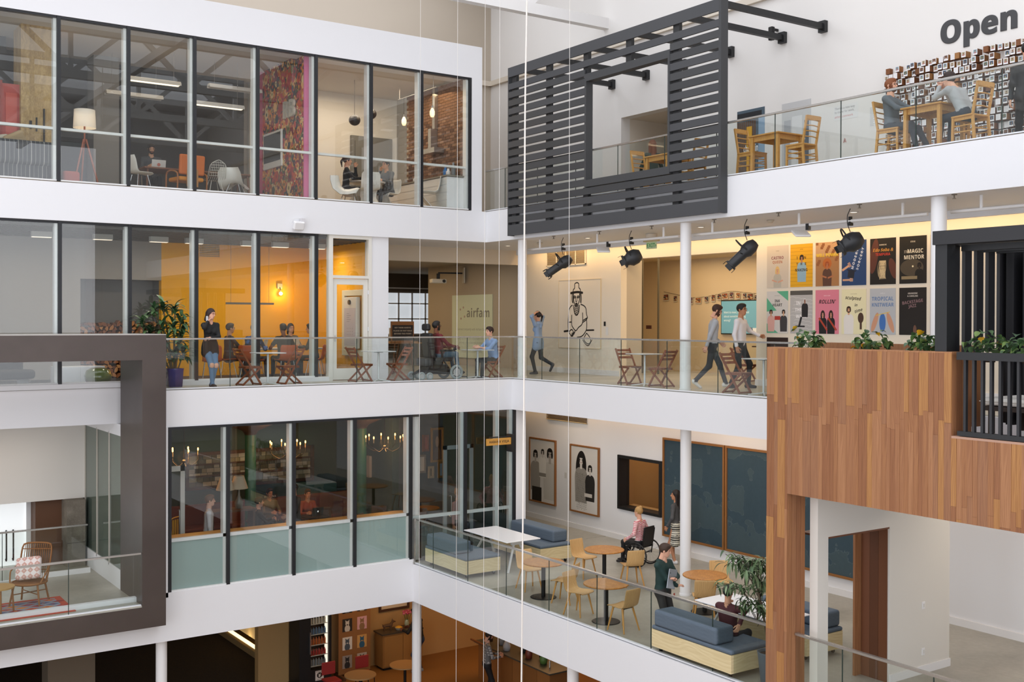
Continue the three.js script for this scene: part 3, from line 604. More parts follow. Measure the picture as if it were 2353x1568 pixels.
// floral partition
const floralTex = canvasTex(512, 640, (c, w, h) => {
  c.fillStyle = '#3a2a20'; c.fillRect(0, 0, w, h);
  const cols = ['#a5271f', '#c8481f', '#d98a2b', '#e3c389', '#7d1f2c', '#c23a3f', '#4d4a2a', '#8a7a3c', '#b5651f', '#20242e', '#e8b06a'];
  for (let i = 0; i < 1500; i++) {
    const x = rnd() * w, y = rnd() * h, r = 6 + rnd() * 20;
    c.fillStyle = cols[floor(rnd() * cols.length)];
    for (let k = 0; k < 6; k++) { c.beginPath(); c.arc(x + cos(k) * r * 0.5, y + sin(k) * r * 0.5, r * 0.5, 0, 7); c.fill(); }
    c.fillStyle = cols[floor(rnd() * cols.length)]; c.beginPath(); c.arc(x, y, r * 0.35, 0, 7); c.fill();
  }
});
{
  const g = struct('wall_left', 'partition papered with dense red and gold flowers', bx(10.8, 10.95, L3, 16.5, -27.05, -24.45), M(0xb98a70, 0.8));
  mesh(g, 'wallpaper', T(panelGeo(2.6, 3.5, 0.01), 10.795, 14.75, -25.75, -PI / 2), M(0xffffff, 0.8, { map: floralTex }));
  mesh(g, 'pink_edge', bx(10.79, 11.03, L3, 16.5, -24.46, -24.42), M(0xc9688f, 0.7));
  mesh(g, 'pink_edge', bx(10.7, 10.8, L3, 16.5, -27.12, -27.02), M(0xb0405f, 0.7));
  const tv = thing('wall_screen', 'white framed monitor hung on the floral partition', 'monitor', [10.78, 14.4, -26.3], -PI / 2);
  mesh(tv, 'bezel', rb(1.18, 0.92, 0.05, 0.02), M(0xe3e0da, 0.4)); mesh(tv, 'display', panelGeo(1.06, 0.7).translate(0, 0.05, 0.03), M(0x3a3a38, 0.15)); mesh(tv, 'webcam', sph(0.03, 0, 0.49, 0), black);
}
// counter, bricks and white panelling of the dining end
{
  const w = struct('wall_right', 'brown brick end wall of the top room', bx(15.27, 15.36, L3, 16.45, -27.45, -24.3), M(0xb3a48e, 0.9));
  const bm = [0x7a5a45, 0x866550, 0x6d4f3c, 0x91715a, 0x5f4434].map(c => M(c, 0.85)); let n = 0; const rest = [];
  const full = bx(15.255, 15.27, 0, 0.066, 0, 0.205), half = bx(15.255, 15.27, 0, 0.066, 0, 0.1);
  for (let r = 0; r < 45; r++) for (let k = -1; k < 15; k++) {
    const y = L3 + 0.88 + r * 0.078; if (y > 16.38) break;
    const off = r % 2 ? 0.1075 : 0, z = -27.45 + k * 0.215 + off;
    if (z < -27.46) { continue; } if (z + 0.2 > -24.3) continue;
    if (n++ < 300) { const b = new THREE.Mesh(full, bm[floor(rnd() * 5)]); b.name = 'brick'; b.position.set(0, y, z); b.castShadow = b.receiveShadow = true; w.add(b); } else rest.push(full.clone().translate(0, y, z));
  }
  if (rest.length) { const m = mesh(w, 'upper_bricks', rest, bm[1]); m.userData.kind = 'stuff'; }
  const c = thing('kitchen_counter', 'white panelled counter along the brick wall', 'counter', [14.97, L3, -25.9]);
  mesh(c, 'cabinet', cb(0.5, 0.84, 3.1, 0, 0.42, 0), whiteSatin); mesh(c, 'worktop', cb(0.56, 0.04, 3.16, 0, 0.87, 0), M(0x8b8478, 0.4));
  for (let k = 0; k < 4; k++) mesh(c, 'cladding_board', cb(0.012, 0.18, 3.1, -0.256, 0.14 + k * 0.2, 0), M(0xe2e0dc, 0.5));
  single('range_hood', 'steel chimney flue on the brick wall', 'hood', [bx(15.05, 15.27, 14.75, 15.3, -25.9, -25.75), bx(14.95, 15.27, 14.62, 14.75, -26.0, -25.4), bx(15.15, 15.27, 15.3, 16.4, -25.85, -25.72)], steel);
  const misc = [[-27.0, 0.14, 0x8a8f94], [-26.5, 0.2, 0xc8ccd0], [-24.9, 0.3, 0x2f6fb0], [-24.75, 0.22, 0xe0e0e0], [-24.5, 0.35, 0x7a7d80]];
  misc.forEach(([z, h, col], i) => single('kitchen_bottle', ['squat grey jar on the brick wall counter', 'clear jar on the brick wall counter', 'blue packet on the brick wall counter', 'white packet on the brick wall counter', 'steel kettle on the brick wall counter'][i], 'jar', lathe([[0, 0], [0.06, 0], [0.065, h * 0.6], [0.03, h * 0.8], [0.03, h], [0, h]], 14).translate(15.0, L3 + 0.89, z), M(col, 0.4)));
}
// fluorescent pendants of the top room
function tubePendant(label, x, y, z, len = 1.35, lit = true, ry = 0) {
  const t = thing('pendant_light', label, 'light', [x, y, z], ry, 'long pendant lights of the top room');
  mesh(t, 'housing', [cb(len, 0.05, 0.16, 0, 0.06, 0), cb(len, 0.06, 0.02, 0, 0.02, 0.1), cb(len, 0.06, 0.02, 0, 0.02, -0.1)], M(0xd8d4cc, 0.5));
  mesh(t, 'lamp_tube', cb(len - 0.06, 0.03, 0.13, 0, 0.005, 0), lit ? glow(0xffe6c4, 3) : M(0xcfc9bd, 0.5));
  for (const s of [-1, 1]) mesh(t, 'wire', bar([s * (len / 2 - 0.15), 0.08, 0], [s * (len / 2 - 0.15), 16.5 - y, 0], 0.004), M(0x888480, 0.5));
  if (lit) areaLight(x, y - 0.03, z, x, y - 2, z, len, 0.14, WARM, 3, 'pendant_lamp');
}
tubePendant('long lit pendant above the man with the laptop', 7.75, 15.72, -26.3);
tubePendant('long lit pendant over the far end of the desk', 9.4, 15.37, -26.5);
tubePendant('long unlit pendant next to the floral partition', 9.9, 15.85, -26.6, 1.35, false);
tubePendant('long unlit pendant behind the floor lamp', 7.6, 15.52, -27.2, 1.35, false);
// bulb pendants and dark globes at the dining end
for (const [z, w] of [[-24.95, 'farthest from the glass'], [-24.75, 'in the middle of its track'], [-24.52, 'closest to the glass']].map(([z, w], i) => [[-26.15, -25.4, -24.65][i], w])) {
  const t = thing('bulb_pendant', 'glowing glass pendant in front of the brick wall, ' + w, 'light', [14.45, 15.5, z], 0, 'three glass pendants of the dining end');
  mesh(t, 'glass_shade', lathe([[0, -0.13], [0.04, -0.125], [0.065, -0.06], [0.065, 0.02], [0.03, 0.1], [0.0, 0.12]], 18), glow(0xffcf90, 2.2)); mesh(t, 'socket', cyl(0.02, 0.02, 0.06, 0, 0.14, 0), steel); mesh(t, 'wire', bar([0, 0.16, 0], [0, 0.62, 0], 0.004), blackMetal);
}
single('lamp_track', 'thin metal track carrying the three glass pendants', 'track', [bar([14.45, 16.12, -26.5], [14.45, 16.12, -24.45], 0.008), ...[-26.4, -25.5, -24.6].map(z => bar([14.45, 16.12, z], [14.45, 16.49, z], 0.006))], steel);
areaLight(14.2, 16.4, -25.6, 13.6, 13, -25.8, 1.6, 2.4, WARM, 5, 'dining_lamp');
for (const [x, y, z, w] of [[13.15, 15.43, -26.5, 'over the round table'], [13.63, 15.65, -26.5, 'next to the column']]) {
  const t = thing('globe_pendant', 'dark brown globe pendant ' + w, 'light', [x, y, z]);
  mesh(t, 'globe', sph(0.155, 0, 0, 0, 1, 0.92, 1, 26), M(0x2a211c, 0.3)); mesh(t, 'wire', bar([0, 0.14, 0], [0, 16.5 - y, 0], 0.005), blackMetal);
}
single('round_column', 'slim white column inside the dining end', 'column', cyl(0.07, 0.07, 3.5, 12.62, 14.75, -24.7), whiteSatin);
single('cased_opening', 'grey framed pass-through on the dining end back wall', 'opening', [bx(13.9, 15.2, 13.9, 15.35, -28.29, -28.2), bx(14.0, 14.4, L3, 15.2, -28.2, -28.15)], M(0x77756f, 0.6));
areaLight(13, 16.4, -26.8, 13, 13, -26.8, 2.5, 1.4, SOFT, 9, 'room_lamp');
areaLight(7.5, 16.4, -26, 7.5, 13, -26, 4, 1.2, WARM, 1.4, 'room_lamp');

// ================================================================ balcony level rooms behind glass
const yellowWall = M(0xeaa80a, 0.6), greyPaint = M(0x98938c, 0.75);
struct('wall_back', 'saturated yellow meeting room wall', [bx(8.5, 12.75, L2, 12.17, -28.2, -28)], yellowWall);
struct('wall_right', 'yellow end wall of the meeting room', bx(12.55, 12.75, L2, 12.17, -28, -24.65), yellowWall);
struct('wall_back', 'grey wall with a firewood niche', [bx(2, 6.54, L2, 12.17, -28.2, -28), bx(6.54, 8.5, 11.11, 12.17, -28.2, -28)], greyPaint);
struct('wall_back', 'grey lining of the firewood niche', [bx(6.4, 8.6, L2, 11.2, -28.9, -28.75), bx(6.4, 6.54, L2, 11.2, -28.75, -28.2), bx(8.5, 8.6, L2, 11.2, -28.75, -28.2), bx(6.4, 8.6, 11.11, 11.2, -28.75, -28.2)], M(0x6f6d6a, 0.8));
struct('floor', 'dark carpet of the meeting room', bx(2, 12.55, L2 + 0.001, L2 + 0.012, -28, -24.5), M(0x3a3a3c, 0.9));
{
  const g = struct('ceiling', 'dark ribbed metal ceiling of the meeting room', bx(2, 12.55, 12.12, 12.17, -28, -24.35), M(0x4a4844, 0.6));
  for (let k = 0; k < 14; k++) mesh(g, 'rib', bx(2, 12.55, 12.06, 12.12, -24.5 - k * 0.25, -24.42 - k * 0.25), M(0x55524d, 0.55));
}
{ // firewood
  const logGeo = [0, 1, 2].map(k => { const a = 0.5 + k * 0.35, pts = [[0, 0]]; for (let i = 0; i <= 5; i++) pts.push([0.1 * cos(a * i / 5 * 2.2), 0.1 * sin(a * i / 5 * 2.2)]); return extrude(pts, 0.35, 0.004).translate(-0.03, -0.05, -0.35); });
  const lm = [0xb47a48, 0x9a5f36, 0x86502d, 0xc08a58, 0x6d4027].map(c => M(c, 0.85)); let n = 0;
  for (let r = 0; r < 13; r++) for (let k = 0; k < 17; k++) {
    const x = 6.62 + k * 0.112 + (r % 2) * 0.05, y = L2 + 0.08 + r * 0.105, lim = x < 7.6 ? 10.55 + 0.12 * sin(x * 5) : 10.35 - (x - 7.6) * 0.25; if (y > lim || x > 8.42) continue;
    const m = single('firewood_log', 'split firewood log stacked in the grey niche', 'firewood', logGeo[(k + r) % 3], lm[floor(rnd() * 5)], 'split logs stacked in the firewood niche');
    m.position.set(x, y, -28.25); m.rotation.z = rnd() * 6.28; m.scale.setScalar(rr(0.72, 0.86));
  }
}
// box downlights on the meeting room ceiling
[[5.25, 'over the lounge'], [6.56, 'in front of the firewood niche'], [7.83, 'above the dracaena'], [8.67, 'next to the ceiling grille'], [10.05, 'over the plaid shirt'], [10.85, 'above the man in black'], [11.85, 'next to the glazed door']].forEach(([x, w], i) => {
  const t = thing('box_downlight', 'small grey box downlight ' + w, 'light', [x, 12.0, -26], 0, 'box downlights of the meeting room');
  mesh(t, 'housing', cb(0.42, 0.16, 0.14, 0, 0.02, 0), M(0xb9b6b0, 0.5)); mesh(t, 'diffuser', cb(0.4, 0.012, 0.12, 0, -0.064, 0), glow(0xffe8cc, 1.5));
  if (i % 2 === 0 || i > 3) areaLight(x, 11.92, -26, x, 8, -26, 0.4, 0.12, SOFT, 190, 'downlight');
});
single('linear_pendant', 'thin black linear pendant over the meeting table', 'light', [cb(1.25, 0.05, 0.06, 10.3, 10.53, -26.6), bar([9.8, 10.55, -26.6], [9.8, 12.1, -26.6], 0.004), bar([10.8, 10.55, -26.6], [10.8, 12.1, -26.6], 0.004)], M(0x55504a, 0.5));
{
  const t = thing('wall_sconce', 'bare bulb sconce glowing on the yellow wall', 'light', [11.66, 10.85, -27.95]);
  mesh(t, 'mount', cb(0.14, 0.14, 0.05, 0, 0.18, -0.02), M(0xb0a890, 0.5)); mesh(t, 'arm', bar([0, 0.15, 0], [0, 0.05, 0.06], 0.015), steel); mesh(t, 'light_bulb', sph(0.05, 0, -0.02, 0.06), glow(0xffd890, 6));
  pointLight(11.66, 10.83, -27.75, 0xffd080, 1.3);
  const v = thing('air_grille', 'yellow slatted air grille high on the yellow wall', 'grille', [9.73, 11.93, -27.98]);
  mesh(v, 'frame', [cb(0.56, 0.03, 0.04, 0, 0.19, 0), cb(0.56, 0.03, 0.04, 0, -0.19, 0), cb(0.03, 0.4, 0.04, -0.28, 0, 0), cb(0.03, 0.4, 0.04, 0.28, 0, 0)], yellowWall);
  for (let k = 0; k < 8; k++) mesh(v, 'louvre', cb(0.52, 0.02, 0.03, 0, -0.16 + k * 0.045, 0), M(0x8a6a14, 0.6));
}
// meeting table, chairs
{
  const t = thing('meeting_table', 'long white meeting table in the yellow room', 'table', [11.1, L2 + 0.012, -26.35]);
  mesh(t, 'tabletop', rb(2.2, 0.04, 1.0, 0.01, 0, 0.72, 0), M(0xc9c7c4, 0.4)); for (const [x, z] of [[-1.0, -0.4], [1.0, -0.4], [-1.0, 0.4], [1.0, 0.4]]) mesh(t, 'leg', cb(0.05, 0.7, 0.05, x, 0.35, z), steel);
  const oc = (w, x, z, r) => orangeChair('orange shell chair ' + w, [x, L2 + 0.012, z], r);
  oc('behind the woman on the phone', 8.95, -25.55, PI - 0.3); oc('of the man in the plaid shirt', 9.95, -25.55, PI * 0.68); oc('of the man in the black shirt with his back to the glass', 10.78, -25.5, PI); oc('of the man in black beside the glazed door', 11.62, -25.6, -PI * 0.7); oc('of the man in glasses at the left end of the meeting table', 9.62, -26.45, PI / 2);
  for (const [x, z, r, w] of [[10.4, -26.2, PI + 0.9, 'in front of the plaid shirt'], [11.5, -26.3, 0.4, 'at the door end of the table']]) {
    const l = thing('laptop', 'open grey laptop on the meeting table ' + w, 'laptop', [x, L2 + 0.74, z], r);
    mesh(l, 'keyboard_deck', rb(0.33, 0.014, 0.23, 0.006, 0, 0.007, 0), steel); mesh(l, 'lid', rb(0.33, 0.22, 0.01, 0.005).rotateX(-0.25).translate(0, 0.12, -0.14), M(0xb9bcc0, 0.35, { metalness: 0.5 }));
  }
}
// glazed door and its side light
{
  const d = struct('door_3', 'white framed glazed door of the yellow room'); d.userData.category = 'door'; const fm = M(0xe0ddd4, 0.45), z = -24.27;
  mesh(d, 'frame', [bx(11.36, 11.46, 8.66, 12.17, z - 0.12, z + 0.04), bx(12.42, 12.5, 8.66, 12.17, z - 0.12, z + 0.04), bx(11.46, 12.42, 11.13, 11.2, z - 0.1, z + 0.04), bx(11.46, 12.42, 12.09, 12.17, z - 0.1, z + 0.04)], fm);
  mesh(d, 'transom_pane', bx(11.46, 12.42, 11.2, 12.09, z - 0.03, z - 0.024), glassPane);
  const leaf = mesh(d, 'leaf', [bx(11.47, 11.58, 8.68, 11.12, z - 0.05, z), bx(12.3, 12.41, 8.68, 11.12, z - 0.05, z), bx(11.58, 12.3, 10.98, 11.12, z - 0.05, z), bx(11.58, 12.3, 8.68, 8.95, z - 0.05, z)], fm);
  mesh(leaf, 'pane', bx(11.58, 12.3, 8.95, 10.98, z - 0.03, z - 0.022), glassPane); mesh(leaf, 'handle', [bar([11.52, 9.6, z + 0.04], [11.52, 9.75, z + 0.04], 0.012), bar([11.52, 9.67, z], [11.52, 9.67, z + 0.04], 0.008)], steel);
  for (const y of [9.0, 9.9, 10.8]) mesh(d, 'hinge', cyl(0.015, 0.015, 0.1, 12.42, y, z + 0.01, 10), steel);
  mesh(d, 'side_pane', bx(11.09, 11.36, 8.76, 12.17, z - 0.022, z - 0.016), glassPane);
}
{ // framed interactive screen leaning on the yellow end wall
  const t = thing('framed_screen', 'tall white display in an ornate pale frame on the yellow end wall', 'display', [12.52, 10.05, -25.2], -PI / 2);
  mesh(t, 'ornate_frame', extrude([[-0.62, -0.82], [0.62, -0.82], [0.62, 0.82], [-0.62, 0.82]], 0.04, 0.015, [[[-0.5, -0.7], [0.5, -0.7], [0.5, 0.7], [-0.5, 0.7]]]), M(0xd9d2b8, 0.6));
  mesh(t, 'casing', rb(0.72, 1.3, 0.12, 0.03, 0, 0, 0.08), M(0xd0d0cc, 0.4));
  const tex = canvasTex(256, 420, (c, w, h) => { c.fillStyle = '#b9b7c2'; c.fillRect(0, 0, w, h); c.fillStyle = '#8c8a98'; for (let i = 0; i < 5; i++) c.fillRect(60, 60 + i * 22, 60 + (i * 37) % 70, 6); for (let i = 0; i < 12; i++) c.fillRect(70 + (i % 4) * 40, 220 + floor(i / 4) * 34, 10, 14); });
  mesh(t, 'display', panelGeo(0.62, 0.95).translate(0, -0.1, 0.145), M(0xffffff, 0.4, { map: tex })); mesh(t, 'camera_unit', T(cyl(0.06, 0.06, 0.05), 0, 0.52, 0.15, 0, PI / 2), black);
}
// lounge end seen past the steel portal
{
  const pouf = (label, x, y, z, r) => { const t = thing('glossy_stool', label, 'stool', [x, y, z]); mesh(t, 'shell', lathe([[0, 0], [r * 0.6, 0], [r * 0.92, r * 0.3], [r, r * 0.68], [r * 0.86, r * 1.08], [r * 0.5, r * 1.27], [r * 0.2, r * 1.25], [0, r * 1.21]], 40), M(0x5d6f16, 0.12, { clearcoat: 1 })); mesh(t, 'base_ring', lathe([[r * 0.55, -0.001], [r * 0.62, 0], [r * 0.62, 0.02], [r * 0.55, 0.02]], 32), black); };
  pouf('glossy olive green pebble stool close to the glass', 6.2, L2 + 0.03, -24.95, 0.29); pouf('glossy olive green pebble stool behind the white cabinet', 6.07, L2 + 0.012, -26.6, 0.3);
  const c = thing('low_cabinet', 'low white cabinet next to the green stool', 'cabinet', [5.95, L2 + 0.012, -25.7]); mesh(c, 'carcass', cb(1.05, 0.4, 0.45, 0, 0.2, 0), whiteSatin); mesh(c, 'door_leaf', cb(0.51, 0.37, 0.015, -0.262, 0.2, 0.23), white); mesh(c, 'door_leaf', cb(0.51, 0.37, 0.015, 0.262, 0.2, 0.23), white);
  const b = thing('lounge_chair', 'rounded black lounge chair in the grey lounge', 'chair', [4.35, L2 + 0.012, -25.2], 0.3); mesh(b, 'backrest', rb(1.0, 0.55, 0.2, 0.09, 0, 0.42, -0.2, 4), M(0x131314, 0.6)); mesh(b, 'seat', rb(1.0, 0.2, 0.6, 0.08, 0, 0.28, 0.1, 3), M(0x131314, 0.6)); for (const s of [-1, 1]) mesh(b, 'leg', cb(0.04, 0.2, 0.5, s * 0.4, 0.1, 0.05), steel);
}

// ================================================================ hall and presentation room
{
  const tex = canvasTex(512, 480, (c, w, h) => {
    c.fillStyle = '#cfd3b4'; c.fillRect(0, 0, w, h); c.fillStyle = '#8a8878'; c.font = 'bold 92px sans-serif'; c.fillText('airfam', 190, 170);
    c.fillStyle = '#b09a86'; for (const [x, y] of [[110, 110], [150, 95], [165, 165], [120, 180]]) { c.beginPath(); c.arc(x, y, 9, 0, 7); c.fill(); }
    c.fillStyle = '#9a9c86'; c.font = '24px sans-serif'; c.textAlign = 'center'; c.fillText('Connect instantly with Airfam Slack', 256, 270); c.fillText('Bringing the most important news to', 256, 340); c.fillText('you via your channel of choice.', 256, 372); c.fillText('Enable notifications today', 256, 440);
  });
  const m = M(0xffffff, 0.8, { map: tex, emissive: 0xffffff, emissiveMap: tex, emissiveIntensity: 0.12 });
  single('projection_screen', 'pale green projected slide reading airfam', 'projection', T(panelGeo(2.42, 2.05, 0.02), 19.17, 9.93, -30.16, -PI / 2), m);
  const t = thing('projector', 'white projector on a wall bracket in the presentation room', 'projector', [18.35, 11.4, -30.9], -0.3);
  mesh(t, 'casing', rb(0.5, 0.14, 0.36, 0.03), M(0xd8d5cc, 0.4)); mesh(t, 'lens', T(cyl(0.05, 0.05, 0.06), 0.15, 0, 0.19, 0, PI / 2), black); mesh(t, 'bracket', [cb(0.1, 0.2, 0.1, 0, 0.15, 0), cb(0.9, 0.05, 0.05, 0.45, 0.27, 0)], black); mesh(t, 'wall_plate', cb(0.04, 0.5, 0.22, 0.83, 0.2, 0.1), M(0xcfcabf, 0.5));
}
{ // far office: columns, lit window, desks
  single('office_column', 'grey square column in the office beyond the hall', 'column', bx(14.6, 15.35, L2, 11.95, -29.5, -28.8), M(0x70695e, 0.8));
  const w = struct('window_5', 'bright gridded office window far behind the hall'); w.userData.category = 'window';
  mesh(w, 'pane', bx(20.1, 22.6, L2 + 0.9, 11.2, -37.98, -37.96), glow(0xdfe8f0, 0.9)); for (let k = 0; k < 5; k++) mesh(w, 'glazing_bar', bx(20.1 + k * 0.6, 20.16 + k * 0.6, L2 + 0.9, 11.2, -37.95, -37.9), whiteSatin); for (let k = 0; k < 4; k++) mesh(w, 'glazing_bar', bx(20.1, 22.6, L2 + 0.9 + k * 0.6, L2 + 0.95 + k * 0.6, -37.95, -37.9), whiteSatin);
  for (const [x, z, i] of [[17.2, -31.5, 0], [18.2, -33.5, 1], [17.9, -36, 2]]) { const t = thing('office_desk', ['office desk with a computer beyond the hall opening', 'office desk in the middle of the far office', 'office desk under the gridded window'][i], 'desk', [x, L2, z]); mesh(t, 'desktop', cb(1.4, 0.03, 0.7, 0, 0.73, 0), honeyLite); mesh(t, 'leg', cb(0.05, 0.72, 0.6, -0.6, 0.36, 0), steel); mesh(t, 'leg', cb(0.05, 0.72, 0.6, 0.6, 0.36, 0), steel); const s = thing('desk_monitor', 'slim computer monitor on the ' + ['first', 'middle', 'window'][i] + ' office desk', 'monitor', [x, L2 + 0.745, z]); mesh(s, 'display', cb(0.5, 0.32, 0.02, 0, 0.3, 0), M(0xcfcac0, 0.4)); mesh(s, 'stand', cb(0.08, 0.2, 0.08, 0, 0.1, 0), steel); }
  const e = thing('notice_easel', 'dark notice on a wooden easel in the hall', 'sign', [14.55, L2, -26.4], 0.1);
  const tex = canvasTex(256, 170, (c, w, h) => { c.fillStyle = '#231d1a'; c.fillRect(0, 0, w, h); c.fillStyle = '#b9a890'; c.font = 'bold 22px sans-serif'; c.textAlign = 'center'; c.fillText('HEY THERE GUESTS!', 128, 36); c.fillText('PLEASE DO NOT WALK', 128, 70); c.fillText('BEYOND THIS POINT', 128, 102); c.fillRect(40, 130, 160, 5); c.beginPath(); c.moveTo(200, 122); c.lineTo(216, 132); c.lineTo(200, 142); c.fill(); });
  mesh(e, 'board', cb(0.75, 0.6, 0.03, 0, 1.13, 0), M(0x8a5a30, 0.7)); mesh(e, 'notice', panelGeo(0.68, 0.42).translate(0, 1.12, 0.02), M(0xffffff, 0.7, { map: tex })); for (const s of [-1, 1]) mesh(e, 'leg', sq([s * 0.2, 1.3, -0.02], [s * 0.35, 0, 0.05], 0.03, 0.03), M(0x6b4424, 0.7)); mesh(e, 'leg', sq([0, 1.3, -0.05], [0, 0, -0.4], 0.03, 0.03), M(0x6b4424, 0.7));
  for (const [x, z] of [[15.5, -30], [16.5, -32], [17.5, -34], [16, -35]]) { const t = thing('track_spot', 'small warm spotlight in the office ceiling', 'light', [x, 11.75, z], 0, 'warm spotlights of the far office'); mesh(t, 'can', cyl(0.05, 0.05, 0.19, 0, 0.11, 0, 14), black); mesh(t, 'lamp_face', cyl(0.045, 0.045, 0.01, 0, 0.015, 0, 14), glow(0xffd9a0, 6)); }
  areaLight(16.5, 11.9, -33, 16.5, 8, -33, 3, 5, WARM, 2.2, 'office_lamp');
  areaLight(17, 11.9, -28.5, 17, 8, -28.5, 2, 1.5, SOFT, 3.6, 'presentation_lamp');
}
// lounge recess behind the balcony gallery
areaLight(20.6, 11.85, -20.5, 20.6, 8, -20.5, 2.4, 6, 0xffdba6, 4.2, 'lounge_lamp');
// ---------------------------------------------------------------- people: one continuous skin per body, meshed from a smooth distance field
const lin = h => { const c = new THREE.Color(h); return [c.r, c.g, c.b]; };
function surfaceNet(f, lo, hi, h) {
  const nx = Math.ceil((hi[0] - lo[0]) / h) + 1, ny = Math.ceil((hi[1] - lo[1]) / h) + 1, nz = Math.ceil((hi[2] - lo[2]) / h) + 1;
  const d = new Float32Array(nx * ny * nz), at = (i, j, k) => i + nx * (j + ny * k);
  for (let k = 0; k < nz; k++) for (let j = 0; j < ny; j++) for (let i = 0; i < nx; i++) d[at(i, j, k)] = f(lo[0] + i * h, lo[1] + j * h, lo[2] + k * h);
  const vid = new Int32Array(nx * ny * nz).fill(-1), pos = [], idx = [];
  const E = [[0, 0, 0, 1, 0, 0], [0, 1, 0, 1, 1, 0], [0, 0, 1, 1, 0, 1], [0, 1, 1, 1, 1, 1], [0, 0, 0, 0, 1, 0], [1, 0, 0, 1, 1, 0], [0, 0, 1, 0, 1, 1], [1, 0, 1, 1, 1, 1], [0, 0, 0, 0, 0, 1], [1, 0, 0, 1, 0, 1], [0, 1, 0, 0, 1, 1], [1, 1, 0, 1, 1, 1]];
  for (let k = 0; k + 1 < nz; k++) for (let j = 0; j + 1 < ny; j++) for (let i = 0; i + 1 < nx; i++) {
    let x = 0, y = 0, z = 0, n = 0;
    for (const e of E) {
      const a = d[at(i + e[0], j + e[1], k + e[2])], b = d[at(i + e[3], j + e[4], k + e[5])];
      if ((a < 0) !== (b < 0)) { const t = a / (a - b); x += e[0] + t * (e[3] - e[0]); y += e[1] + t * (e[4] - e[1]); z += e[2] + t * (e[5] - e[2]); n++; }
    }
    if (n) { vid[at(i, j, k)] = pos.length / 3; pos.push(lo[0] + (i + x / n) * h, lo[1] + (j + y / n) * h, lo[2] + (k + z / n) * h); }
  }
  const quad = (a, b, c, e, flip) => { if (a < 0 || b < 0 || c < 0 || e < 0) return; flip ? idx.push(a, c, b, a, e, c) : idx.push(a, b, c, a, c, e); };
  for (let k = 1; k + 1 < nz; k++) for (let j = 1; j + 1 < ny; j++) for (let i = 1; i + 1 < nx; i++) {
    const a = d[at(i, j, k)] < 0;
    if (a !== d[at(i + 1, j, k)] < 0) quad(vid[at(i, j - 1, k - 1)], vid[at(i, j, k - 1)], vid[at(i, j, k)], vid[at(i, j - 1, k)], !a);
    if (a !== d[at(i, j + 1, k)] < 0) quad(vid[at(i - 1, j, k - 1)], vid[at(i - 1, j, k)], vid[at(i, j, k)], vid[at(i, j, k - 1)], !a);
    if (a !== d[at(i, j, k + 1)] < 0) quad(vid[at(i - 1, j - 1, k)], vid[at(i, j - 1, k)], vid[at(i, j, k)], vid[at(i - 1, j, k)], !a);
  }
  return { pos, idx };
}
const cap = (a, b, ra, rb, col) => { const d = b.clone().sub(a); return { ax: a.x, ay: a.y, az: a.z, dx: d.x, dy: d.y, dz: d.z, ra, rb, col, L2: d.lengthSq() || 1e-9 }; };
const dCap = (c, x, y, z) => { const px = x - c.ax, py = y - c.ay, pz = z - c.az; const t = max(0, min(1, (px * c.dx + py * c.dy + pz * c.dz) / c.L2)); return hypot(px - t * c.dx, py - t * c.dy, pz - t * c.dz) - (c.ra + (c.rb - c.ra) * t); };
const smin = (a, b, k) => { const h = max(k - abs(a - b), 0) / k; return min(a, b) - h * h * k * 0.25; };
const dEll = (x, y, z, cx, cy, cz, rx, ry, rz) => (hypot((x - cx) / rx, (y - cy) / ry, (z - cz) / rz) - 1) * min(rx, ry, rz);
function capsMesh(caps, h, k, paint) {
  const lo = [9, 9, 9], hi = [-9, -9, -9];
  for (const c of caps) { const r = max(c.ra, c.rb) + h * 2; [[c.ax, c.ax + c.dx], [c.ay, c.ay + c.dy], [c.az, c.az + c.dz]].forEach(([p, q], i) => { lo[i] = min(lo[i], p - r, q - r); hi[i] = max(hi[i], p + r, q + r); }); }
  const m = surfaceNet((x, y, z) => { let d = 9; for (const c of caps) { const e = dCap(c, x, y, z); if (e < d + k) d = d > 8 ? e : smin(d, e, k); } return d; }, lo, hi, h);
  const col = [];
  for (let i = 0; i < m.pos.length; i += 3) { let best = 9, b = caps[0]; for (const c of caps) { const e = dCap(c, m.pos[i], m.pos[i + 1], m.pos[i + 2]); if (e < best) { best = e; b = c; } } col.push(...(paint ? paint(b.col, m.pos[i], m.pos[i + 1], m.pos[i + 2]) : b.col)); }
  return geo3(m, col);
}
function geo3(m, col) {
  const g = new THREE.BufferGeometry(); g.setAttribute('position', new THREE.Float32BufferAttribute(m.pos, 3));
  if (col) g.setAttribute('color', new THREE.Float32BufferAttribute(col, 3));
  g.setIndex(m.idx); g.computeVertexNormals();
  return g;
}
function ik(a, b, l1, l2, pole) {
  const d = b.clone().sub(a), D = min(d.length(), (l1 + l2) * 0.998); d.normalize();
  const x = (l1 * l1 - l2 * l2 + D * D) / (2 * D), y = sqrt(max(0, l1 * l1 - x * x));
  const p = pole.clone().addScaledVector(d, -pole.dot(d)).normalize();
  return [a.clone().addScaledVector(d, x).addScaledVector(p, y), a.clone().addScaledVector(d, D)];
}
const skinMat = new THREE.MeshStandardMaterial({ vertexColors: true, roughness: 0.75 });
const hairMats = {};
const SKIN = { fair: 0xd9a58a, tan: 0xb98362, brown: 0x7a4b33, olive: 0xc39373 };

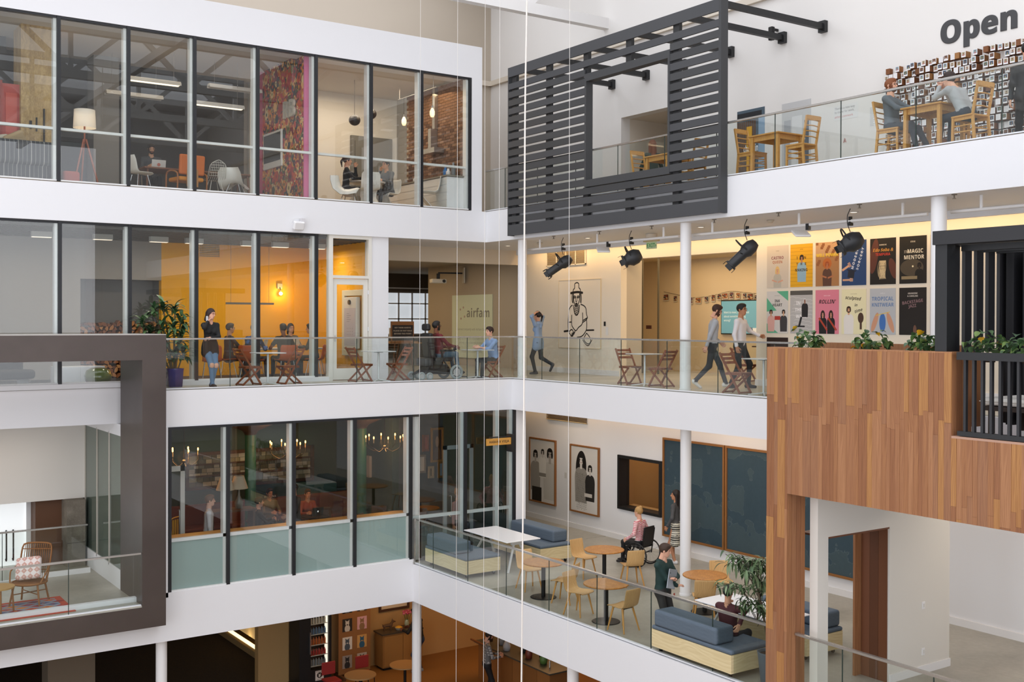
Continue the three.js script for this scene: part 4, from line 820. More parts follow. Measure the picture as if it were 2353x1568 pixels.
function person(label, pos, turn, s) {
  const t = thing('person', label, 'person', pos, turn), K = s.h ?? 1, f = s.sex === 'f';
  const skin = lin(SKIN[s.skin ?? 'fair']), top = lin(s.top), bot = lin(s.bottom ?? 0x20222a), shoe = lin(s.shoes ?? 0x2a2625), sole = lin(s.sole ?? s.shoes ?? 0x2a2625);
  const P = V(...(s.pelvis ?? [0, 0.93, 0])), lean = s.lean ?? 0.03, roll = s.roll ?? 0, twist = s.twist ?? 0;
  const up = V(sin(roll), cos(lean) * cos(roll), sin(lean)).normalize();
  const side = V(cos(twist), 0, -sin(twist)).addScaledVector(up, -V(cos(twist), 0, -sin(twist)).dot(up)).normalize();   // towards the person's left (+x)
  const fwd = new THREE.Vector3().crossVectors(side, up);
  const at = (o, a = 0, b = 0, c = 0) => o.clone().addScaledVector(side, a).addScaledVector(up, b).addScaledVector(fwd, c);
  const sw = f ? 0.155 : 0.178, N = at(P, 0, 0.52), caps = [];
  const w = f ? 0.07 : 0.085, r = f ? 0.082 : 0.096;
  for (const q of [-1, 1]) {
    caps.push(cap(at(N, q * w * 1.05, -0.14), at(P, q * w * 0.8, 0.16), r, r * 0.92, top), cap(at(P, q * w * 0.8, 0.16), at(P, q * 0.075, s.tuck ? 0.06 : -0.03), r * 0.92, f ? 0.1 : 0.098, top));
    caps.push(cap(at(N, q * 0.05, -0.05), at(N, q * sw, -0.07), 0.055, 0.058, top));
    caps.push(cap(at(P, q * 0.07, 0.0), at(P, q * 0.085, -0.06), 0.1, 0.1, bot));
  }
  caps.push(cap(at(N, 0, -0.13, 0.012), at(P, 0, 0.02, 0.005), r * 0.98, r * 0.98, top));
  caps.push(cap(at(N, 0, -0.03), at(N, 0, 0.07, 0.015), 0.053, 0.05, skin));
  if (f) for (const q of [-1, 1]) caps.push(cap(at(N, q * 0.075, -0.19, 0.06), at(N, q * 0.07, -0.21, 0.065), 0.06, 0.06, top));
  // arms
  const ua = 0.285, fa = 0.25, hands = [];
  for (const [q, key] of [[1, 'L'], [-1, 'R']]) {
    const S = at(N, q * sw, -0.075), target = V(...(s['hand' + key] ?? [q * 0.24, 0.82 * (s.pelvis ? 0 : 1) + (s.pelvis ? P.y - 0.1 : 0), 0.06]));
    const pole = V(...(s['elbow' + key] ?? [q * 0.6, -0.5, -0.7]));
    const [el, wr] = ik(S, target, ua, fa, pole), sleeve = s.sleeve ?? 'long';
    const mid = el.clone().lerp(wr, sleeve === 'roll' ? 0.35 : 0.9), u5 = S.clone().lerp(el, sleeve === 'short' ? 0.55 : 0.99);
    caps.push(cap(S, u5, 0.055, sleeve === 'short' ? 0.052 : 0.044, top));
    if (sleeve === 'short') caps.push(cap(u5, el, 0.042, 0.037, skin), cap(el, wr, 0.037, 0.025, skin));
    else caps.push(cap(el, mid, 0.044, 0.034, top), cap(mid, wr, 0.031, 0.024, skin));
    hands.push([q, key, wr, s['handDir' + key] ? V(...s['handDir' + key]).normalize() : wr.clone().sub(el).normalize()]);
  }
  // legs
  for (const [q, key] of [[1, 'L'], [-1, 'R']]) {
    const H = at(P, q * 0.09, -0.05), an = V(...(s['foot' + key] ?? [q * 0.1, 0.08, 0]));
    const [kn, ank] = ik(H, an, 0.42, 0.42, V(...(s['knee' + key] ?? [q * 0.08, 0.1, 1])));
    const bare = s.skirt, lc = bare ? skin : bot;
    caps.push(cap(H, kn, f ? 0.085 : 0.083, bare ? 0.052 : 0.06, s.shorts ? bot : lc), cap(kn, ank, bare ? 0.05 : 0.058, bare ? 0.032 : 0.045, lc));
    if (s.kneeHole) caps.push(cap(kn.clone().add(V(0, 0.01, 0.025)), kn.clone().add(V(0, -0.01, 0.028)), 0.045, 0.045, skin));
    const td = V(...(s['toe' + key] ?? [q * 0.12, 0, 1])).normalize();
    caps.push(cap(ank.clone().add(V(0, -0.035, 0)).addScaledVector(td, -0.045), ank.clone().add(V(0, -0.05, 0)).addScaledVector(td, 0.14), 0.04, 0.03, shoe));
    caps.push(cap(ank.clone().add(V(0, -0.062, 0)).addScaledVector(td, -0.05), ank.clone().add(V(0, -0.062, 0)).addScaledVector(td, 0.15), 0.018, 0.018, sole));
  }
  if (s.skirt) for (const q of [-1, 1]) caps.push(cap(at(P, q * 0.06, 0.02), at(P, q * 0.1, -0.42), 0.1, 0.11, bot), cap(at(P, q * 0.06, 0.02), at(P, q * 0.02, -0.42, 0.03), 0.1, 0.1, bot));
  if (s.longTop) for (const q of [-1, 1]) caps.push(cap(at(P, q * 0.06, 0.05), at(P, q * 0.09, -0.16, 0.01), 0.105, 0.115, top));
  if (s.hood) caps.push(cap(at(N, -0.07, -0.03, -0.06), at(N, 0.07, -0.03, -0.06), 0.05, 0.05, top), cap(at(N, 0, -0.06, -0.09), at(N, 0, -0.14, -0.1), 0.05, 0.03, top));
  const pattern = s.pattern && ((c, x, y, z) => (c === top || (s.patternOn === 'bottom' && c === bot)) && (s.patternOn === 'bottom' ? c === bot : true) ? lin(s.pattern(x, y, z) ?? (c === top ? s.top : s.bottom)) : c);
  const geos = [capsMesh(caps, 0.018, 0.035, pattern)];
  // hands: palm, four fingers, thumb
  for (const [q, key, wr, dir] of hands) {
    const palmN = V(...(s['palm' + key] ?? [-q, -0.3, 0.2])); palmN.addScaledVector(dir, -palmN.dot(dir)).normalize();
    const across = new THREE.Vector3().crossVectors(dir, palmN).normalize(), hc = [], curl = s['curl' + key] ?? s.curl ?? 0.5, thumbSide = across.dot(V(0, 1, 0.3)) > 0 ? 1 : -1;
    const hp = (a, b, c = 0) => wr.clone().addScaledVector(dir, a).addScaledVector(across, b).addScaledVector(palmN, c);
    for (const b of [-0.025, 0, 0.025]) hc.push(cap(hp(0, b * 0.6), hp(0.075, b), 0.017, 0.014, skin));
    [[-0.033, 0.066], [-0.011, 0.078], [0.011, 0.074], [0.033, 0.056]].forEach(([b, L]) => {
      const bb = b * thumbSide * -1, k1 = hp(0.08, bb), k2 = k1.clone().addScaledVector(dir, L * 0.55 * cos(curl)).addScaledVector(palmN, L * 0.55 * sin(curl)), k3 = k2.clone().addScaledVector(dir, L * 0.5 * cos(curl * 2.1)).addScaledVector(palmN, L * 0.5 * sin(curl * 2.1));
      hc.push(cap(k1, k2, 0.0095, 0.0088, skin), cap(k2, k3, 0.0088, 0.0075, skin));
    });
    const tb = thumbSide * 0.03, t1 = hp(0.02, tb), t2 = hp(0.055, tb + thumbSide * 0.028, 0.012), t3 = hp(0.085, tb + thumbSide * 0.03, 0.03);
    hc.push(cap(t1, t2, 0.013, 0.0105, skin), cap(t2, t3, 0.0105, 0.0085, skin));
    geos.push(capsMesh(hc, 0.0075, 0.008));
  }
  // head with face
  const hy = s.headYaw ?? 0, hpitch = s.headPitch ?? 0, hr = s.headRoll ?? 0, HC = at(N, 0, 0.175, 0.02 + 0.04 * sin(max(0, hpitch)));
  const headM = new THREE.Matrix4().makeBasis(side, up.clone(), fwd).multiply(new THREE.Matrix4().makeRotationFromEuler(new THREE.Euler(hpitch - lean * 0.6, hy, hr, 'YXZ'))).setPosition(HC);
  const hs = 0.985;
  const headF = (x, y, z) => {
    let d = dEll(x, y, z, 0, 0.035, -0.015, 0.076, 0.088, 0.094);
    d = smin(d, dEll(x, y, z, 0, -0.03, 0.022, 0.06, 0.088, 0.07), 0.03);
    d = smin(d, dEll(x, y, z, 0, -0.09, 0.05, 0.03, 0.024, 0.03), 0.03);
    d = smin(d, dCap(noseC, x, y, z), 0.012);
    d = min(d, dEll(abs(x), y, z, 0.077, -0.005, -0.01, 0.012, 0.031, 0.019));
    d = smin(d, dEll(x, y, z, 0, 0.035, 0.072, 0.05, 0.012, 0.014), 0.02);
    d = smin(d, hypot(abs(x) - 0.012, y + 0.064, (z - 0.083) * 1.2) - 0.013, 0.012);
    for (const q of [-1, 1]) d = max(d, -(hypot(x - q * 0.03, y - 0.012, z - 0.1) - 0.015));
    return min(d, 9);
  };
  const neckC = cap(V(0, -0.05, -0.015), V(0, -0.16, -0.03), 0.052, 0.054, 0);
  const hm = surfaceNet((x, y, z) => smin(headF(x, y, z), dCap(neckC, x, y, z), 0.02), [-0.105, -0.17, -0.13], [0.105, 0.145, 0.14], 0.0075);
  const lips = [skin[0] * 0.75, skin[1] * 0.5, skin[2] * 0.5], brow = lin(s.hair ?? 0x2a1c14), eye = [0.03, 0.025, 0.02], beardCol = s.beard ? lin(s.beard) : null, hcol = [];
  for (let i = 0; i < hm.pos.length; i += 3) {
    const [x, y, z] = [hm.pos[i], hm.pos[i + 1], hm.pos[i + 2]]; let c = skin;
    if (z > 0.04 && hypot((abs(x) - 0.03) / 1.4, y - 0.012) < 0.0085) c = eye;
    else if (z > 0.05 && abs(y - 0.035 - (0.03 - abs(abs(x) - 0.03)) * 0.1) < 0.006 && abs(x) > 0.012 && abs(x) < 0.052) c = brow;
    else if (z > 0.07 && abs(y + 0.065) < 0.008 && abs(x) < 0.024) c = lips;
    else if (beardCol && z > -0.01 && (y < -0.04 - 0.3 * max(0, 0.03 - abs(x)) * (y > -0.07 ? 0 : 0) && y > -0.125 || (abs(y + 0.052) < 0.008 && z > 0.06 && abs(x) < 0.03) || (abs(x) > 0.052 && y < 0.0 && y > -0.1 && z > 0))) c = beardCol;
    hcol.push(...c);
  }
  geos.push(geo3(hm, hcol).scale(hs, hs, hs).applyMatrix4(headM));
  const body = mesh(t, 'body', joinColored(geos), skinMat);
  // hair as its own piece
  if (s.hair !== undefined && s.style !== 'bald') {
    const st = s.style ?? 'short';
    const hairF = (x, y, z) => {
      let d = dEll(x, y, z, 0, 0.04, -0.018, 0.087, 0.1, 0.104);
      if (st === 'short') d = smin(d, dEll(x, y, z, 0, 0.1, 0.03, 0.065, 0.035, 0.06), 0.03);
      d = max(d, -dEll(x, y, z, 0, -0.06, 0.1, 0.085, 0.128, 0.1));
      d = max(d, -dEll(x, y, z, 0, -0.15, 0.05, 0.12, 0.12, 0.12));
      if (st === 'short') d = max(d, -(y + 0.055 + max(0, z) * 0.9));
      if (st === 'long' || st === 'bob') {
        const len = st === 'long' ? -0.3 : -0.13;
        for (const q of [-1, 1]) d = smin(d, dCap(cap(V(q * 0.068, 0.03, -0.02), V(q * 0.075, len, -0.035), 0.03, 0.028), x, y, z), 0.03);
        d = smin(d, dCap(cap(V(0, 0, -0.07), V(0, len, -0.1), 0.06, 0.05), x, y, z), 0.04);
      }
      if (st === 'ponytail') { d = smin(d, dCap(cap(V(0, 0.06, -0.11), V(0, -0.02, -0.16), 0.028, 0.03), x, y, z), 0.02); d = smin(d, dCap(cap(V(0, -0.02, -0.16), V(0, -0.16, -0.14), 0.03, 0.012), x, y, z), 0.02); }
      if (st === 'bun') d = smin(d, hypot(x, y - 0.12, z + 0.07) - 0.042, 0.02);
      return d;
    };
    const m = surfaceNet(hairF, [-0.125, -0.36, -0.19], [0.125, 0.17, 0.12], 0.009);
    mesh(t, 'hair', geo3(m).scale(hs, hs, hs).applyMatrix4(headM), hairMats[s.hair] ??= M(s.hair, 0.65));
  }
  if (s.glasses) {
    const g = [torus(0.021, 0.0022, -0.031, 0.012, 0.098, PI * 2, 16), torus(0.021, 0.0022, 0.031, 0.012, 0.098, PI * 2, 16), bar([-0.011, 0.015, 0.1], [0.011, 0.015, 0.1], 0.0022)];
    for (const q of [-1, 1]) g.push(bar([q * 0.051, 0.015, 0.097], [q * 0.08, 0.012, 0], 0.0022));
    mesh(t, 'glasses', merge(g).applyMatrix4(headM), M(s.glasses, 0.4));
  }
  if (K !== 1) t.scale.setScalar(K);
  t.userData.headMatrix = undefined; delete t.userData.headMatrix;
  return t;
}
const noseC = cap(V(0, 0.022, 0.088), V(0, -0.022, 0.108), 0.009, 0.0135, 0);
function joinColored(gs) {
  const P = [], C = [], N = [], I = []; let o = 0;
  for (const g of gs) { P.push(...g.attributes.position.array); C.push(...g.attributes.color.array); N.push(...g.attributes.normal.array); for (const i of g.index.array) I.push(i + o); o += g.attributes.position.count; }
  const g = new THREE.BufferGeometry();
  g.setAttribute('position', new THREE.Float32BufferAttribute(P, 3)); g.setAttribute('color', new THREE.Float32BufferAttribute(C, 3)); g.setAttribute('normal', new THREE.Float32BufferAttribute(N, 3)); g.setIndex(I);
  return g;
}
// ---------------------------------------------------------------- who is where
const sit = (o = {}) => ({ pelvis: [0, 0.54, 0], footL: [0.12, 0.08, 0.44], footR: [-0.12, 0.08, 0.44], ...o });
// balcony
person('woman in black top and ripped jeans phoning at the railing', [8.12, L2, -23.3], 0.12, { sex: 'f', h: 0.97, top: 0x121212, bottom: 0x5d7f9f, kneeHole: 1, longTop: 1, hair: 0x2b1611, style: 'bob', glasses: 0x7a3a3a, shoes: 0x18181a, handR: [-0.11, 1.46, 0.13], elbowR: [-0.7, -0.7, 0.2], handL: [-0.1, 1.1, 0.2], elbowL: [0.7, -0.5, 0.1], footL: [0.03, 0.08, 0.03], footR: [0.0, 0.08, 0.12], headYaw: 0.45, headRoll: -0.15, headPitch: 0.1 });
{ const t = thing('mobile_phone', 'pale phone held to the ear of the woman in black', 'phone', [8.02, L2 + 1.47, -23.2], 0.3); mesh(t, 'case', rb(0.012, 0.13, 0.065, 0.005), M(0xd8d8dc, 0.3)); mesh(t, 'screen', cb(0.003, 0.11, 0.055, 0.007, 0, 0), black); }
person('man in a maroon jumper seated in the power wheelchair', [13.93, L2 + 0.08, -23.42], PI / 2, sit({ skin: 'brown', top: 0x6a1d22, bottom: 0x4a6173, hair: 0x1a1512, beard: 0x17110e, glasses: 0x222222, handL: [0.26, 0.72, 0.35], handR: [-0.26, 0.72, 0.35], footL: [0.12, 0.14, 0.5], footR: [-0.12, 0.14, 0.5], lean: -0.12 }));
person('man in a light blue shirt at the bistro table', [15.6, L2 - 0.05, -23.48], -PI / 2, sit({ top: 0x7f9dc9, sleeve: 'roll', bottom: 0x1b1c20, hair: 0x2e1b15, handL: [0.1, 0.83, 0.5], handR: [-0.16, 0.83, 0.47], lean: 0.16, headPitch: -0.05, shoes: 0x3a3030 }));
person('woman in a denim shirt walking away with both hands on her head', [17.6, L2, -24.3], PI + 0.42, { sex: 'f', h: 0.98, top: 0x8ba3c4, bottom: 0x1c2129, hair: 0x1f1512, style: 'ponytail', hood: 1, longTop: 1, sleeve: 'roll', handL: [0.1, 1.72, 0.02], handR: [-0.1, 1.7, 0.02], elbowL: [1, 0.35, 0.1], elbowR: [-1, 0.35, 0.1], palmL: [-0.3, -1, 0], palmR: [0.3, -1, 0], handDirL: [-0.9, 0.2, -0.2], handDirR: [0.9, 0.2, -0.2], footR: [-0.05, 0.28, -0.42], toeR: [0, -0.9, 0.5], footL: [0.08, 0.08, 0.05], shoes: 0x4a4a4e, sole: 0xe2e2e2 });
person('bearded man in a grey jumper and white trainers looking down', [17.15, L2, -17.25], 0.95, { h: 1.04, top: 0xa9adb3, bottom: 0x1d2026, hair: 0x3c2114, beard: 0x4b2a1a, glasses: 0x1a1a1a, handL: [0.26, 0.95, 0.22], handR: [-0.2, 0.86, -0.15], footL: [0.1, 0.08, 0.32], footR: [-0.1, 0.16, -0.36], toeR: [0, -0.6, 0.8], shoes: 0xe4e3df, headPitch: 0.35, lean: 0.1 });
person('man in a white shirt with moustache reaching for the railing', [17.75, L2, -17.0], 0.35, { h: 1.05, skin: 'tan', top: 0xe2e0e4, bottom: 0x141519, hair: 0x15100d, glasses: 0x222222, handL: [0.52, 1.08, 0.22], elbowL: [0.7, -0.6, -0.3], handDirL: [0.9, -0.1, 0.2], handR: [-0.27, 0.86, 0.05], footL: [0.1, 0.08, 0.15], footR: [-0.12, 0.08, -0.15], shoes: 0x17171a, headYaw: -0.1, tuck: 1 });
// yellow meeting room
person('man in glasses and dark shirt at the end of the meeting table', [9.68, L2 + 0.01, -26.42], PI / 2, sit({ top: 0x33353b, hair: 0x23160f, glasses: 0x202020, skin: 'olive', handL: [0.15, 0.78, 0.42], handR: [-0.15, 0.78, 0.42] }));
person('man in a blue plaid shirt at the meeting table', [9.95, L2 + 0.01, -25.6], PI * 0.68, sit({ top: 0x35578f, hair: 0x5a4a40, skin: 'tan', pattern: (x, y, z) => (floor(y * 22) % 3 === 0 || floor(x * 22 + 99) % 3 === 0) ? 0x1b2742 : 0x4068a8, handL: [0.15, 0.78, 0.4], handR: [-0.15, 0.78, 0.4], lean: 0.15 }));
person('man in black with his back to the meeting room glass', [10.78, L2 + 0.01, -25.55], PI, sit({ top: 0x1e1f22, sleeve: 'short', skin: 'brown', hair: 0x121010, handL: [0.22, 0.78, 0.35], handR: [-0.22, 0.78, 0.35], lean: 0.1 }));
person('woman in glasses facing the glass across the meeting table', [11.55, L2 + 0.01, -27.0], 0, sit({ sex: 'f', top: 0x6a645c, skin: 'olive', hair: 0x15110f, style: 'bob', glasses: 0x5a2a2a, handL: [0.15, 0.78, 0.3], handR: [-0.15, 0.78, 0.3] }));
person('man in black seated beside the glazed door of the yellow room', [11.62, L2 + 0.01, -25.65], -PI * 0.7, sit({ top: 0x222327, skin: 'tan', hair: 0x131110, handL: [0.2, 0.78, 0.35], handR: [-0.2, 0.78, 0.35], lean: 0.12 }));
// top gallery
person('ginger man with glasses and grey jumper at the square table', [16.35, L3, -12.08], 0.12, sit({ top: 0x5d646b, bottom: 0x2a2f38, hair: 0x7a4420, beard: 0x6b3a20, glasses: 0x222222, handL: [0.12, 0.76, 0.45], handR: [-0.1, 0.74, 0.42], lean: -0.06, footL: [0.1, 0.08, 0.62], footR: [-0.12, 0.08, 0.52] }));
person('man in a pale grey jumper leaning on the square table', [16.3, L3, -10.62], PI - 0.12, sit({ top: 0xa5a5a6, bottom: 0x242a36, hair: 0x2a1a13, handL: [0.05, 1.05, 0.5], handR: [-0.05, 1.03, 0.5], elbowL: [0.6, -1, 0.2], elbowR: [-0.6, -1, 0.2], lean: 0.5, headPitch: -0.15 }));
person('person in black with a red tag walking past the photo wall', [17.6, L3, -10.35], 2.2, { h: 1.04, top: 0x17181b, bottom: 0x1b1c20, hair: 0x151210, footL: [0.1, 0.08, 0.3], footR: [-0.1, 0.12, -0.3] });
person('woman with long auburn hair seen through the screen opening', [17.3, L3, -19.35], PI - 0.4, sit({ sex: 'f', top: 0x1f3028, bottom: 0x20242a, hair: 0x6d3a20, style: 'long', handL: [0.2, 0.6, 0.3], handR: [-0.2, 0.6, 0.3] }));
single('visitor_stool', 'plain dark stool under the woman with auburn hair', 'stool', [cyl(0.18, 0.18, 0.03, 17.3, L3 + 0.43, -19.35), cyl(0.03, 0.03, 0.42, 17.3, L3 + 0.21, -19.35), cyl(0.2, 0.2, 0.02, 17.3, L3 + 0.01, -19.35)], blackMetal);
// glazed top room
person('bearded man working on a laptop in the top room', [7.9, L3, -26.85], -0.1, sit({ top: 0x3a3d42, hair: 0x1f1612, beard: 0x231712, skin: 'olive', handL: [0.12, 0.78, 0.35], handR: [-0.12, 0.78, 0.35], headPitch: 0.25 }));
person('woman in black at the round white table', [12.58, L3, -25.85], 1.2, sit({ sex: 'f', top: 0x1a1b1e, hair: 0x33201a, style: 'ponytail', handL: [0.05, 1.1, 0.25], elbowL: [0.6, -1, 0], handR: [-0.15, 0.78, 0.4] }));
person('man in a grey jumper across the round white table', [13.82, L3, -25.85], -1.25, sit({ top: 0x63686c, bottom: 0x2a2c31, hair: 0x191310, skin: 'olive', glasses: 0x222222, handR: [-0.05, 1.06, 0.25], elbowR: [-0.6, -1, 0], handL: [0.15, 0.78, 0.4], lean: 0.12 }));
// cafe gallery
person('blonde woman in a striped top using a wheelchair', [17.3, L1 + 0.02, -19.72], PI + 0.25, sit({ sex: 'f', top: 0xc56a74, bottom: 0x16171a, hair: 0xb08a55, style: 'bun', pattern: (x, y, z) => floor((y + 0.02 * sin(x * 9)) * 52) % 2 ? 0xe6d6d4 : 0xc8566a, handL: [0.3, 0.62, 0.2], handR: [-0.3, 0.62, 0.2], lean: 0.08 }));
person('dark haired woman in a grey jumper and striped skirt', [18.15, L1, -19.4], PI + 0.35, { sex: 'f', top: 0x48494c, bottom: 0xddd9c8, skirt: 1, skin: 'tan', hair: 0x1a1110, style: 'long', pattern: (x, y) => floor(y * 40) % 2 ? 0x2c2c2c : 0xe2dfd0, patternOn: 'bottom', shoes: 0xd8dade, handL: [0.26, 0.9, 0.12], handR: [-0.26, 0.88, 0.0], footR: [-0.12, 0.08, 0.14], headYaw: 0.5 });
person('man in a green hoodie hugging a silver laptop', [13.58, L1, -14.88], 0.2, { h: 1.0, top: 0x17332f, bottom: 0x33302e, hair: 0x3b2618, hood: 1, handL: [0.02, 1.13, 0.26], handR: [0.1, 1.0, 0.25], elbowL: [0.7, -0.8, 0.2], elbowR: [-0.7, -0.8, 0.2], handDirL: [-0.8, 0.5, 0.1], handDirR: [0.9, 0.1, 0.1], headPitch: 0.2, headYaw: 0.55 });
{ const t = thing('laptop', 'closed silver laptop carried by the man in the green hoodie', 'laptop', [13.6, L1 + 1.14, -14.66], 0.2); mesh(t, 'case', rb(0.25, 0.35, 0.02, 0.012).rotateZ(-0.25), M(0x9aa0a6, 0.3, { metalness: 0.7 })); mesh(t, 'webcam', sph(0.008, -0.06, 0.12, 0.012), black); }
single('lanyard_card', 'red card hanging at the hip of the man in the green hoodie', 'card', T(rb(0.055, 0.09, 0.01, 0.004), 13.75, L1 + 0.8, -14.76, 0.4), M(0xb03a2a, 0.5));
person('man in maroon turning round on the grey bench', [13.62, L1 - 0.06, -13.28], PI / 2 + 0.2, sit({ top: 0x45171d, bottom: 0x1d1d20, hair: 0x100d0d, skin: 'olive', handR: [-0.4, 0.82, -0.3], elbowR: [-0.6, 0.2, -0.3], handL: [0.1, 1.0, 0.12], elbowL: [0.6, -0.6, 0.1], lean: -0.05, headYaw: 0.3 }));
// restaurant
person('young man in a white shirt walking behind the restaurant glass', [8.5, L1, -24.5], 1.25, { h: 1.03, top: 0xd8d6d8, bottom: 0x1c1e24, hair: 0x6b4a30, sleeve: 'roll', footL: [0.1, 0.08, 0.2], footR: [-0.1, 0.1, -0.2] });
person('man in a dark shirt seated by the green restaurant column', [10.35, L1, -26.2], 1.4, sit({ top: 0x1d2026, hair: 0x1a1310, handL: [0.12, 0.78, 0.4], handR: [-0.12, 0.78, 0.4] }));
person('person in a patterned shirt at the restaurant banquette', [11.15, L1, -27.45], 0.1, sit({ top: 0x6a5f4c, hair: 0x241812, skin: 'tan', handL: [0.12, 0.78, 0.4], handR: [-0.12, 0.78, 0.4] }));
person('person in rust red behind a dark laptop in the restaurant', [11.95, L1, -26.8], -0.1, sit({ sex: 'f', top: 0x8a3a22, hair: 0x241410, skin: 'tan', handL: [0.12, 0.78, 0.36], handR: [-0.12, 0.78, 0.36] }));
person('man in black standing between the restaurant tables', [11.0, L1, -25.4], -1.4, { top: 0x141416, bottom: 0x18181b, hair: 0x15100e, skin: 'tan', handL: [0.1, 1.0, 0.3] });
person('woman in pink inside the restaurant door', [15.2, L1, -24.6], 0.4, sit({ sex: 'f', top: 0xb58a88, bottom: 0x2a2c33, hair: 0xa07c4c, style: 'bun' }));
// ground floor
person('man in a black jacket and jeans at the ground floor cabinet', [15.75, 0, -27.55], PI + 0.5, { h: 1.05, skin: 'brown', top: 0x15171b, bottom: 0x1f3350, hair: 0x141110, handL: [0.2, 1.15, 0.4], handR: [-0.15, 1.15, 0.4], lean: 0.15, headPitch: 0.3, shoes: 0x8a9098 });
person('man in a checked shirt looking at his phone by the coffee counter', [16.15, 0, -24.6], 1.2, { h: 1.03, top: 0x8e8e8c, bottom: 0x17181c, hair: 0x241812, beard: 0x241812, pattern: (x, y, z) => (floor(y * 30) % 2 === 0 || floor(x * 30 + 99) % 2 === 0) ? 0x6c6c6c : 0xb5b3b0, handL: [0.08, 1.12, 0.34], handR: [-0.1, 1.1, 0.33], headPitch: 0.35 });

// ---------------------------------------------------------------- wheelchairs
{
  const t = thing('power_wheelchair', 'black power wheelchair with grey tyres', 'wheelchair', [13.9, L2, -23.42], PI / 2), tyre = M(0x8c9494, 0.8);
  mesh(t, 'base_unit', [rb(0.42, 0.22, 0.6, 0.05, 0, 0.25, -0.12), rb(0.3, 0.12, 0.35, 0.04, 0, 0.2, 0.25)], blackMetal);
  mesh(t, 'seat_cushion', rb(0.5, 0.1, 0.5, 0.04, 0, 0.5, 0.05), black); mesh(t, 'backrest', rb(0.46, 0.62, 0.12, 0.05).rotateX(-0.14).translate(0, 0.84, -0.27), black); mesh(t, 'headrest', rb(0.3, 0.17, 0.12, 0.05, 0, 1.29, -0.33), black); mesh(t, 'seat_post', cb(0.2, 0.18, 0.2, 0, 0.4, 0), blackMetal);
  for (const s of [-1, 1]) {
    const w = mesh(t, 'drive_wheel', T(torus(0.15, 0.035, 0, 0, 0), s * 0.3, 0.185, 0.36, PI / 2), tyre); mesh(w, 'wheel_hub', [T(cyl(0.1, 0.1, 0.04), s * 0.3, 0.185, 0.36, 0, 0, PI / 2)], steel);
    for (let k = 0; k < 3; k++) mesh(w, 'spoke', sq([s * 0.325, 0.185, 0.36], [s * 0.325, 0.185 + 0.13 * cos(k * 2.1), 0.36 + 0.13 * sin(k * 2.1)], 0.02, 0.03), steel);
    const c = mesh(t, 'castor_wheel', T(torus(0.075, 0.03, 0, 0, 0, PI * 2, 20), s * 0.26, 0.105, -0.6, PI / 2), tyre); mesh(c, 'wheel_hub', T(cyl(0.06, 0.06, 0.04), s * 0.26, 0.105, -0.6, 0, 0, PI / 2), steel);
    const c2 = mesh(t, 'castor_wheel', T(torus(0.07, 0.028, 0, 0, 0, PI * 2, 20), s * 0.3, 0.1, -0.4, PI / 2), tyre); mesh(c2, 'wheel_hub', T(cyl(0.055, 0.055, 0.04), s * 0.3, 0.1, -0.4, 0, 0, PI / 2), steel);
    mesh(t, 'castor_arm', sq([s * 0.2, 0.28, -0.3], [s * 0.24, 0.12, -0.58], 0.04, 0.05), blackMetal);
    mesh(t, 'armrest', [rb(0.07, 0.05, 0.42, 0.02, s * 0.3, 0.72, 0.1), cb(0.03, 0.24, 0.05, s * 0.3, 0.6, -0.05)], black);
    mesh(t, 'footrest', [rb(0.14, 0.03, 0.24, 0.01, s * 0.12, 0.06, 0.62), sq([s * 0.2, 0.45, 0.3], [s * 0.13, 0.06, 0.55], 0.03, 0.03)], blackMetal);
  }
  mesh(t, 'joystick', [cyl(0.012, 0.016, 0.07, -0.3, 0.8, 0.32, 10), rb(0.06, 0.05, 0.1, 0.01, -0.3, 0.75, 0.32)], black); mesh(t, 'battery_case', rb(0.46, 0.2, 0.25, 0.04, 0, 0.44, -0.36), M(0x2a2a2c, 0.4));
}
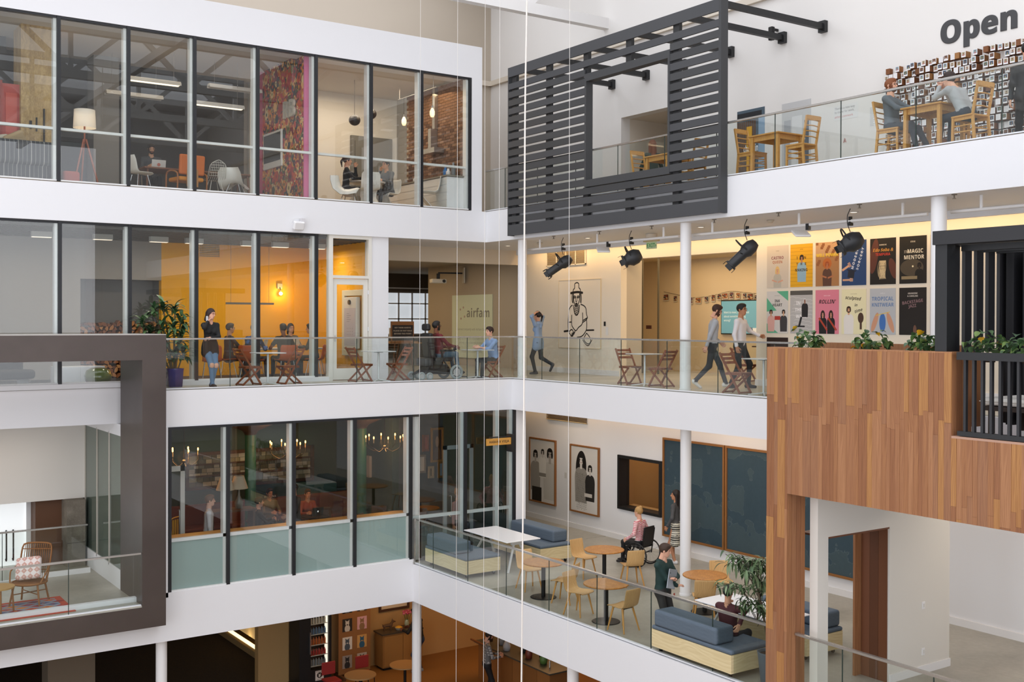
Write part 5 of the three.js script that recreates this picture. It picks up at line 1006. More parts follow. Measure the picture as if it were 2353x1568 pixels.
{
  const t = thing('manual_wheelchair', 'black manual wheelchair with spoked wheels', 'wheelchair', [17.3, L1, -19.72], PI + 0.25);
  mesh(t, 'seat_sling', rb(0.42, 0.05, 0.42, 0.02, 0, 0.47, 0.04), black); mesh(t, 'backrest', rb(0.42, 0.46, 0.04, 0.02).rotateX(-0.1).translate(0, 0.72, -0.21), black);
  for (const s of [-1, 1]) {
    const q = s * 0.1, w = mesh(t, 'wheel', torus(0.285, 0.018, 0, 0, 0, PI * 2, 40).rotateY(PI / 2).rotateZ(-q).translate(s * 0.29, 0.3, -0.06), black);
    mesh(w, 'push_rim', torus(0.255, 0.009, 0, 0, 0, PI * 2, 36).rotateY(PI / 2).rotateZ(-q).translate(s * 0.325, 0.3, -0.06), blackMetal);
    mesh(w, 'wheel_hub', T(cyl(0.03, 0.03, 0.07), s * 0.29, 0.3, -0.06, 0, 0, PI / 2), steel);
    for (let k = 0; k < 12; k++) mesh(w, 'spoke', bar([s * 0.29, 0.3, -0.06], [s * 0.29 + 0.0 * s, 0.3 + 0.27 * cos(k * PI / 6), -0.06 + 0.27 * sin(k * PI / 6)], 0.003, 0.003, 4), steel);
    mesh(t, 'castor_wheel', T(torus(0.05, 0.015, 0, 0, 0, PI * 2, 18), s * 0.17, 0.065, 0.38, PI / 2), black);
    mesh(t, 'side_frame', [bar([s * 0.2, 0.47, -0.2], [s * 0.2, 0.45, 0.28], 0.014), bar([s * 0.2, 0.45, 0.28], [s * 0.15, 0.12, 0.46], 0.013), bar([s * 0.2, 0.9, -0.25], [s * 0.2, 0.3, -0.16], 0.014), bar([s * 0.17, 0.4, 0.3], [s * 0.17, 0.1, 0.38], 0.012)], blackMetal);
  }
  mesh(t, 'footplate', cb(0.3, 0.02, 0.14, 0, 0.1, 0.5), blackMetal); mesh(t, 'cross_axle', bar([-0.27, 0.3, -0.06], [0.27, 0.3, -0.06], 0.014), blackMetal);
}
// ================================================================ restaurant behind the lower glazing
const deepGreen = M(0x2c4039, 0.8), slate = M(0x3d474a, 0.8), redBench = M(0x5a241c, 0.75), darkWood = M(0x4a2f1c, 0.6);
struct('wall_back', 'deep green restaurant back wall', bx(6.8, 14.5, L1, 7.87, -30.3, -30), deepGreen);
struct('wall_back', 'slate blue restaurant wall hung with small frames', bx(14.5, 15.9, L1, 7.87, -26.7, -26.5), slate);
struct('wall_right', 'dark green return wall of the restaurant', [bx(14.3, 14.5, L1, 7.87, -30, -26.5), bx(15.9, 16.2, L1, 7.87, -26.5, -23.22)], deepGreen);
struct('ceiling', 'dark brown restaurant ceiling', bx(7.0, 15.9, 7.8, 7.87, -30, -23.1), M(0x2a211b, 0.8));
struct('floor', 'dark timber restaurant floor', bx(6.85, 15.9, 4.331, 4.345, -30, -23.05), M(0x35261a, 0.55));
struct('wall_left', 'dark restaurant end wall', bx(6.84, 7.0, L1, 7.87, -30, -23.45), M(0x33302b, 0.8));
{ // frosted lower band and ledge
  const g = struct('trim_4', 'frosted pale teal band behind the lower restaurant glazing', bx(7.13, 12.87, 4.43, 5.46, -23.03, -22.99), M(0x9db0ae, 0.45));
  mesh(g, 'white_rail', bx(7.13, 12.87, 5.46, 5.53, -23.05, -22.96), white); mesh(g, 'timber_ledge', bx(7.13, 12.87, 5.5, 5.53, -23.4, -23.05), honeyTop);
}
{ // right-hand glazing with the entrance
  const g = struct('window_6', 'tall restaurant glazing with the entrance door beside the white pier'); g.userData.category = 'window'; const z = -22.92, fm = M(0xbfc7c8, 0.4);
  for (const x of [14.4, 15.86]) mesh(g, 'mullion', bx(x - 0.04, x + 0.04, L1, 7.87, z - 0.1, z + 0.02), darkMetal);
  for (const [a, b] of [[12.93, 14.36], [14.44, 15.82]]) mesh(g, 'pane', bx(a, b, L1 + 0.02, 7.87, z - 0.02, z - 0.014), glassPane);
  for (const [a, b] of [[12.93, 14.36], [14.44, 15.82]]) mesh(g, 'transom', bx(a, b, 5.36, 5.44, z - 0.1, z - 0.04), fm);
  mesh(g, 'inner_post', bx(14.27, 14.36, L1, 7.87, z - 0.14, z - 0.03), fm); mesh(g, 'inner_post', bx(15.3, 15.4, L1, 7.87, z - 0.14, z - 0.03), fm); mesh(g, 'inner_post', bx(15.72, 15.82, L1, 7.87, z - 0.14, z - 0.03), fm);
  const d = struct('door_4', 'pale framed inner door of the restaurant lobby'); d.userData.category = 'door';
  mesh(d, 'leaf_frame', [bx(14.55, 14.65, L1, 6.9, -24.25, -24.2), bx(15.35, 15.45, L1, 6.9, -24.25, -24.2), bx(14.55, 15.45, 6.8, 6.9, -24.25, -24.2)], M(0x8d9a9c, 0.5)); mesh(d, 'pane', bx(14.65, 15.35, L1, 6.8, -24.235, -24.225), glassPane);
  mesh(d, 'pull_handle', tube([[14.72, 5.1, -24.2], [14.72, 5.1, -24.1], [14.72, 5.6, -24.1], [14.72, 5.6, -24.2]], 0.015, 20), steel);
}
{ const t = thing('hanging_sign', 'yellow wooden sign reading HABANA VIEJA', 'sign', [15.25, 7.11, -22.7]);
  const tex = canvasTex(512, 128, (c, w, h) => { c.fillStyle = '#c9923f'; c.fillRect(0, 0, w, h); c.fillStyle = '#a8742c'; for (let i = 0; i < 30; i++) c.fillRect(rnd() * w, rnd() * h, 60, 2); c.fillStyle = '#2a1a10'; c.font = 'bold 60px sans-serif'; c.textAlign = 'center'; c.fillText('HABANA VIEJA', w / 2, 86); });
  mesh(t, 'board', panelGeo(0.74, 0.17, 0.03), M(0xffffff, 0.6, { map: tex })); mesh(t, 'bracket', [bx(0.36, 0.44, -0.28, 0.16, -0.2, 0.02), bx(-0.3, 0.4, 0.1, 0.125, -0.03, 0.0)], black); }
{ // mosaic mirror wall
  const g = thing('mirror_mosaic', 'long timber framed mosaic of small smoky mirrors', 'mirror'), ms = [0xb7b19a, 0x8d8973, 0x5d594a, 0xd3cdb4, 0x79735c, 0xa39a78].map(c => M(c, 0.2, { metalness: 0.3 }));
  mesh(g, 'frame', [bx(9.75, 13.55, 6.36, 6.45, -30, -29.9), bx(9.75, 13.55, 5.42, 5.5, -30, -29.9), bx(13.46, 13.55, 5.42, 6.45, -30, -29.9), bx(9.75, 9.84, 5.42, 6.45, -30, -29.9)], darkWood);
  mesh(g, 'shelf', [bx(9.8, 13.5, 5.78, 5.81, -30, -29.8), bx(9.8, 13.5, 6.1, 6.13, -30, -29.8)], darkWood);
  for (let r = 0; r < 7; r++) { let x = 9.85; while (x < 13.44) { const w = min(rr(0.13, 0.26), 13.46 - x); const m = mesh(g, 'mirror_tile', cb(w - 0.012, 0.115, 0.012, 0, 0, 0), ms[floor(rnd() * 6)]); m.position.set(x + w / 2, 5.56 + r * 0.124, -29.97); m.rotation.set(rr(-0.05, 0.05), rr(-0.06, 0.06), 0); x += w; } }
}
for (const [x, w] of [[10.47, 'in front of the mirror mosaic'], [13.62, 'between the dining tables']]) { const t = thing('green_column', 'round green plastered column ' + w, 'column', [x, L1, -27]); mesh(t, 'shaft', cyl(0.14, 0.14, 2.9, 0, 1.45, 0, 28), M(0x1f5a47, 0.5)); mesh(t, 'capital', lathe([[0.14, 2.85], [0.2, 2.95], [0.55, 3.1], [0.55, 3.16], [0, 3.16]], 30), M(0x2f211a, 0.7)); mesh(t, 'plinth', cyl(0.17, 0.17, 0.1, 0, 0.05, 0), M(0x3b2418, 0.7)); }
function chandelier(label, x, z, n, r) {
  const t = thing('chandelier', label, 'chandelier', [x, 7.0, z]);
  mesh(t, 'stem', bar([0, -0.25, 0], [0, 0.8, 0], 0.012), blackMetal); mesh(t, 'hub', sph(0.05, 0, -0.25, 0), blackMetal);
  for (let k = 0; k < n; k++) { const a = k / n * PI * 2 + 0.3, cx = r * cos(a), cz = r * sin(a); const arm = mesh(t, 'arm', tube([[0, -0.25, 0], [cx * 0.5, -0.35, cz * 0.5], [cx, -0.22, cz], [cx, -0.1, cz]], 0.008, 14, 5), blackMetal); mesh(arm, 'candle', cyl(0.012, 0.012, 0.1, cx, -0.05, cz, 8), M(0xcbb083, 0.6)); mesh(arm, 'candle_flame_bulb', sph(0.022, cx, 0.04, cz, 0.8, 1.7, 0.8, 10), glow(0xffb860, 9)); }
  pointLight(x, 6.85, z, 0xffb266, 5, 8);
}
chandelier('candle chandelier near the white door', 8.4, -25.9, 5, 0.32); chandelier('candle chandelier in front of the mirror mosaic', 11.05, -26, 7, 0.45); chandelier('candle chandelier in front of the hung frames', 13.8, -26, 8, 0.5);
const tl = (label, x, z, y) => { const t = thing('table_lamp', label, 'lamp', [x, y, z]); mesh(t, 'shade', lathe([[0.11, 0.42], [0.21, 0.12], [0.215, 0.12], [0.115, 0.42]], 28), M(0xb9aa92, 0.8, { side: THREE.DoubleSide })); mesh(t, 'base', lathe([[0, -0.35], [0.08, -0.35], [0.1, -0.2], [0.03, -0.05], [0.02, 0.12], [0, 0.12]], 18), M(0x6d6a60, 0.3)); };
single('console_table', 'narrow dark console carrying two table lamps', 'table', [bx(8.7, 9.8, 5.62, 5.66, -25.3, -24.85), bx(8.72, 8.78, L1, 5.62, -25.25, -24.9), bx(9.72, 9.78, L1, 5.62, -25.25, -24.9)], darkWood);
tl('tall table lamp with a beige shade on the console', 9.1, -25.05, 6.01); tl('shorter table lamp with a beige shade on the console', 9.45, -25.1, 6.01);
{
  const d = thing('white_doorframe', 'white glazed service door at the far end of the restaurant', 'door', [7.75, L1, -24.6]); mesh(d, 'frame', [bx(-0.5, 0.25, 2.38, 2.5, -0.05, 0), bx(0.15, 0.25, 0, 2.5, -0.05, 0)], M(0xd8d6d0, 0.5)); mesh(d, 'handle', tube([[0.1, 0.9, 0], [0.1, 0.9, 0.08], [0.1, 1.5, 0.08], [0.1, 1.5, 0]], 0.014), steel);
  const c = thing('metal_chair', 'bright yellow metal chair in the restaurant', 'chair', [8.05, L1, -24.75], 0.6); const ym = M(0xd9a81e, 0.45); for (let k = 0; k < 5; k++) mesh(c, 'back_slat', cb(0.05, 0.4, 0.012, -0.16 + k * 0.08, 1.05, -0.2), ym); mesh(c, 'back_rail', tube([[-0.22, 0.8, -0.18], [-0.22, 1.26, -0.22], [0.22, 1.26, -0.22], [0.22, 0.8, -0.18]], 0.014), ym); mesh(c, 'seat', rb(0.44, 0.03, 0.42, 0.012, 0, 0.82, 0), ym); for (const [x, z] of [[-1, -1], [1, -1], [-1, 1], [1, 1]]) mesh(c, 'leg', bar([x * 0.2, 0.82, z * 0.18], [x * 0.23, 0, z * 0.22], 0.012), ym);
}
{ // banquettes, tables
  const b = thing('banquette', 'long dark red banquette along the restaurant', 'banquette', [11.2, L1, -28]); mesh(b, 'seat', rb(5.6, 0.45, 0.6, 0.05, 0, 0.23, 0), redBench); mesh(b, 'backrest', rb(5.6, 0.55, 0.15, 0.05, 0, 0.7, -0.28), redBench); mesh(b, 'plinth', cb(5.5, 0.05, 0.55, 0, 0.02, 0), darkWood);
  single('sofa_teal', 'teal padded bench behind the restaurant tables', 'bench', rb(1.3, 0.42, 0.5, 0.08, 13.3, L1 + 0.9, -29.4), M(0x2f5a58, 0.8));
  single('low_platform', 'dark platform under the teal bench', 'platform', bx(12.5, 14.1, L1, L1 + 0.69, -29.7, -29.1), darkWood);
  [[10.5, -26.4, 0x3a2a1e, 'small dark table by the green column'], [11.9, -26.2, 0x2a201a, 'small dark table carrying a black laptop'], [12.9, -25.2, 0x7a2f22, 'small round red table in the restaurant'], [13.9, -25.4, 0x9a6a34, 'round oak table under the far chandelier'], [14.9, -25.7, 0x9a6a34, 'round oak table below the hung frames']].forEach(([x, z, c, w]) => { const t = thing('dining_table', w, 'table', [x, L1, z]); mesh(t, 'tabletop', cyl(0.36, 0.36, 0.03, 0, 0.735, 0, 30), M(c, 0.45)); mesh(t, 'pedestal', cyl(0.04, 0.04, 0.7, 0, 0.37, 0), blackMetal); mesh(t, 'base_plate', cyl(0.22, 0.25, 0.02, 0, 0.012, 0), blackMetal); });
  const l = thing('laptop', 'open black laptop on a small restaurant table', 'laptop', [11.95, L1 + 0.75, -26.3], 0.1); mesh(l, 'keyboard_deck', rb(0.32, 0.014, 0.22, 0.006, 0, 0.007, 0), black); mesh(l, 'lid', rb(0.32, 0.21, 0.01, 0.004).rotateX(0.2).translate(0, 0.11, 0.13), black); mesh(l, 'lid_mark', cb(0.03, 0.035, 0.002).rotateX(0.2).translate(0, 0.11, 0.138), glow(0xffffff, 1.2));
  [[12.6, -24.8, 0.4], [13.4, -25.6, -0.6], [14.4, -25.0, 2.2], [11.0, -26.0, 1.2], [12.3, -26.6, 2.8]].forEach(([x, z, r], i) => { const t = thing('dining_chair', ['dark dining chair at the red table', 'dark dining chair between red and oak tables', 'dark dining chair at the oak table', 'dark dining chair by the green column', 'dark dining chair beside the black laptop'][i], 'chair', [x, L1 + 0.015, z], r); mesh(t, 'seat', rb(0.42, 0.03, 0.4, 0.012, 0, 0.45, 0), darkWood); mesh(t, 'backrest', rb(0.4, 0.3, 0.025, 0.012, 0, 0.75, -0.2), darkWood); for (const [a, b2] of [[-1, -1], [1, -1], [-1, 1], [1, 1]]) mesh(t, 'leg', bar([a * 0.18, 0.45, b2 * 0.17], [a * 0.2, 0, b2 * 0.2], 0.014), blackMetal); });
  const hv = canvasTex(256, 64, (c, w, h) => { c.fillStyle = '#2a2622'; c.fillRect(0, 0, w, h); c.fillStyle = '#d8cfbd'; c.font = 'bold 44px serif'; c.textAlign = 'center'; c.fillText('HAVANA', 128, 48); });
  single('wall_plaque', 'small dark plaque reading HAVANA', 'sign', T(panelGeo(0.42, 0.1), 11.25, L1 + 1.12, -27.6), M(0xffffff, 0.6, { map: hv })); single('plaque_post', 'slim post holding the HAVANA plaque', 'post', bar([11.25, L1 + 0.45, -27.62], [11.25, L1 + 1.12, -27.62], 0.012), blackMetal);
}
{ // little frames on the slate wall
  const portrait = canvasTex(128, 176, (c, w, h) => { c.fillStyle = '#3a2c1c'; c.fillRect(0, 0, w, h); c.fillStyle = '#8a6a44'; c.beginPath(); c.ellipse(64, 70, 24, 32, 0, 0, 7); c.fill(); c.fillStyle = '#5a4630'; c.beginPath(); c.ellipse(64, 160, 50, 60, 0, 0, 7); c.fill(); });
  const frame = (label, x, y, w, h, fc, m) => { const t = thing('picture_frame', label, 'picture', [x, y, -26.48]); mesh(t, 'frame', extrude([[-w / 2, -h / 2], [w / 2, -h / 2], [w / 2, h / 2], [-w / 2, h / 2]], 0.03, 0.006, [[[-w / 2 + 0.05, -h / 2 + 0.05], [w / 2 - 0.05, -h / 2 + 0.05], [w / 2 - 0.05, h / 2 - 0.05], [-w / 2 + 0.05, h / 2 - 0.05]]]), M(fc, 0.4, { metalness: 0.4 })); mesh(t, 'picture', panelGeo(w - 0.1, h - 0.1).translate(0, 0, 0.012), m); };
  frame('gilt framed oval portrait on the slate wall', 15.7, 6.65, 0.4, 0.95, 0xa57c3c, M(0xffffff, 0.6, { map: portrait })); frame('small red framed print on the slate wall', 15.33, 6.72, 0.2, 0.45, 0x7a4a30, M(0x9a5548, 0.7)); frame('small dark mirror in a gilt frame on the slate wall', 15.82, 5.95, 0.2, 0.45, 0x8a6a34, M(0x8a98a0, 0.2)); frame('pale framed sheet on the slate wall', 15.2, 6.15, 0.26, 0.5, 0x8c8478, M(0xb9b2a4, 0.7)); frame('oval cream cameo on the slate wall', 15.5, 5.9, 0.18, 0.32, 0xb9a888, M(0x6b5a40, 0.7));
  single('framed_calendar', 'framed calendar on the green return wall', 'picture', [bx(14.22, 14.3, 5.7, 6.3, -28.2, -27.7)], M(0x9a948a, 0.7));
}
areaLight(10.5, 7.75, -26.8, 10.5, 4, -26.8, 3, 2, 0xffb878, 1.6, 'restaurant_lamp'); areaLight(11.6, 6.9, -29.5, 11.6, 5.8, -29.95, 3.6, 0.1, 0xffe0b0, 9, 'added_mirror_light');  // second light is added to brighten the mirror mosaic, no fixture

// ================================================================ lounge bay behind the steel portal
{
  const w = struct('window_7', 'street window at the back of the lounge bay'); w.userData.category = 'window';
  mesh(w, 'pane', bx(-2, 5.35, 4.33, 5.9, -27.96, -27.95), glow(0xeef3f5, 0.8)); mesh(w, 'frame', [bx(5.3, 5.4, 4.33, 5.9, -28, -27.9), bx(-2, 5.4, 5.82, 5.9, -28, -27.9)], whiteSatin);
  for (const x of [4.85, 5.0]) mesh(w, 'pull_handle', tube([[x, 4.5, -27.9], [x, 4.5, -27.82], [x, 5.15, -27.82], [x, 5.15, -27.9]], 0.018), blackMetal);
  single('timber_pier', 'brown timber pier at the back of the lounge bay', 'pier', bx(5.4, 6.0, L1, 5.9, -28, -27.4), M(0x5a3820, 0.65));
  const ct = dataTex(128, 128, (u, v, x, y) => mix3([88, 80, 70], [150, 142, 130], fbm(u, v, 6, 6, 4) * 0.7 + hash2(x, y) * 0.3), true, [0.8, 0.8]);
  single('concrete_pier', 'rough board marked concrete pier in the lounge bay', 'pier', [bx(6.0, 6.4, L1 + 0.001, 4.9, -27.5, -26.9), bx(5.98, 6.4, 4.91, 5.9, -27.5, -26.9)], M(0xffffff, 0.9, { map: ct }));
  railing('steel capped glass railing at the back of the lounge bay', 'x', -26.3, [0, 1.5, 3.0, 4.5, 6.3], L1, 1.1);
  struct('baseboard_left', 'white skirting at the back of the lounge bay', bx(5, 6.33, L1, L1 + 0.12, -26.2, -26.15), whiteSatin);
  struct('wall_left', 'dark wall closing the lounge bay behind the street window', bx(-8, 6.4, L1, 7.87, -28.3, -28.05), M(0x4a4038, 0.8));
  // rug
  const rug = canvasTex(512, 256, (c, w, h) => { c.fillStyle = '#b8442a'; c.fillRect(0, 0, w, h); c.fillStyle = '#8d93a0'; c.fillRect(24, 24, w - 48, h - 48); const cs = ['#a5252a', '#c8552a', '#4f5a86', '#d9843a', '#8a1f2a']; for (let r = 0; r < 6; r++) for (let k = 0; k < 9; k++) { const x = 50 + k * 52 + (r % 2) * 26, y = 45 + r * 33; c.fillStyle = cs[(r * 3 + k * 2) % 5]; c.beginPath(); c.moveTo(x - 26, y); c.lineTo(x, y - 14); c.lineTo(x + 26, y); c.lineTo(x, y + 14); c.fill(); c.fillStyle = cs[(r + k) % 5]; c.fillRect(x - 5, y - 4, 10, 8); } });
  const rg = single('kilim_rug', 'red and grey kilim rug with diamond pattern', 'rug', panelGeo(2.9, 1.4, 0.012).rotateX(-PI / 2).translate(3.8, L1 + 0.018, -23.52), M(0xffffff, 0.95, { map: rug }));
  // rattan chair
  const c = thing('rattan_chair', 'rattan armchair with a tall spindle back', 'chair', [4.62, L1 + 0.015, -23.98], -0.55), rm = M(0x8a5a2c, 0.6);
  mesh(c, 'seat_rim', torus(0.3, 0.022, 0, 0, 0).rotateX(PI / 2).scale(1.1, 1, 1).translate(0, 0.43, 0.03), rm); mesh(c, 'seat_weave', cyl(0.3, 0.26, 0.05, 0, 0.42, 0.03, 24), M(0x7a4e26, 0.8));
  mesh(c, 'back_hoop', tube([[-0.3, 0.44, -0.1], [-0.3, 0.8, -0.3], [-0.26, 1.12, -0.42], [0.26, 1.12, -0.42], [0.3, 0.8, -0.3], [0.3, 0.44, -0.1]], 0.018, 30), rm);
  for (let k = 0; k < 13; k++) { const x = -0.24 + k * 0.04; mesh(c, 'spindle', tube([[x, 0.44, -0.22], [x * 1.02, 0.8, -0.33], [x, 1.12, -0.42]], 0.007, 8, 5), rm); }
  mesh(c, 'back_band', [bar([-0.28, 1.02, -0.4], [0.28, 1.02, -0.4], 0.01), bar([-0.28, 0.62, -0.27], [0.28, 0.62, -0.27], 0.01)], rm);
  for (const [x, z] of [[-0.27, 0.25], [0.27, 0.25], [-0.25, -0.25], [0.25, -0.25]]) mesh(c, 'leg', bar([x * 0.85, 0.43, z * 0.85], [x * 1.1, 0, z * 1.15], 0.02), rm);
  for (const [a, b2] of [[[-0.25, 0.22, 0.24], [0.25, 0.22, -0.24]], [[0.25, 0.22, 0.24], [-0.25, 0.22, -0.24]]]) mesh(c, 'cross_brace', bar(a, b2, 0.011), rm);
  for (const s of [-1, 1]) mesh(c, 'arm_rest', tube([[s * 0.3, 0.75, -0.28], [s * 0.36, 0.66, 0.05], [s * 0.3, 0.45, 0.25]], 0.016, 14), rm);
  const pt = canvasTex(128, 128, (x, w, h) => { x.fillStyle = '#e4d9d4'; x.fillRect(0, 0, w, h); x.strokeStyle = '#c69a8e'; x.lineWidth = 4; for (let i = 0; i < 4; i++) for (let j = 0; j < 4; j++) for (const r of [12, 6]) { x.beginPath(); x.moveTo(16 + i * 32 - r, 16 + j * 32); x.lineTo(16 + i * 32, 16 + j * 32 - r); x.lineTo(16 + i * 32 + r, 16 + j * 32); x.lineTo(16 + i * 32, 16 + j * 32 + r); x.closePath(); x.stroke(); } });
  const cu = rb(0.5, 0.46, 0.14, 0.065, 0, 0, 0, 4); { const p = cu.attributes.position; for (let i = 0; i < p.count; i++) cu.attributes.uv.setXY(i, p.getX(i) * 2 + 0.5, p.getY(i) * 2 + 0.5); }
  single('patterned_cushion', 'pale cushion with pink diamonds on the rattan chair', 'cushion', T(cu, 4.6, L1 + 0.72, -24.0, -0.55, -0.45, 0.12), M(0xffffff, 0.9, { map: pt }));
  const st = thing('rattan_table', 'bent rattan side table next to the rattan chair', 'table', [3.95, L1 + 0.015, -23.5]); mesh(st, 'tabletop', cyl(0.3, 0.3, 0.03, 0, 0.5, 0, 28), M(0xb08a50, 0.6)); for (let k = 0; k < 4; k++) mesh(st, 'leg', bar([0.25 * cos(k * PI / 2), 0.5, 0.25 * sin(k * PI / 2)], [0.28 * cos(k * PI / 2), 0, 0.28 * sin(k * PI / 2)], 0.018), rm);
  areaLight(3.5, 7.7, -25.4, 3.5, 4, -25.4, 4, 1.5, SOFT, 2.2, 'bay_lamp');
}

// ================================================================ ground floor
struct('wall_back', 'tan ground floor wall behind the snack cabinet', bx(11.4, 23, 0, 3.42, -29.05, -28.8), M(0xb8935f, 0.75));
struct('wall_right', 'glowing cove wall beside the dark carpet', bx(12.6, 12.8, 0.35, 3.42, -36, -29.05), M(0xd9c39a, 0.7));
struct('wall_back', 'beige pier at the end of the cove wall', bx(12.1, 12.75, 0, 3.42, -29.4, -29.05), M(0x9c8560, 0.75));
struct('floor', 'dark brown carpet of the ground floor corner', bx(-8, 12.6, 0.001, 0.02, -38, -24.2), carpet);
struct('floor', 'honey coloured cork floor by the coffee counter', bx(12.6, 23, 0.001, 0.012, -28.8, -19), M(0x8e6534, 0.55));
{ const t = thing('cove_light', 'bright light strip along the foot of the cove wall', 'light'); mesh(t, 'tray', bx(12.3, 12.6, 0.02, 0.2, -36, -29.45), M(0xa08458, 0.7)); mesh(t, 'lamp_strip', bx(12.42, 12.56, 0.2, 0.22, -36, -29.45), glow(0xffe2a8, 3)); areaLight(12.5, 0.25, -32.5, 12.62, 3, -32.5, 0.12, 6.4, 0xffdca0, 16, 'cove_lamp'); }
areaLight(14.6, 3.38, -27.2, 14.8, 0, -27.6, 2.6, 1.2, 0xffc98a, 5.5, 'ground_lamp'); areaLight(18, 3.38, -25.5, 17.5, 0, -25.5, 2, 4, 0xffc080, 6, 'ground_lamp'); areaLight(8, 3.38, -27, 8, 0, -27, 3, 1, 0xffc98a, 0.5, 'ground_lamp');
{ // drinks fridge
  const f = thing('drinks_fridge', 'tall black drinks fridge with a glass door', 'fridge', [12.78, 0.02, -28.35]);
  mesh(f, 'cabinet', [bx(-0.5, 0.46, 0, 0.45, -0.4, 0.3), bx(-0.5, -0.16, 0.45, 2.05, -0.4, 0.3), bx(0.38, 0.46, 0.45, 2.05, -0.4, 0.3), bx(-0.5, 0.46, 1.98, 2.15, -0.4, 0.3), bx(-0.16, 0.38, 0.45, 1.98, -0.4, -0.34)], black);
  mesh(f, 'interior_lamp', bx(0.34, 0.37, 0.5, 1.95, 0.1, 0.24), glow(0xfff2dc, 1.6));
  for (let k = 0; k < 5; k++) mesh(f, 'shelf', bx(-0.16, 0.36, 0.52 + k * 0.29, 0.535 + k * 0.29, -0.3, 0.26), M(0xd8d8d4, 0.4));
  mesh(f, 'glass_door', bx(-0.16, 0.38, 0.47, 1.96, 0.285, 0.292), glassPane); mesh(f, 'door_handle', bx(-0.2, -0.17, 0.9, 1.5, 0.3, 0.34), steel);
  const dog = canvasTex(128, 140, (c, w, h) => { c.fillStyle = '#e6e3de'; c.fillRect(0, 0, w, h); c.fillStyle = '#181818'; c.beginPath(); c.arc(64, 66, 40, 0, 7); c.fill(); c.fillStyle = '#e6e3de'; c.beginPath(); c.ellipse(64, 74, 16, 22, 0.3, 0, 7); c.fill(); c.beginPath(); c.moveTo(48, 60); c.lineTo(46, 36); c.lineTo(60, 52); c.fill(); c.beginPath(); c.moveTo(70, 52); c.lineTo(82, 36); c.lineTo(80, 60); c.fill(); c.fillStyle = '#181818'; c.font = 'bold 14px sans-serif'; c.textAlign = 'center'; c.fillText('BULLDOG BLUES', 64, 18); c.fillText('COLD BREW', 64, 130); });
  mesh(f, 'emblem_sticker', panelGeo(0.25, 0.27, 0.004).translate(0.1, 0.27, 0.305), M(0xffffff, 0.6, { map: dog }));
  const kinds = [[0.032, 0.2, 0xd8cfc0], [0.034, 0.18, 0x5a7a9a], [0.033, 0.2, 0xc2602a], [0.035, 0.17, 0xb02a2a], [0.033, 0.19, 0x8a8f94]], nm = ['milky white bottle', 'clear blue bottle', 'orange juice bottle', 'red drink can', 'pale grey bottle'];
  const bg = kinds.map(([r, h]) => lathe([[0, 0], [r, 0], [r, h * 0.65], [r * 0.45, h * 0.85], [r * 0.45, h], [0, h]], 10));
  for (let k = 0; k < 5; k++) for (let i = 0; i < 6; i++) { const q = 4 - k, m = single('drink_bottle', nm[q] + ' on fridge shelf ' + ['five', 'four', 'three', 'two', 'one'][k] + ' from the top', 'bottle', bg[q], M(kinds[q][2], 0.35), 'bottles in the drinks fridge'); m.position.set(12.78 - 0.12 + i * 0.083, 0.02 + 0.537 + k * 0.29, -28.35 + 0.2); }
}
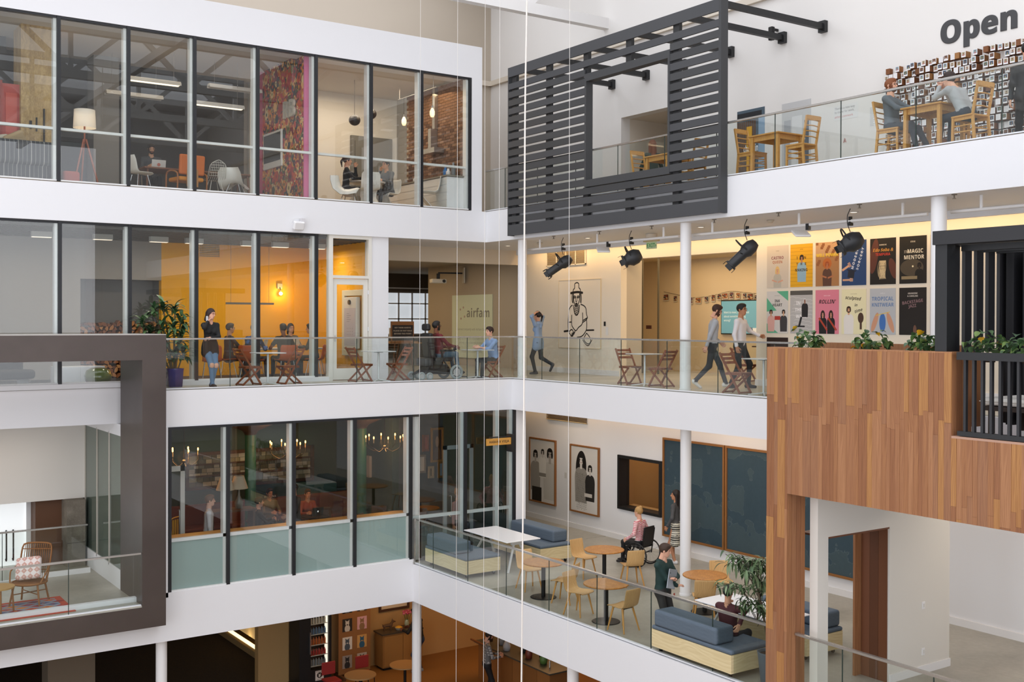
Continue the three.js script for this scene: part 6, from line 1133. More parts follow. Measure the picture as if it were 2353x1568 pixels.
{ // pin board with dog pictures
  const p = thing('notice_board', 'freestanding timber board pinned with dog pictures', 'board', [14.05, 0.012, -28.25]); mesh(p, 'panel', bx(-0.5, 0.5, 0.1, 2.5, -0.03, 0), M(0x8f6236, 0.7)); for (const s of [-1, 1]) mesh(p, 'foot', bx(s * 0.45 - 0.04, s * 0.45 + 0.04, 0, 0.1, -0.3, 0.3), M(0x5a3a1e, 0.7));
  const dogs = ['#2b2b2e,#9a938c', '#3a2a24,#b9b0a4', '#4a5560,#d8d2c8', '#2a5a7a,#c89a5a', '#c8c2b8,#2a2522', '#8a6a4a,#d0a0a8', '#58606a,#1c1c20', '#b0a898,#3c3c40'], names = ['husky', 'black terrier', 'grey shepherd', 'tan collie on blue', 'pale hound', 'small dog on pink', 'dark spaniel', 'silver pup'];
  dogs.forEach((d, i) => { const [a, b] = d.split(','); const t = canvasTex(64, 80, (c, w, h) => { c.fillStyle = b; c.fillRect(0, 0, w, h); c.fillStyle = a; c.beginPath(); c.ellipse(32, 62, 18, 24, 0, 0, 7); c.fill(); c.beginPath(); c.ellipse(32, 30, 13, 15, 0, 0, 7); c.fill(); c.beginPath(); c.moveTo(20, 24); c.lineTo(18, 6); c.lineTo(30, 18); c.fill(); c.beginPath(); c.moveTo(34, 18); c.lineTo(46, 6); c.lineTo(44, 24); c.fill(); c.fillStyle = b; c.beginPath(); c.ellipse(32, 38, 5, 4, 0, 0, 7); c.fill(); }); single('dog_picture', 'small ' + names[i] + ' portrait pinned to the timber board', 'picture', T(panelGeo(0.3, 0.36, 0.006), 13.82 + (i % 2) * 0.46, 0.45 + floor(i / 2) * 0.52, -28.243), M(0xffffff, 0.8, { map: t })); });
  const c = thing('snack_cabinet', 'maple snack cabinet with a stone top', 'cabinet', [15.55, 0.012, -28.4]); mesh(c, 'carcass', cb(1.3, 0.95, 0.5, 0, 0.55, 0), M(0x9a6d38, 0.55)); mesh(c, 'worktop', cb(1.36, 0.04, 0.56, 0, 1.045, 0), M(0x4a4238, 0.4)); mesh(c, 'plinth', cb(1.2, 0.08, 0.42, 0, 0.04, 0), black); mesh(c, 'door_leaf', cb(0.6, 0.85, 0.02, -0.31, 0.55, 0.26), M(0xa57840, 0.5)); mesh(c, 'door_leaf', cb(0.6, 0.85, 0.02, 0.31, 0.55, 0.26), M(0xa57840, 0.5));
  const dg = thing('dog_statue', 'brown ceramic dog statue on the snack cabinet', 'statue', [15.2, 1.08, -28.4], -0.3), dm = M(0x5a3a22, 0.4); mesh(dg, 'body', capsMesh([cap(V(-0.12, 0.14, 0), V(0.08, 0.16, 0), 0.045, 0.055, [0.1, 0.05, 0.02]), cap(V(0.08, 0.17, 0), V(0.14, 0.26, 0), 0.04, 0.035, [0.1, 0.05, 0.02]), cap(V(0.14, 0.27, 0), V(0.21, 0.25, 0), 0.035, 0.02, [0.1, 0.05, 0.02]), cap(V(-0.13, 0.15, 0), V(-0.18, 0.2, 0), 0.012, 0.008, [0.1, 0.05, 0.02]), ...[[-0.11, 0.03], [-0.11, -0.03], [0.08, 0.03], [0.08, -0.03]].map(([x, z]) => cap(V(x, 0.13, z), V(x, 0.015, z), 0.025, 0.016, [0.1, 0.05, 0.02]))], 0.012, 0.02), skinMat); for (const s of [-1, 1]) mesh(dg, 'ear', new THREE.ConeGeometry(0.018, 0.06, 8).translate(0.13, 0.32, s * 0.02), dm);
  const bw = thing('snack_bowl', 'glass bowl heaped with yellow snacks', 'bowl', [15.5, 1.08, -28.3]); mesh(bw, 'bowl', lathe([[0, 0], [0.08, 0], [0.12, 0.08], [0.115, 0.08], [0.075, 0.008], [0, 0.008]], 24), M(0xb9b2a0, 0.2)); mesh(bw, 'snacks', sph(0.105, 0, 0.075, 0, 1, 0.4, 1), M(0xd9a93a, 0.7)).userData.kind = 'stuff';
  const v = thing('flower_vase', 'glass vase of pink flowers on the snack cabinet', 'vase', [15.85, 1.08, -28.45]); mesh(v, 'vase', lathe([[0, 0], [0.06, 0], [0.07, 0.12], [0.05, 0.22], [0.045, 0.22], [0.06, 0.1], [0, 0.01]], 20), M(0xa9b7a0, 0.1)); for (let k = 0; k < 12; k++) { const a = k * 2.4, r = 0.03 + 0.012 * k; mesh(v, 'stem', bar([0, 0.05, 0], [r * cos(a), 0.4, r * sin(a)], 0.004), M(0x4a6a2a, 0.7)); mesh(v, 'flower', sph(0.045, r * cos(a), 0.42 + 0.02 * (k % 3), r * sin(a), 1, 0.7, 1, 10), M(k % 2 ? 0xd0708a : 0xb84a6a, 0.8)); }
  const pf = thing('framed_poster', 'framed brown print above the snack cabinet', 'picture', [15.6, 1.95, -28.78]); mesh(pf, 'frame', extrude([[-0.5, -0.4], [0.5, -0.4], [0.5, 0.6], [-0.5, 0.6]], 0.03, 0.006, [[[-0.44, -0.34], [0.44, -0.34], [0.44, 0.54], [-0.44, 0.54]]]), darkWood); mesh(pf, 'mount', panelGeo(0.9, 0.9).translate(0, 0.1, 0.01), M(0xd8cbb2, 0.8)); mesh(pf, 'print', panelGeo(0.6, 0.6).translate(0, 0.14, 0.016), M(0x5a3428, 0.8));
}
{ // coffee counter
  const c = thing('coffee_counter', 'L shaped timber coffee counter with a dark stone top', 'counter', [0, 0.012, 0]); mesh(c, 'carcass', bx(16.85, 17.5, 0, 1.02, -26.1, -22.7), M(0x8a5a2c, 0.6)); mesh(c, 'worktop', bx(16.75, 17.6, 1.02, 1.06, -26.2, -22.6), M(0x4c4a40, 0.35)); for (let k = 0; k < 6; k++) mesh(c, 'front_panel', bx(16.835, 16.85, 0.06, 1.0, -26.08 + k * 0.565, -25.53 + k * 0.565), M([0x8a5a2c, 0x946232][k % 2], 0.55)); mesh(c, 'rail', bx(16.7, 16.75, 1.06, 1.1, -26.3, -25.6), M(0x7a4a24, 0.6));
  const it = [[17.1, -25.9, 0x3a2a20, 'wire basket of dark bread'], [17.2, -25.4, 0x8a8f94, 'steel coffee pot'], [17.0, -24.9, 0xb9bcc0, 'steel milk jug'], [17.3, -24.5, 0x2a2a2c, 'black grinder'], [17.1, -24.0, 0x7a3a2a, 'bowl of red fruit'], [17.35, -23.7, 0x1a1a1c, 'black bottle'], [17.15, -23.4, 0x5a7a3a, 'jar of green herbs'], [17.1, -23.05, 0xd8d5cc, 'small white price card']];
  it.forEach(([x, z, col, w], i) => single('counter_item', w + ' on the coffee counter', w.split(' ').at(-1), i === 7 ? T(cb(0.14, 0.18, 0.02), x, 1.17, z, 0.8) : lathe([[0, 0], [0.09, 0], [i % 3 === 1 ? 0.1 : 0.11, 0.12], [0.07, 0.22], [0.05, 0.26], [0, 0.26]], 16).translate(x, 1.075, z), M(col, 0.45)));
  for (const [x, z, w] of [[14.6, -26.3, 'round pale table in front of the snack cabinet'], [13.2, -26.2, 'round pale table in front of the drinks fridge']]) { const t = thing('low_table', w, 'table', [x, 0.012, z]); mesh(t, 'tabletop', cyl(0.42, 0.42, 0.03, 0, 0.72, 0, 32), M(0xb08a5a, 0.5)); mesh(t, 'pedestal', cyl(0.04, 0.04, 0.7, 0, 0.36, 0), blackMetal); mesh(t, 'base_plate', cyl(0.22, 0.22, 0.02, 0, 0.01, 0), blackMetal); }
  for (const [x, z, w] of [[12.75, -27.0, 'red upholstered chair in front of the drinks fridge'], [13.75, -27.0, 'red upholstered chair in front of the pinned board']]) { const t = thing('red_chair', w, 'chair', [x, 0.015, z]); mesh(t, 'seat', rb(0.42, 0.06, 0.42, 0.025, 0, 0.45, 0), M(0x9a2a26, 0.7)); mesh(t, 'backrest', rb(0.4, 0.34, 0.04, 0.02, 0, 0.72, -0.2), M(0x9a2a26, 0.7)); for (const [a, b] of [[-1, -1], [1, -1], [-1, 1], [1, 1]]) mesh(t, 'leg', bar([a * 0.18, 0.45, b * 0.17], [a * 0.2, 0, b * 0.2], 0.013), blackMetal); }
  single('ground_pier', 'grey concrete pier on the ground floor under the bay', 'pier', bx(5.3, 6.3, 0, 3.42, -26.2, -25.6), M(0x6b5f50, 0.85));
  struct('wall_back', 'dark brown ground floor wall under the bay', bx(-8, 11.4, 0, 3.42, -37, -36.8), M(0x3a2a1c, 0.85));
}
// ================================================================ prints, pictures, lettering
const { FontLoader } = await import('three/addons/loaders/FontLoader.js');
const { TextGeometry } = await import('three/addons/geometries/TextGeometry.js');
const bold = await new FontLoader().loadAsync('fonts/droid/droid_sans_bold.typeface.json');
const onWall = (g, x, y, z) => T(g, x, y, z, -PI / 2);       // face the atrium (-x)
// figure: simple portrait used in the printed posters
function figure(c, x, y, s, skin, hair, top, o = {}) {
  c.save(); c.translate(x, y); c.scale(s, s);
  if (o.longHair) { c.fillStyle = hair; c.beginPath(); c.ellipse(0, 14, 26, 48, 0, 0, 7); c.fill(); }
  c.fillStyle = top; c.beginPath(); c.moveTo(-16, 34); c.quadraticCurveTo(-48, 40, -46, 90); c.lineTo(-42, 190); c.lineTo(42, 190); c.lineTo(46, 90); c.quadraticCurveTo(48, 40, 16, 34); c.fill();
  c.fillStyle = skin; c.fillRect(-8, 18, 16, 22); c.beginPath(); c.ellipse(0, 0, 17, 22, 0, 0, 7); c.fill();
  c.fillStyle = hair; c.beginPath(); c.ellipse(0, -9, 20, 17, 0, PI, 0); c.fill(); c.beginPath(); c.ellipse(-15, 2, 6, 15, 0, 0, 7); c.fill(); c.beginPath(); c.ellipse(15, 2, 6, 15, 0, 0, 7); c.fill();
  if (o.beard) { c.beginPath(); c.ellipse(0, 14, 14, 10, 0, 0, PI); c.fill(); }
  c.fillStyle = '#2a1c18'; c.fillRect(-9, -2, 5, 3); c.fillRect(4, -2, 5, 3); c.fillStyle = '#8a4038'; c.fillRect(-5, 11, 10, 2);
  c.fillStyle = skin; if (o.arms) { c.save(); c.rotate(0.3); c.fillRect(-34, 96, 60, 13); c.restore(); c.save(); c.rotate(-0.3); c.fillRect(-26, 100, 60, 13); c.restore(); }
  c.restore();
}
const txt = (c, s, x, y, f, col, rot = 0, al = 'center') => { c.save(); c.translate(x, y); c.rotate(rot); c.font = f; c.fillStyle = col; c.textAlign = al; c.fillText(s, 0, 0); c.restore(); };
const POSTERS = [
  ['cream poster titled Castro Queen with a long haired blonde performer', c => { bgc(c, '#cfc4b6'); txt(c, 'CARRIE', 128, 54, '13px sans-serif', '#8a7a6c'); txt(c, 'CASTRO', 128, 128, 'bold 40px sans-serif', '#7a3a40'); txt(c, 'QUEEN', 128, 166, 'bold 36px sans-serif', '#a86848'); figure(c, 128, 228, 1.05, '#d2a088', '#d9b878', '#b9b4a8', { longHair: 1, arms: 1 }); }],
  ['yellow brick poster titled In The Making with a smiling woman', c => { bgc(c, '#e0a81c'); c.strokeStyle = '#b9861a'; c.lineWidth = 3; for (let i = 0; i < 12; i++) { c.beginPath(); c.moveTo(0, i * 34); c.lineTo(256, i * 34); c.stroke(); } figure(c, 132, 128, 1.15, '#b5805c', '#231812', '#8fb0c4', {}); c.fillStyle = '#3a2c14'; txt(c, 'JAYNE', 130, 52, '13px sans-serif', '#6a4c14'); txt(c, 'I        N', 128, 138, 'bold 34px sans-serif', '#2a2218'); txt(c, 'T   H   E', 128, 194, 'bold 34px sans-serif', '#2a2218'); txt(c, 'MAKING', 128, 250, 'bold 36px sans-serif', '#2a2218'); }],
  ['sepia poster titled Will Power with a curly haired woman', c => { bgc(c, '#a8784c'); c.fillStyle = '#c49a70'; c.fillRect(0, 0, 256, 120); c.fillStyle = '#8f5a34'; for (let i = 0; i < 20; i++) c.fillRect((i * 53) % 256, (i * 37) % 200, 30, 24); c.fillStyle = '#b5652c'; c.beginPath(); c.arc(128, 190, 48, 0, 7); c.fill(); figure(c, 128, 200, 1.1, '#b06f4a', '#9a4c22', '#5a3c30', { arms: 1 }); txt(c, 'WILL POWER', 128, 128, 'bold 40px sans-serif', '#e8c81c'); }],
  ['navy poster titled Modern Sorcery with hands over a top hat', c => { bgc(c, '#23406e'); txt(c, 'WOOKI', 190, 52, 'bold 15px sans-serif', '#d8d8e0'); txt(c, 'M·O·D·E·R·N', 120, 255, 'bold 33px sans-serif', '#dfe3ea', -1.25, 'left'); txt(c, 'S·O·R·C·E·R·Y', 172, 262, 'bold 33px sans-serif', '#dfe3ea', -1.25, 'left'); c.fillStyle = '#d0a080'; c.save(); c.translate(0, 250); c.rotate(-0.5); c.fillRect(0, 0, 80, 20); for (let i = 0; i < 4; i++) c.fillRect(76, -14 + i * 11, 28, 7); c.restore(); c.fillRect(10, 336, 80, 16); for (let i = 0; i < 4; i++) c.fillRect(86, 328 + i * 8, 34, 6); c.fillStyle = '#1a2030'; c.save(); c.translate(100, 290); c.rotate(0.15); c.fillRect(-34, -28, 68, 66); c.fillRect(-48, -34, 96, 10); c.restore(); }],
  ['black poster titled Edo Soba and Tempura with hands holding noodles', c => { bgc(c, '#191513'); c.fillStyle = '#5a3024'; c.beginPath(); c.ellipse(40, 150, 40, 150, 0.15, 0, 7); c.fill(); c.beginPath(); c.ellipse(230, 260, 36, 90, -0.3, 0, 7); c.fill(); c.strokeStyle = '#c9b48c'; c.lineWidth = 3; for (let i = 0; i < 46; i++) { c.beginPath(); c.moveTo(96 + (i * 29) % 64, 190); c.quadraticCurveTo(60 + (i * 47) % 120, 260, 90 + (i * 31) % 70, 330 + (i * 13) % 20); c.stroke(); } txt(c, 'SHINICHI', 128, 62, 'bold 16px sans-serif', '#d8cdb8'); txt(c, 'Edo Soba &', 128, 112, 'italic bold 36px serif', '#d99a3a'); txt(c, 'TEMPURA', 128, 148, 'bold 32px sans-serif', '#c8382a'); }],
  ['black poster titled The Magic Mentor with a conjurer at a table', c => { bgc(c, '#171411'); c.fillStyle = '#4a4134'; c.beginPath(); c.ellipse(118, 260, 110, 70, 0, 0, 7); c.fill(); figure(c, 190, 244, 0.9, '#2a221a', '#0e0c0a', '#110f0d'); c.fillStyle = '#e8dcb4'; c.beginPath(); c.arc(128, 250, 8, 0, 7); c.fill(); c.fillStyle = '#8a7a5c'; c.fillRect(20, 330, 150, 26); txt(c, 'STEVE', 128, 52, 'bold 17px sans-serif', '#cfc6b4'); txt(c, 'The', 66, 138, 'italic 30px serif', '#cfc6b4'); txt(c, 'MAGIC', 150, 140, 'bold 46px sans-serif', '#e0d8c4'); txt(c, 'MENTOR', 138, 190, 'bold 46px sans-serif', '#e0d8c4'); }],
  ['grey and green poster titled Ink Heart with two printmakers', c => { bgc(c, '#cfcdca'); c.fillStyle = '#5cae8c'; c.beginPath(); c.moveTo(120, 0); c.lineTo(256, 0); c.lineTo(256, 90); c.fill(); c.beginPath(); c.moveTo(0, 60); c.lineTo(0, 190); c.lineTo(120, 180); c.fill(); c.beginPath(); c.moveTo(0, 390); c.lineTo(140, 390); c.lineTo(0, 300); c.fill(); txt(c, 'NATHANIEL', 128, 46, '13px sans-serif', '#9a9a98'); txt(c, 'INK', 128, 104, 'bold 36px sans-serif', '#262626'); txt(c, 'HEART', 128, 142, 'bold 38px sans-serif', '#262626'); figure(c, 52, 196, 0.95, '#c09070', '#1a1412', '#d8a8a0'); figure(c, 204, 196, 0.95, '#c8a080', '#1a1412', '#3a3a3e'); c.fillStyle = '#b03a30'; c.fillRect(96, 232, 70, 36); }],
  ['grey water poster titled In The Wake with a wakeboarder', c => { bgc(c, '#b3b1b0'); c.fillStyle = '#55524e'; c.fillRect(0, 0, 256, 40); c.strokeStyle = '#d8d6d4'; c.lineWidth = 3; for (let i = 0; i < 40; i++) { c.beginPath(); c.moveTo((i * 61) % 256, 60 + i * 8); c.quadraticCurveTo((i * 61) % 256 + 30, 50 + i * 8, (i * 61) % 256 + 60, 62 + i * 8); c.stroke(); } txt(c, 'IN', 96, 130, 'bold 44px sans-serif', '#eceaea'); txt(c, 'THE', 96, 190, 'bold 44px sans-serif', '#eceaea'); txt(c, 'WAKE', 128, 250, 'bold 44px sans-serif', '#eceaea'); figure(c, 170, 90, 0.8, '#8a5a40', '#c8c8c8', '#1c1c20'); c.fillStyle = '#1c1c20'; c.save(); c.translate(130, 240); c.rotate(0.3); c.fillRect(-10, 0, 22, 90); c.restore(); c.fillRect(60, 320, 110, 14); }],
  ['pink poster titled Rollin with two musicians', c => { bgc(c, '#d97f92'); txt(c, 'MAX & LORI', 128, 56, '13px sans-serif', '#f0d0d8'); txt(c, "ROLLIN'", 128, 122, 'italic bold 48px sans-serif', '#1c1618'); for (const x of [82, 172]) figure(c, x, 214, 0.95, '#c89078', '#2a1712', '#17161a', { longHair: 1 }); c.strokeStyle = '#b0402c'; c.lineWidth = 18; for (const [a, b] of [[40, 130], [140, 232]]) { c.beginPath(); c.moveTo(a, 250); c.lineTo(b, 360); c.stroke(); } }],
  ['pale yellow poster titled Sculpted in Time with a bearded sculptor', c => { bgc(c, '#e6dfb8'); txt(c, 'ALEXANDRE', 128, 46, '13px sans-serif', '#b8ae88'); figure(c, 76, 178, 1.15, '#d0a080', '#3a2417', '#e4e0dc', { beard: 1 }); txt(c, 'sculpted', 118, 92, 'italic bold 40px sans-serif', '#2a2620', 0.1); txt(c, 'in', 150, 150, 'italic bold 34px sans-serif', '#2a2620'); txt(c, 'time', 180, 200, 'italic bold 38px sans-serif', '#2a2620', -0.25); c.fillStyle = '#4a3326'; c.beginPath(); c.ellipse(202, 250, 30, 46, 0, 0, 7); c.fill(); c.fillRect(192, 290, 22, 60); }],
  ['grey poster titled Tropical Knitwear with hands knitting blue wool', c => { bgc(c, '#b4b8be'); txt(c, 'KARELLE', 128, 46, '13px sans-serif', '#d8dade'); txt(c, 'TROPICAL', 128, 104, 'bold 46px sans-serif', '#5c7aa8'); txt(c, 'KNITWEAR', 128, 154, 'bold 43px sans-serif', '#5c7aa8'); c.fillStyle = '#c89478'; c.beginPath(); c.ellipse(50, 290, 24, 90, 0.35, 0, 7); c.fill(); c.beginPath(); c.ellipse(206, 290, 24, 90, -0.35, 0, 7); c.fill(); c.fillStyle = '#3f6fb4'; c.beginPath(); c.ellipse(128, 290, 32, 78, 0, 0, 7); c.fill(); c.strokeStyle = '#d8b84a'; c.lineWidth = 6; c.beginPath(); c.moveTo(60, 230); c.lineTo(200, 200); c.stroke(); }],
  ['black poster titled Backstage Jazz', c => { bgc(c, '#191412'); txt(c, 'AMANDINE', 128, 54, 'bold 17px sans-serif', '#cfc8c0'); txt(c, '& CAROLINE', 128, 76, 'bold 17px sans-serif', '#cfc8c0'); txt(c, 'BACKSTAGE', 128, 130, 'bold 36px sans-serif', '#8f6f74', -0.12); txt(c, 'JAZZ', 128, 164, 'bold 36px sans-serif', '#8f6f74', -0.12); c.fillStyle = '#6a4a3a'; c.beginPath(); c.ellipse(150, 350, 16, 40, 0, 0, 7); c.fill(); }],
];
function bgc(c, col) { c.fillStyle = col; c.fillRect(0, 0, 256, 392); }
const pz = [-17.18, -16.5, -15.8, -15.11, -14.4, -13.7];
POSTERS.forEach(([label, draw], i) => single('wall_poster', label, 'poster', onWall(panelGeo(0.615, 0.935, 0.006), 18.792, i < 6 ? 11.335 : 10.32, pz[i % 6] + 0.308), M(0xffffff, 0.75, { map: canvasTex(256, 392, draw) })));
single('wall_poster', 'dark brown poster with a violinist, below Ink Heart', 'poster', onWall(panelGeo(0.615, 0.935, 0.006), 18.792, 9.29, -16.87), M(0xffffff, 0.75, { map: canvasTex(256, 392, c => { bgc(c, '#2a1712'); figure(c, 100, 80, 1.2, '#a06a48', '#1a0f0c', '#3a201a'); }) }));
single('wall_poster', 'purple edged poster partly hidden by the column, upper row', 'poster', onWall(panelGeo(0.615, 0.935, 0.006), 18.792, 11.335, -12.69), M(0x4a2a40, 0.75));
single('wall_poster', 'purple edged poster partly hidden by the column, lower row', 'poster', onWall(panelGeo(0.615, 0.935, 0.006), 18.792, 10.32, -12.69), M(0x6a4a6a, 0.75));

// line drawing canvas
{
  const tex = canvasTex(768, 800, (c, w, h) => {
    c.fillStyle = '#e7ddcc'; c.fillRect(0, 0, w, h); c.strokeStyle = '#171412'; c.translate(95, 20); c.scale(0.76, 0.84); c.lineCap = c.lineJoin = 'round';
    const L = (pts, lw = 9, close) => { c.lineWidth = lw * 1.8; c.beginPath(); c.moveTo(...pts[0]); for (let i = 1; i + 1 < pts.length; i++) { const mx = (pts[i][0] + pts[i + 1][0]) / 2, my = (pts[i][1] + pts[i + 1][1]) / 2; c.quadraticCurveTo(pts[i][0], pts[i][1], mx, my); } c.lineTo(...pts.at(-1)); if (close) c.closePath(); c.stroke(); };
    L([[225, 145], [228, 110], [270, 92], [262, 30], [300, 14], [345, 14], [372, 34], [366, 88], [405, 104], [412, 145]]); L([[175, 158], [320, 140], [455, 158]], 18);
    L([[210, 165], [196, 230], [214, 290]]); L([[232, 165], [222, 240], [232, 300]]); L([[422, 165], [436, 230], [424, 300]]); L([[402, 165], [412, 240], [404, 290]]);
    L([[238, 170], [240, 250], [262, 310], [312, 350], [362, 310], [386, 250], [388, 170]]);
    for (const x of [268, 352]) { c.beginPath(); c.ellipse(x, 214, 22, 12, 0, 0, 7); c.stroke(); c.beginPath(); c.arc(x, 214, 5, 0, 7); c.fill(); }
    L([[296, 212], [286, 268], [306, 284], [328, 268], [324, 214]], 7); L([[292, 308], [312, 300], [334, 308], [312, 326], [292, 308]], 10);
    for (let k = 0; k < 5; k++) L([[262 - k * 2, 330 + k * 24], [312, 372 + k * 24], [366 + k * 2, 330 + k * 24]], 7); L([[238, 330], [250, 430], [312, 486], [374, 430], [386, 330]]);
    L([[206, 330], [130, 360], [118, 480], [104, 560], [112, 700], [180, 760]]); L([[196, 470], [184, 600], [230, 650], [300, 700], [360, 640], [440, 610], [470, 560], [462, 440]]); L([[420, 320], [540, 340], [552, 450], [590, 520], [470, 570]]); L([[110, 570], [185, 566]]); L([[470, 545], [580, 505]]);
    L([[560, 540], [570, 640], [540, 700], [450, 770], [330, 780]]); L([[140, 700], [190, 660], [240, 700], [230, 770], [180, 760]]); for (let k = 0; k < 4; k++) L([[185 + k * 22, 770 - k * 10], [210 + k * 24, 720 - k * 8]], 8);
    L([[10, 700], [120, 690]], 16); L([[560, 680], [730, 676]], 12); L([[560, 720], [690, 800], [610, 890], [470, 810], [560, 720]], 8); L([[470, 815], [520, 870], [610, 905], [690, 810]], 7);
  });
  const t = thing('canvas_drawing', 'large canvas with a black line drawing of a seated figure in a hat', 'painting', [18.775, 10.31, -24.0], -PI / 2);
  mesh(t, 'canvas', panelGeo(1.85, 1.88, 0.02), M(0xffffff, 0.8, { map: tex })); mesh(t, 'edge_batten', [cb(1.87, 0.012, 0.03, 0, 0.946, -0.006), cb(1.87, 0.012, 0.03, 0, -0.946, -0.006), cb(0.012, 1.9, 0.03, 0.931, 0, -0.006), cb(0.012, 1.9, 0.03, -0.931, 0, -0.006)], M(0xd8c8a8, 0.7));
  single('wall_label', 'small printed caption beside the line drawing', 'label', onWall(panelGeo(0.1, 0.22, 0.005), 18.792, 9.84, -22.82), M(0xdedcd8, 0.7)); single('door_reader', 'black card reader beside the line drawing', 'reader', bx(18.77, 18.8, 9.98, 10.1, -22.93, -22.88), black); single('door_reader', 'black card reader beside the hall opening', 'reader', bx(19.17, 19.2, 9.75, 9.9, -27.3, -27.24), black);
}
{ // wall grille, exit sign
  const t = thing('air_grille', 'wide slatted air grille high on the cream wall', 'grille', [18.78, 11.93, -24.62]); mesh(t, 'frame', [bx(-0.02, 0.01, -0.26, -0.23, -0.9, 0.9), bx(-0.02, 0.01, 0.21, 0.24, -0.9, 0.9), ...[-0.9, -0.44, 0, 0.44, 0.87].map(z => bx(-0.02, 0.01, -0.26, 0.24, z, z + 0.03))], cream); for (let k = 0; k < 15; k++) mesh(t, 'louvre', bx(-0.01, 0.012, -0.22 + k * 0.029, -0.205 + k * 0.029, -0.88, 0.88), M(0x9a8458, 0.6));
  const e = thing('exit_sign', 'hanging exit sign with green letters', 'sign', [17.4, 11.93, -19.5], -PI / 2); const tex = canvasTex(128, 64, (c, w, h) => { c.fillStyle = '#cfe0b8'; c.fillRect(0, 0, w, h); txt(c, 'EXIT›', 64, 50, 'bold 50px sans-serif', '#2f9a4a'); }); mesh(e, 'plate', panelGeo(0.36, 0.17, 0.01).translate(0, -0.03, 0), M(0xffffff, 0.4, { map: tex })); mesh(e, 'housing', cb(0.5, 0.09, 0.08, 0, 0.1, 0), M(0xc9b48a, 0.6)); mesh(e, 'ceiling_plate', cyl(0.14, 0.14, 0.09, 0, 0.19, 0), beige);
  const gr = thing('ceiling_grille', 'slatted air grille at the top of the cafe wall', 'grille', [18.87, 7.38, -24.7]); mesh(gr, 'frame', [bx(-0.03, 0.01, -0.1, -0.08, -0.93, 0.93), bx(-0.03, 0.01, 0.1, 0.12, -0.93, 0.93)], M(0xc9b48a, 0.6)); for (let k = 0; k < 6; k++) mesh(gr, 'louvre', bx(-0.02, 0.01, -0.07 + k * 0.028, -0.055 + k * 0.028, -0.92, 0.92), M(0x7a6440, 0.6));
}
// ---------------------------------------------------------------- lounge recess
{
  const tv = thing('wall_screen', 'large wall screen showing a pale blue slide', 'television', [22.25, 10.23, -21.2], -PI / 2);
  const tex = canvasTex(512, 290, (c, w, h) => { c.fillStyle = '#74afc6'; c.fillRect(0, 0, w, h); txt(c, "Want to meet, but worried", 30, 110, '26px sans-serif', '#e8f4f8', 0, 'left'); txt(c, "about something going", 30, 146, '26px sans-serif', '#e8f4f8', 0, 'left'); txt(c, "wrong?", 30, 182, '26px sans-serif', '#e8f4f8', 0, 'left'); c.fillStyle = '#e4e8ea'; c.fillRect(380, 240, 100, 40); c.lineWidth = 7; ['#2a3050', '#a03848', '#2a3050'].forEach((s, i) => { c.strokeStyle = s; c.beginPath(); c.moveTo(340 + i * 16, 235); c.lineTo(362 + i * 16, 290); c.stroke(); c.beginPath(); c.moveTo(470 + i * 16, 0); c.lineTo(450 + i * 16, 50); c.stroke(); }); });
  mesh(tv, 'bezel', rb(1.62, 0.95, 0.05, 0.01, 0, 0, 0), black); mesh(tv, 'display', panelGeo(1.56, 0.89, 0.004).translate(0, 0, 0.031), M(0xffffff, 0.3, { map: tex, emissive: 0xffffff, emissiveMap: tex, emissiveIntensity: 0.2 }));
  const cols = ['#5a3a22', '#2a2018', '#7a4a2a', '#3a2a3a', '#8a5a2a', '#26303a'], cx = [-24.3, -23.9, -23.55, -23.25, -22.95, -22.62, -22.35, -22.12, -21.9, -21.65, -21.4, -21.15, -20.95, -20.72, -20.45, -20.2];
  single('photo_string', 'dark string of hanging photographs above the wall screen', 'string', tube([[22.27, 10.99, -24.4], [22.27, 10.8, -23.2], [22.27, 10.83, -22.5], [22.27, 10.95, -21.7], [22.27, 10.9, -21.1], [22.27, 10.82, -20.1]], 0.005, 40, 5), black);
  cx.forEach((z, i) => single('string_photo', 'small dark photograph clipped to the string in the lounge recess', 'photograph', onWall(panelGeo(i % 4 === 0 ? 0.24 : 0.15, i % 3 === 0 ? 0.2 : 0.17, 0.004).rotateZ(rr(-0.1, 0.1)), 22.265, 10.77 + 0.06 * sin((z + 24.3) * 2.1 + 2.2), z), M(0xffffff, 0.7, { map: photoTex(cols[i % 6], i) }), 'photographs on the string'));
  struct('wall_back', 'grey folding partition beside the lounge recess', [bx(19.0, 19.53, L2, 11.73, -22.4, -22.26)], M(0xb9b0a2, 0.7)); single('partition_seal', 'dark upright seal of the folding partition', 'seal', [bx(20.5, 20.54, L2, 11.9, -23.38, -23.34), bx(20.5, 20.54, L2, 11.9, -22.72, -22.68)], M(0x5a5448, 0.7)); single('wall_plate', 'small brown plate on the folding partition', 'plate', bx(20.47, 20.5, 9.9, 10.0, -23.15, -22.95), M(0x4a2420, 0.6));
  const t = thing('lounge_table', 'dark topped pedestal table in the lounge recess', 'table', [19.8, L2, -17.9]); mesh(t, 'tabletop', rb(0.7, 0.03, 0.7, 0.01, 0, 0.86, 0), darkWood); mesh(t, 'pedestal', cyl(0.03, 0.03, 0.85, 0, 0.43, 0), black); mesh(t, 'base_plate', cyl(0.22, 0.22, 0.02, 0, 0.01, 0), black);
  single('tissue_box', 'teal box on the lounge recess table', 'box', rb(0.22, 0.2, 0.16, 0.01, 19.8, L2 + 0.975, -17.9), M(0x35606a, 0.6));
}
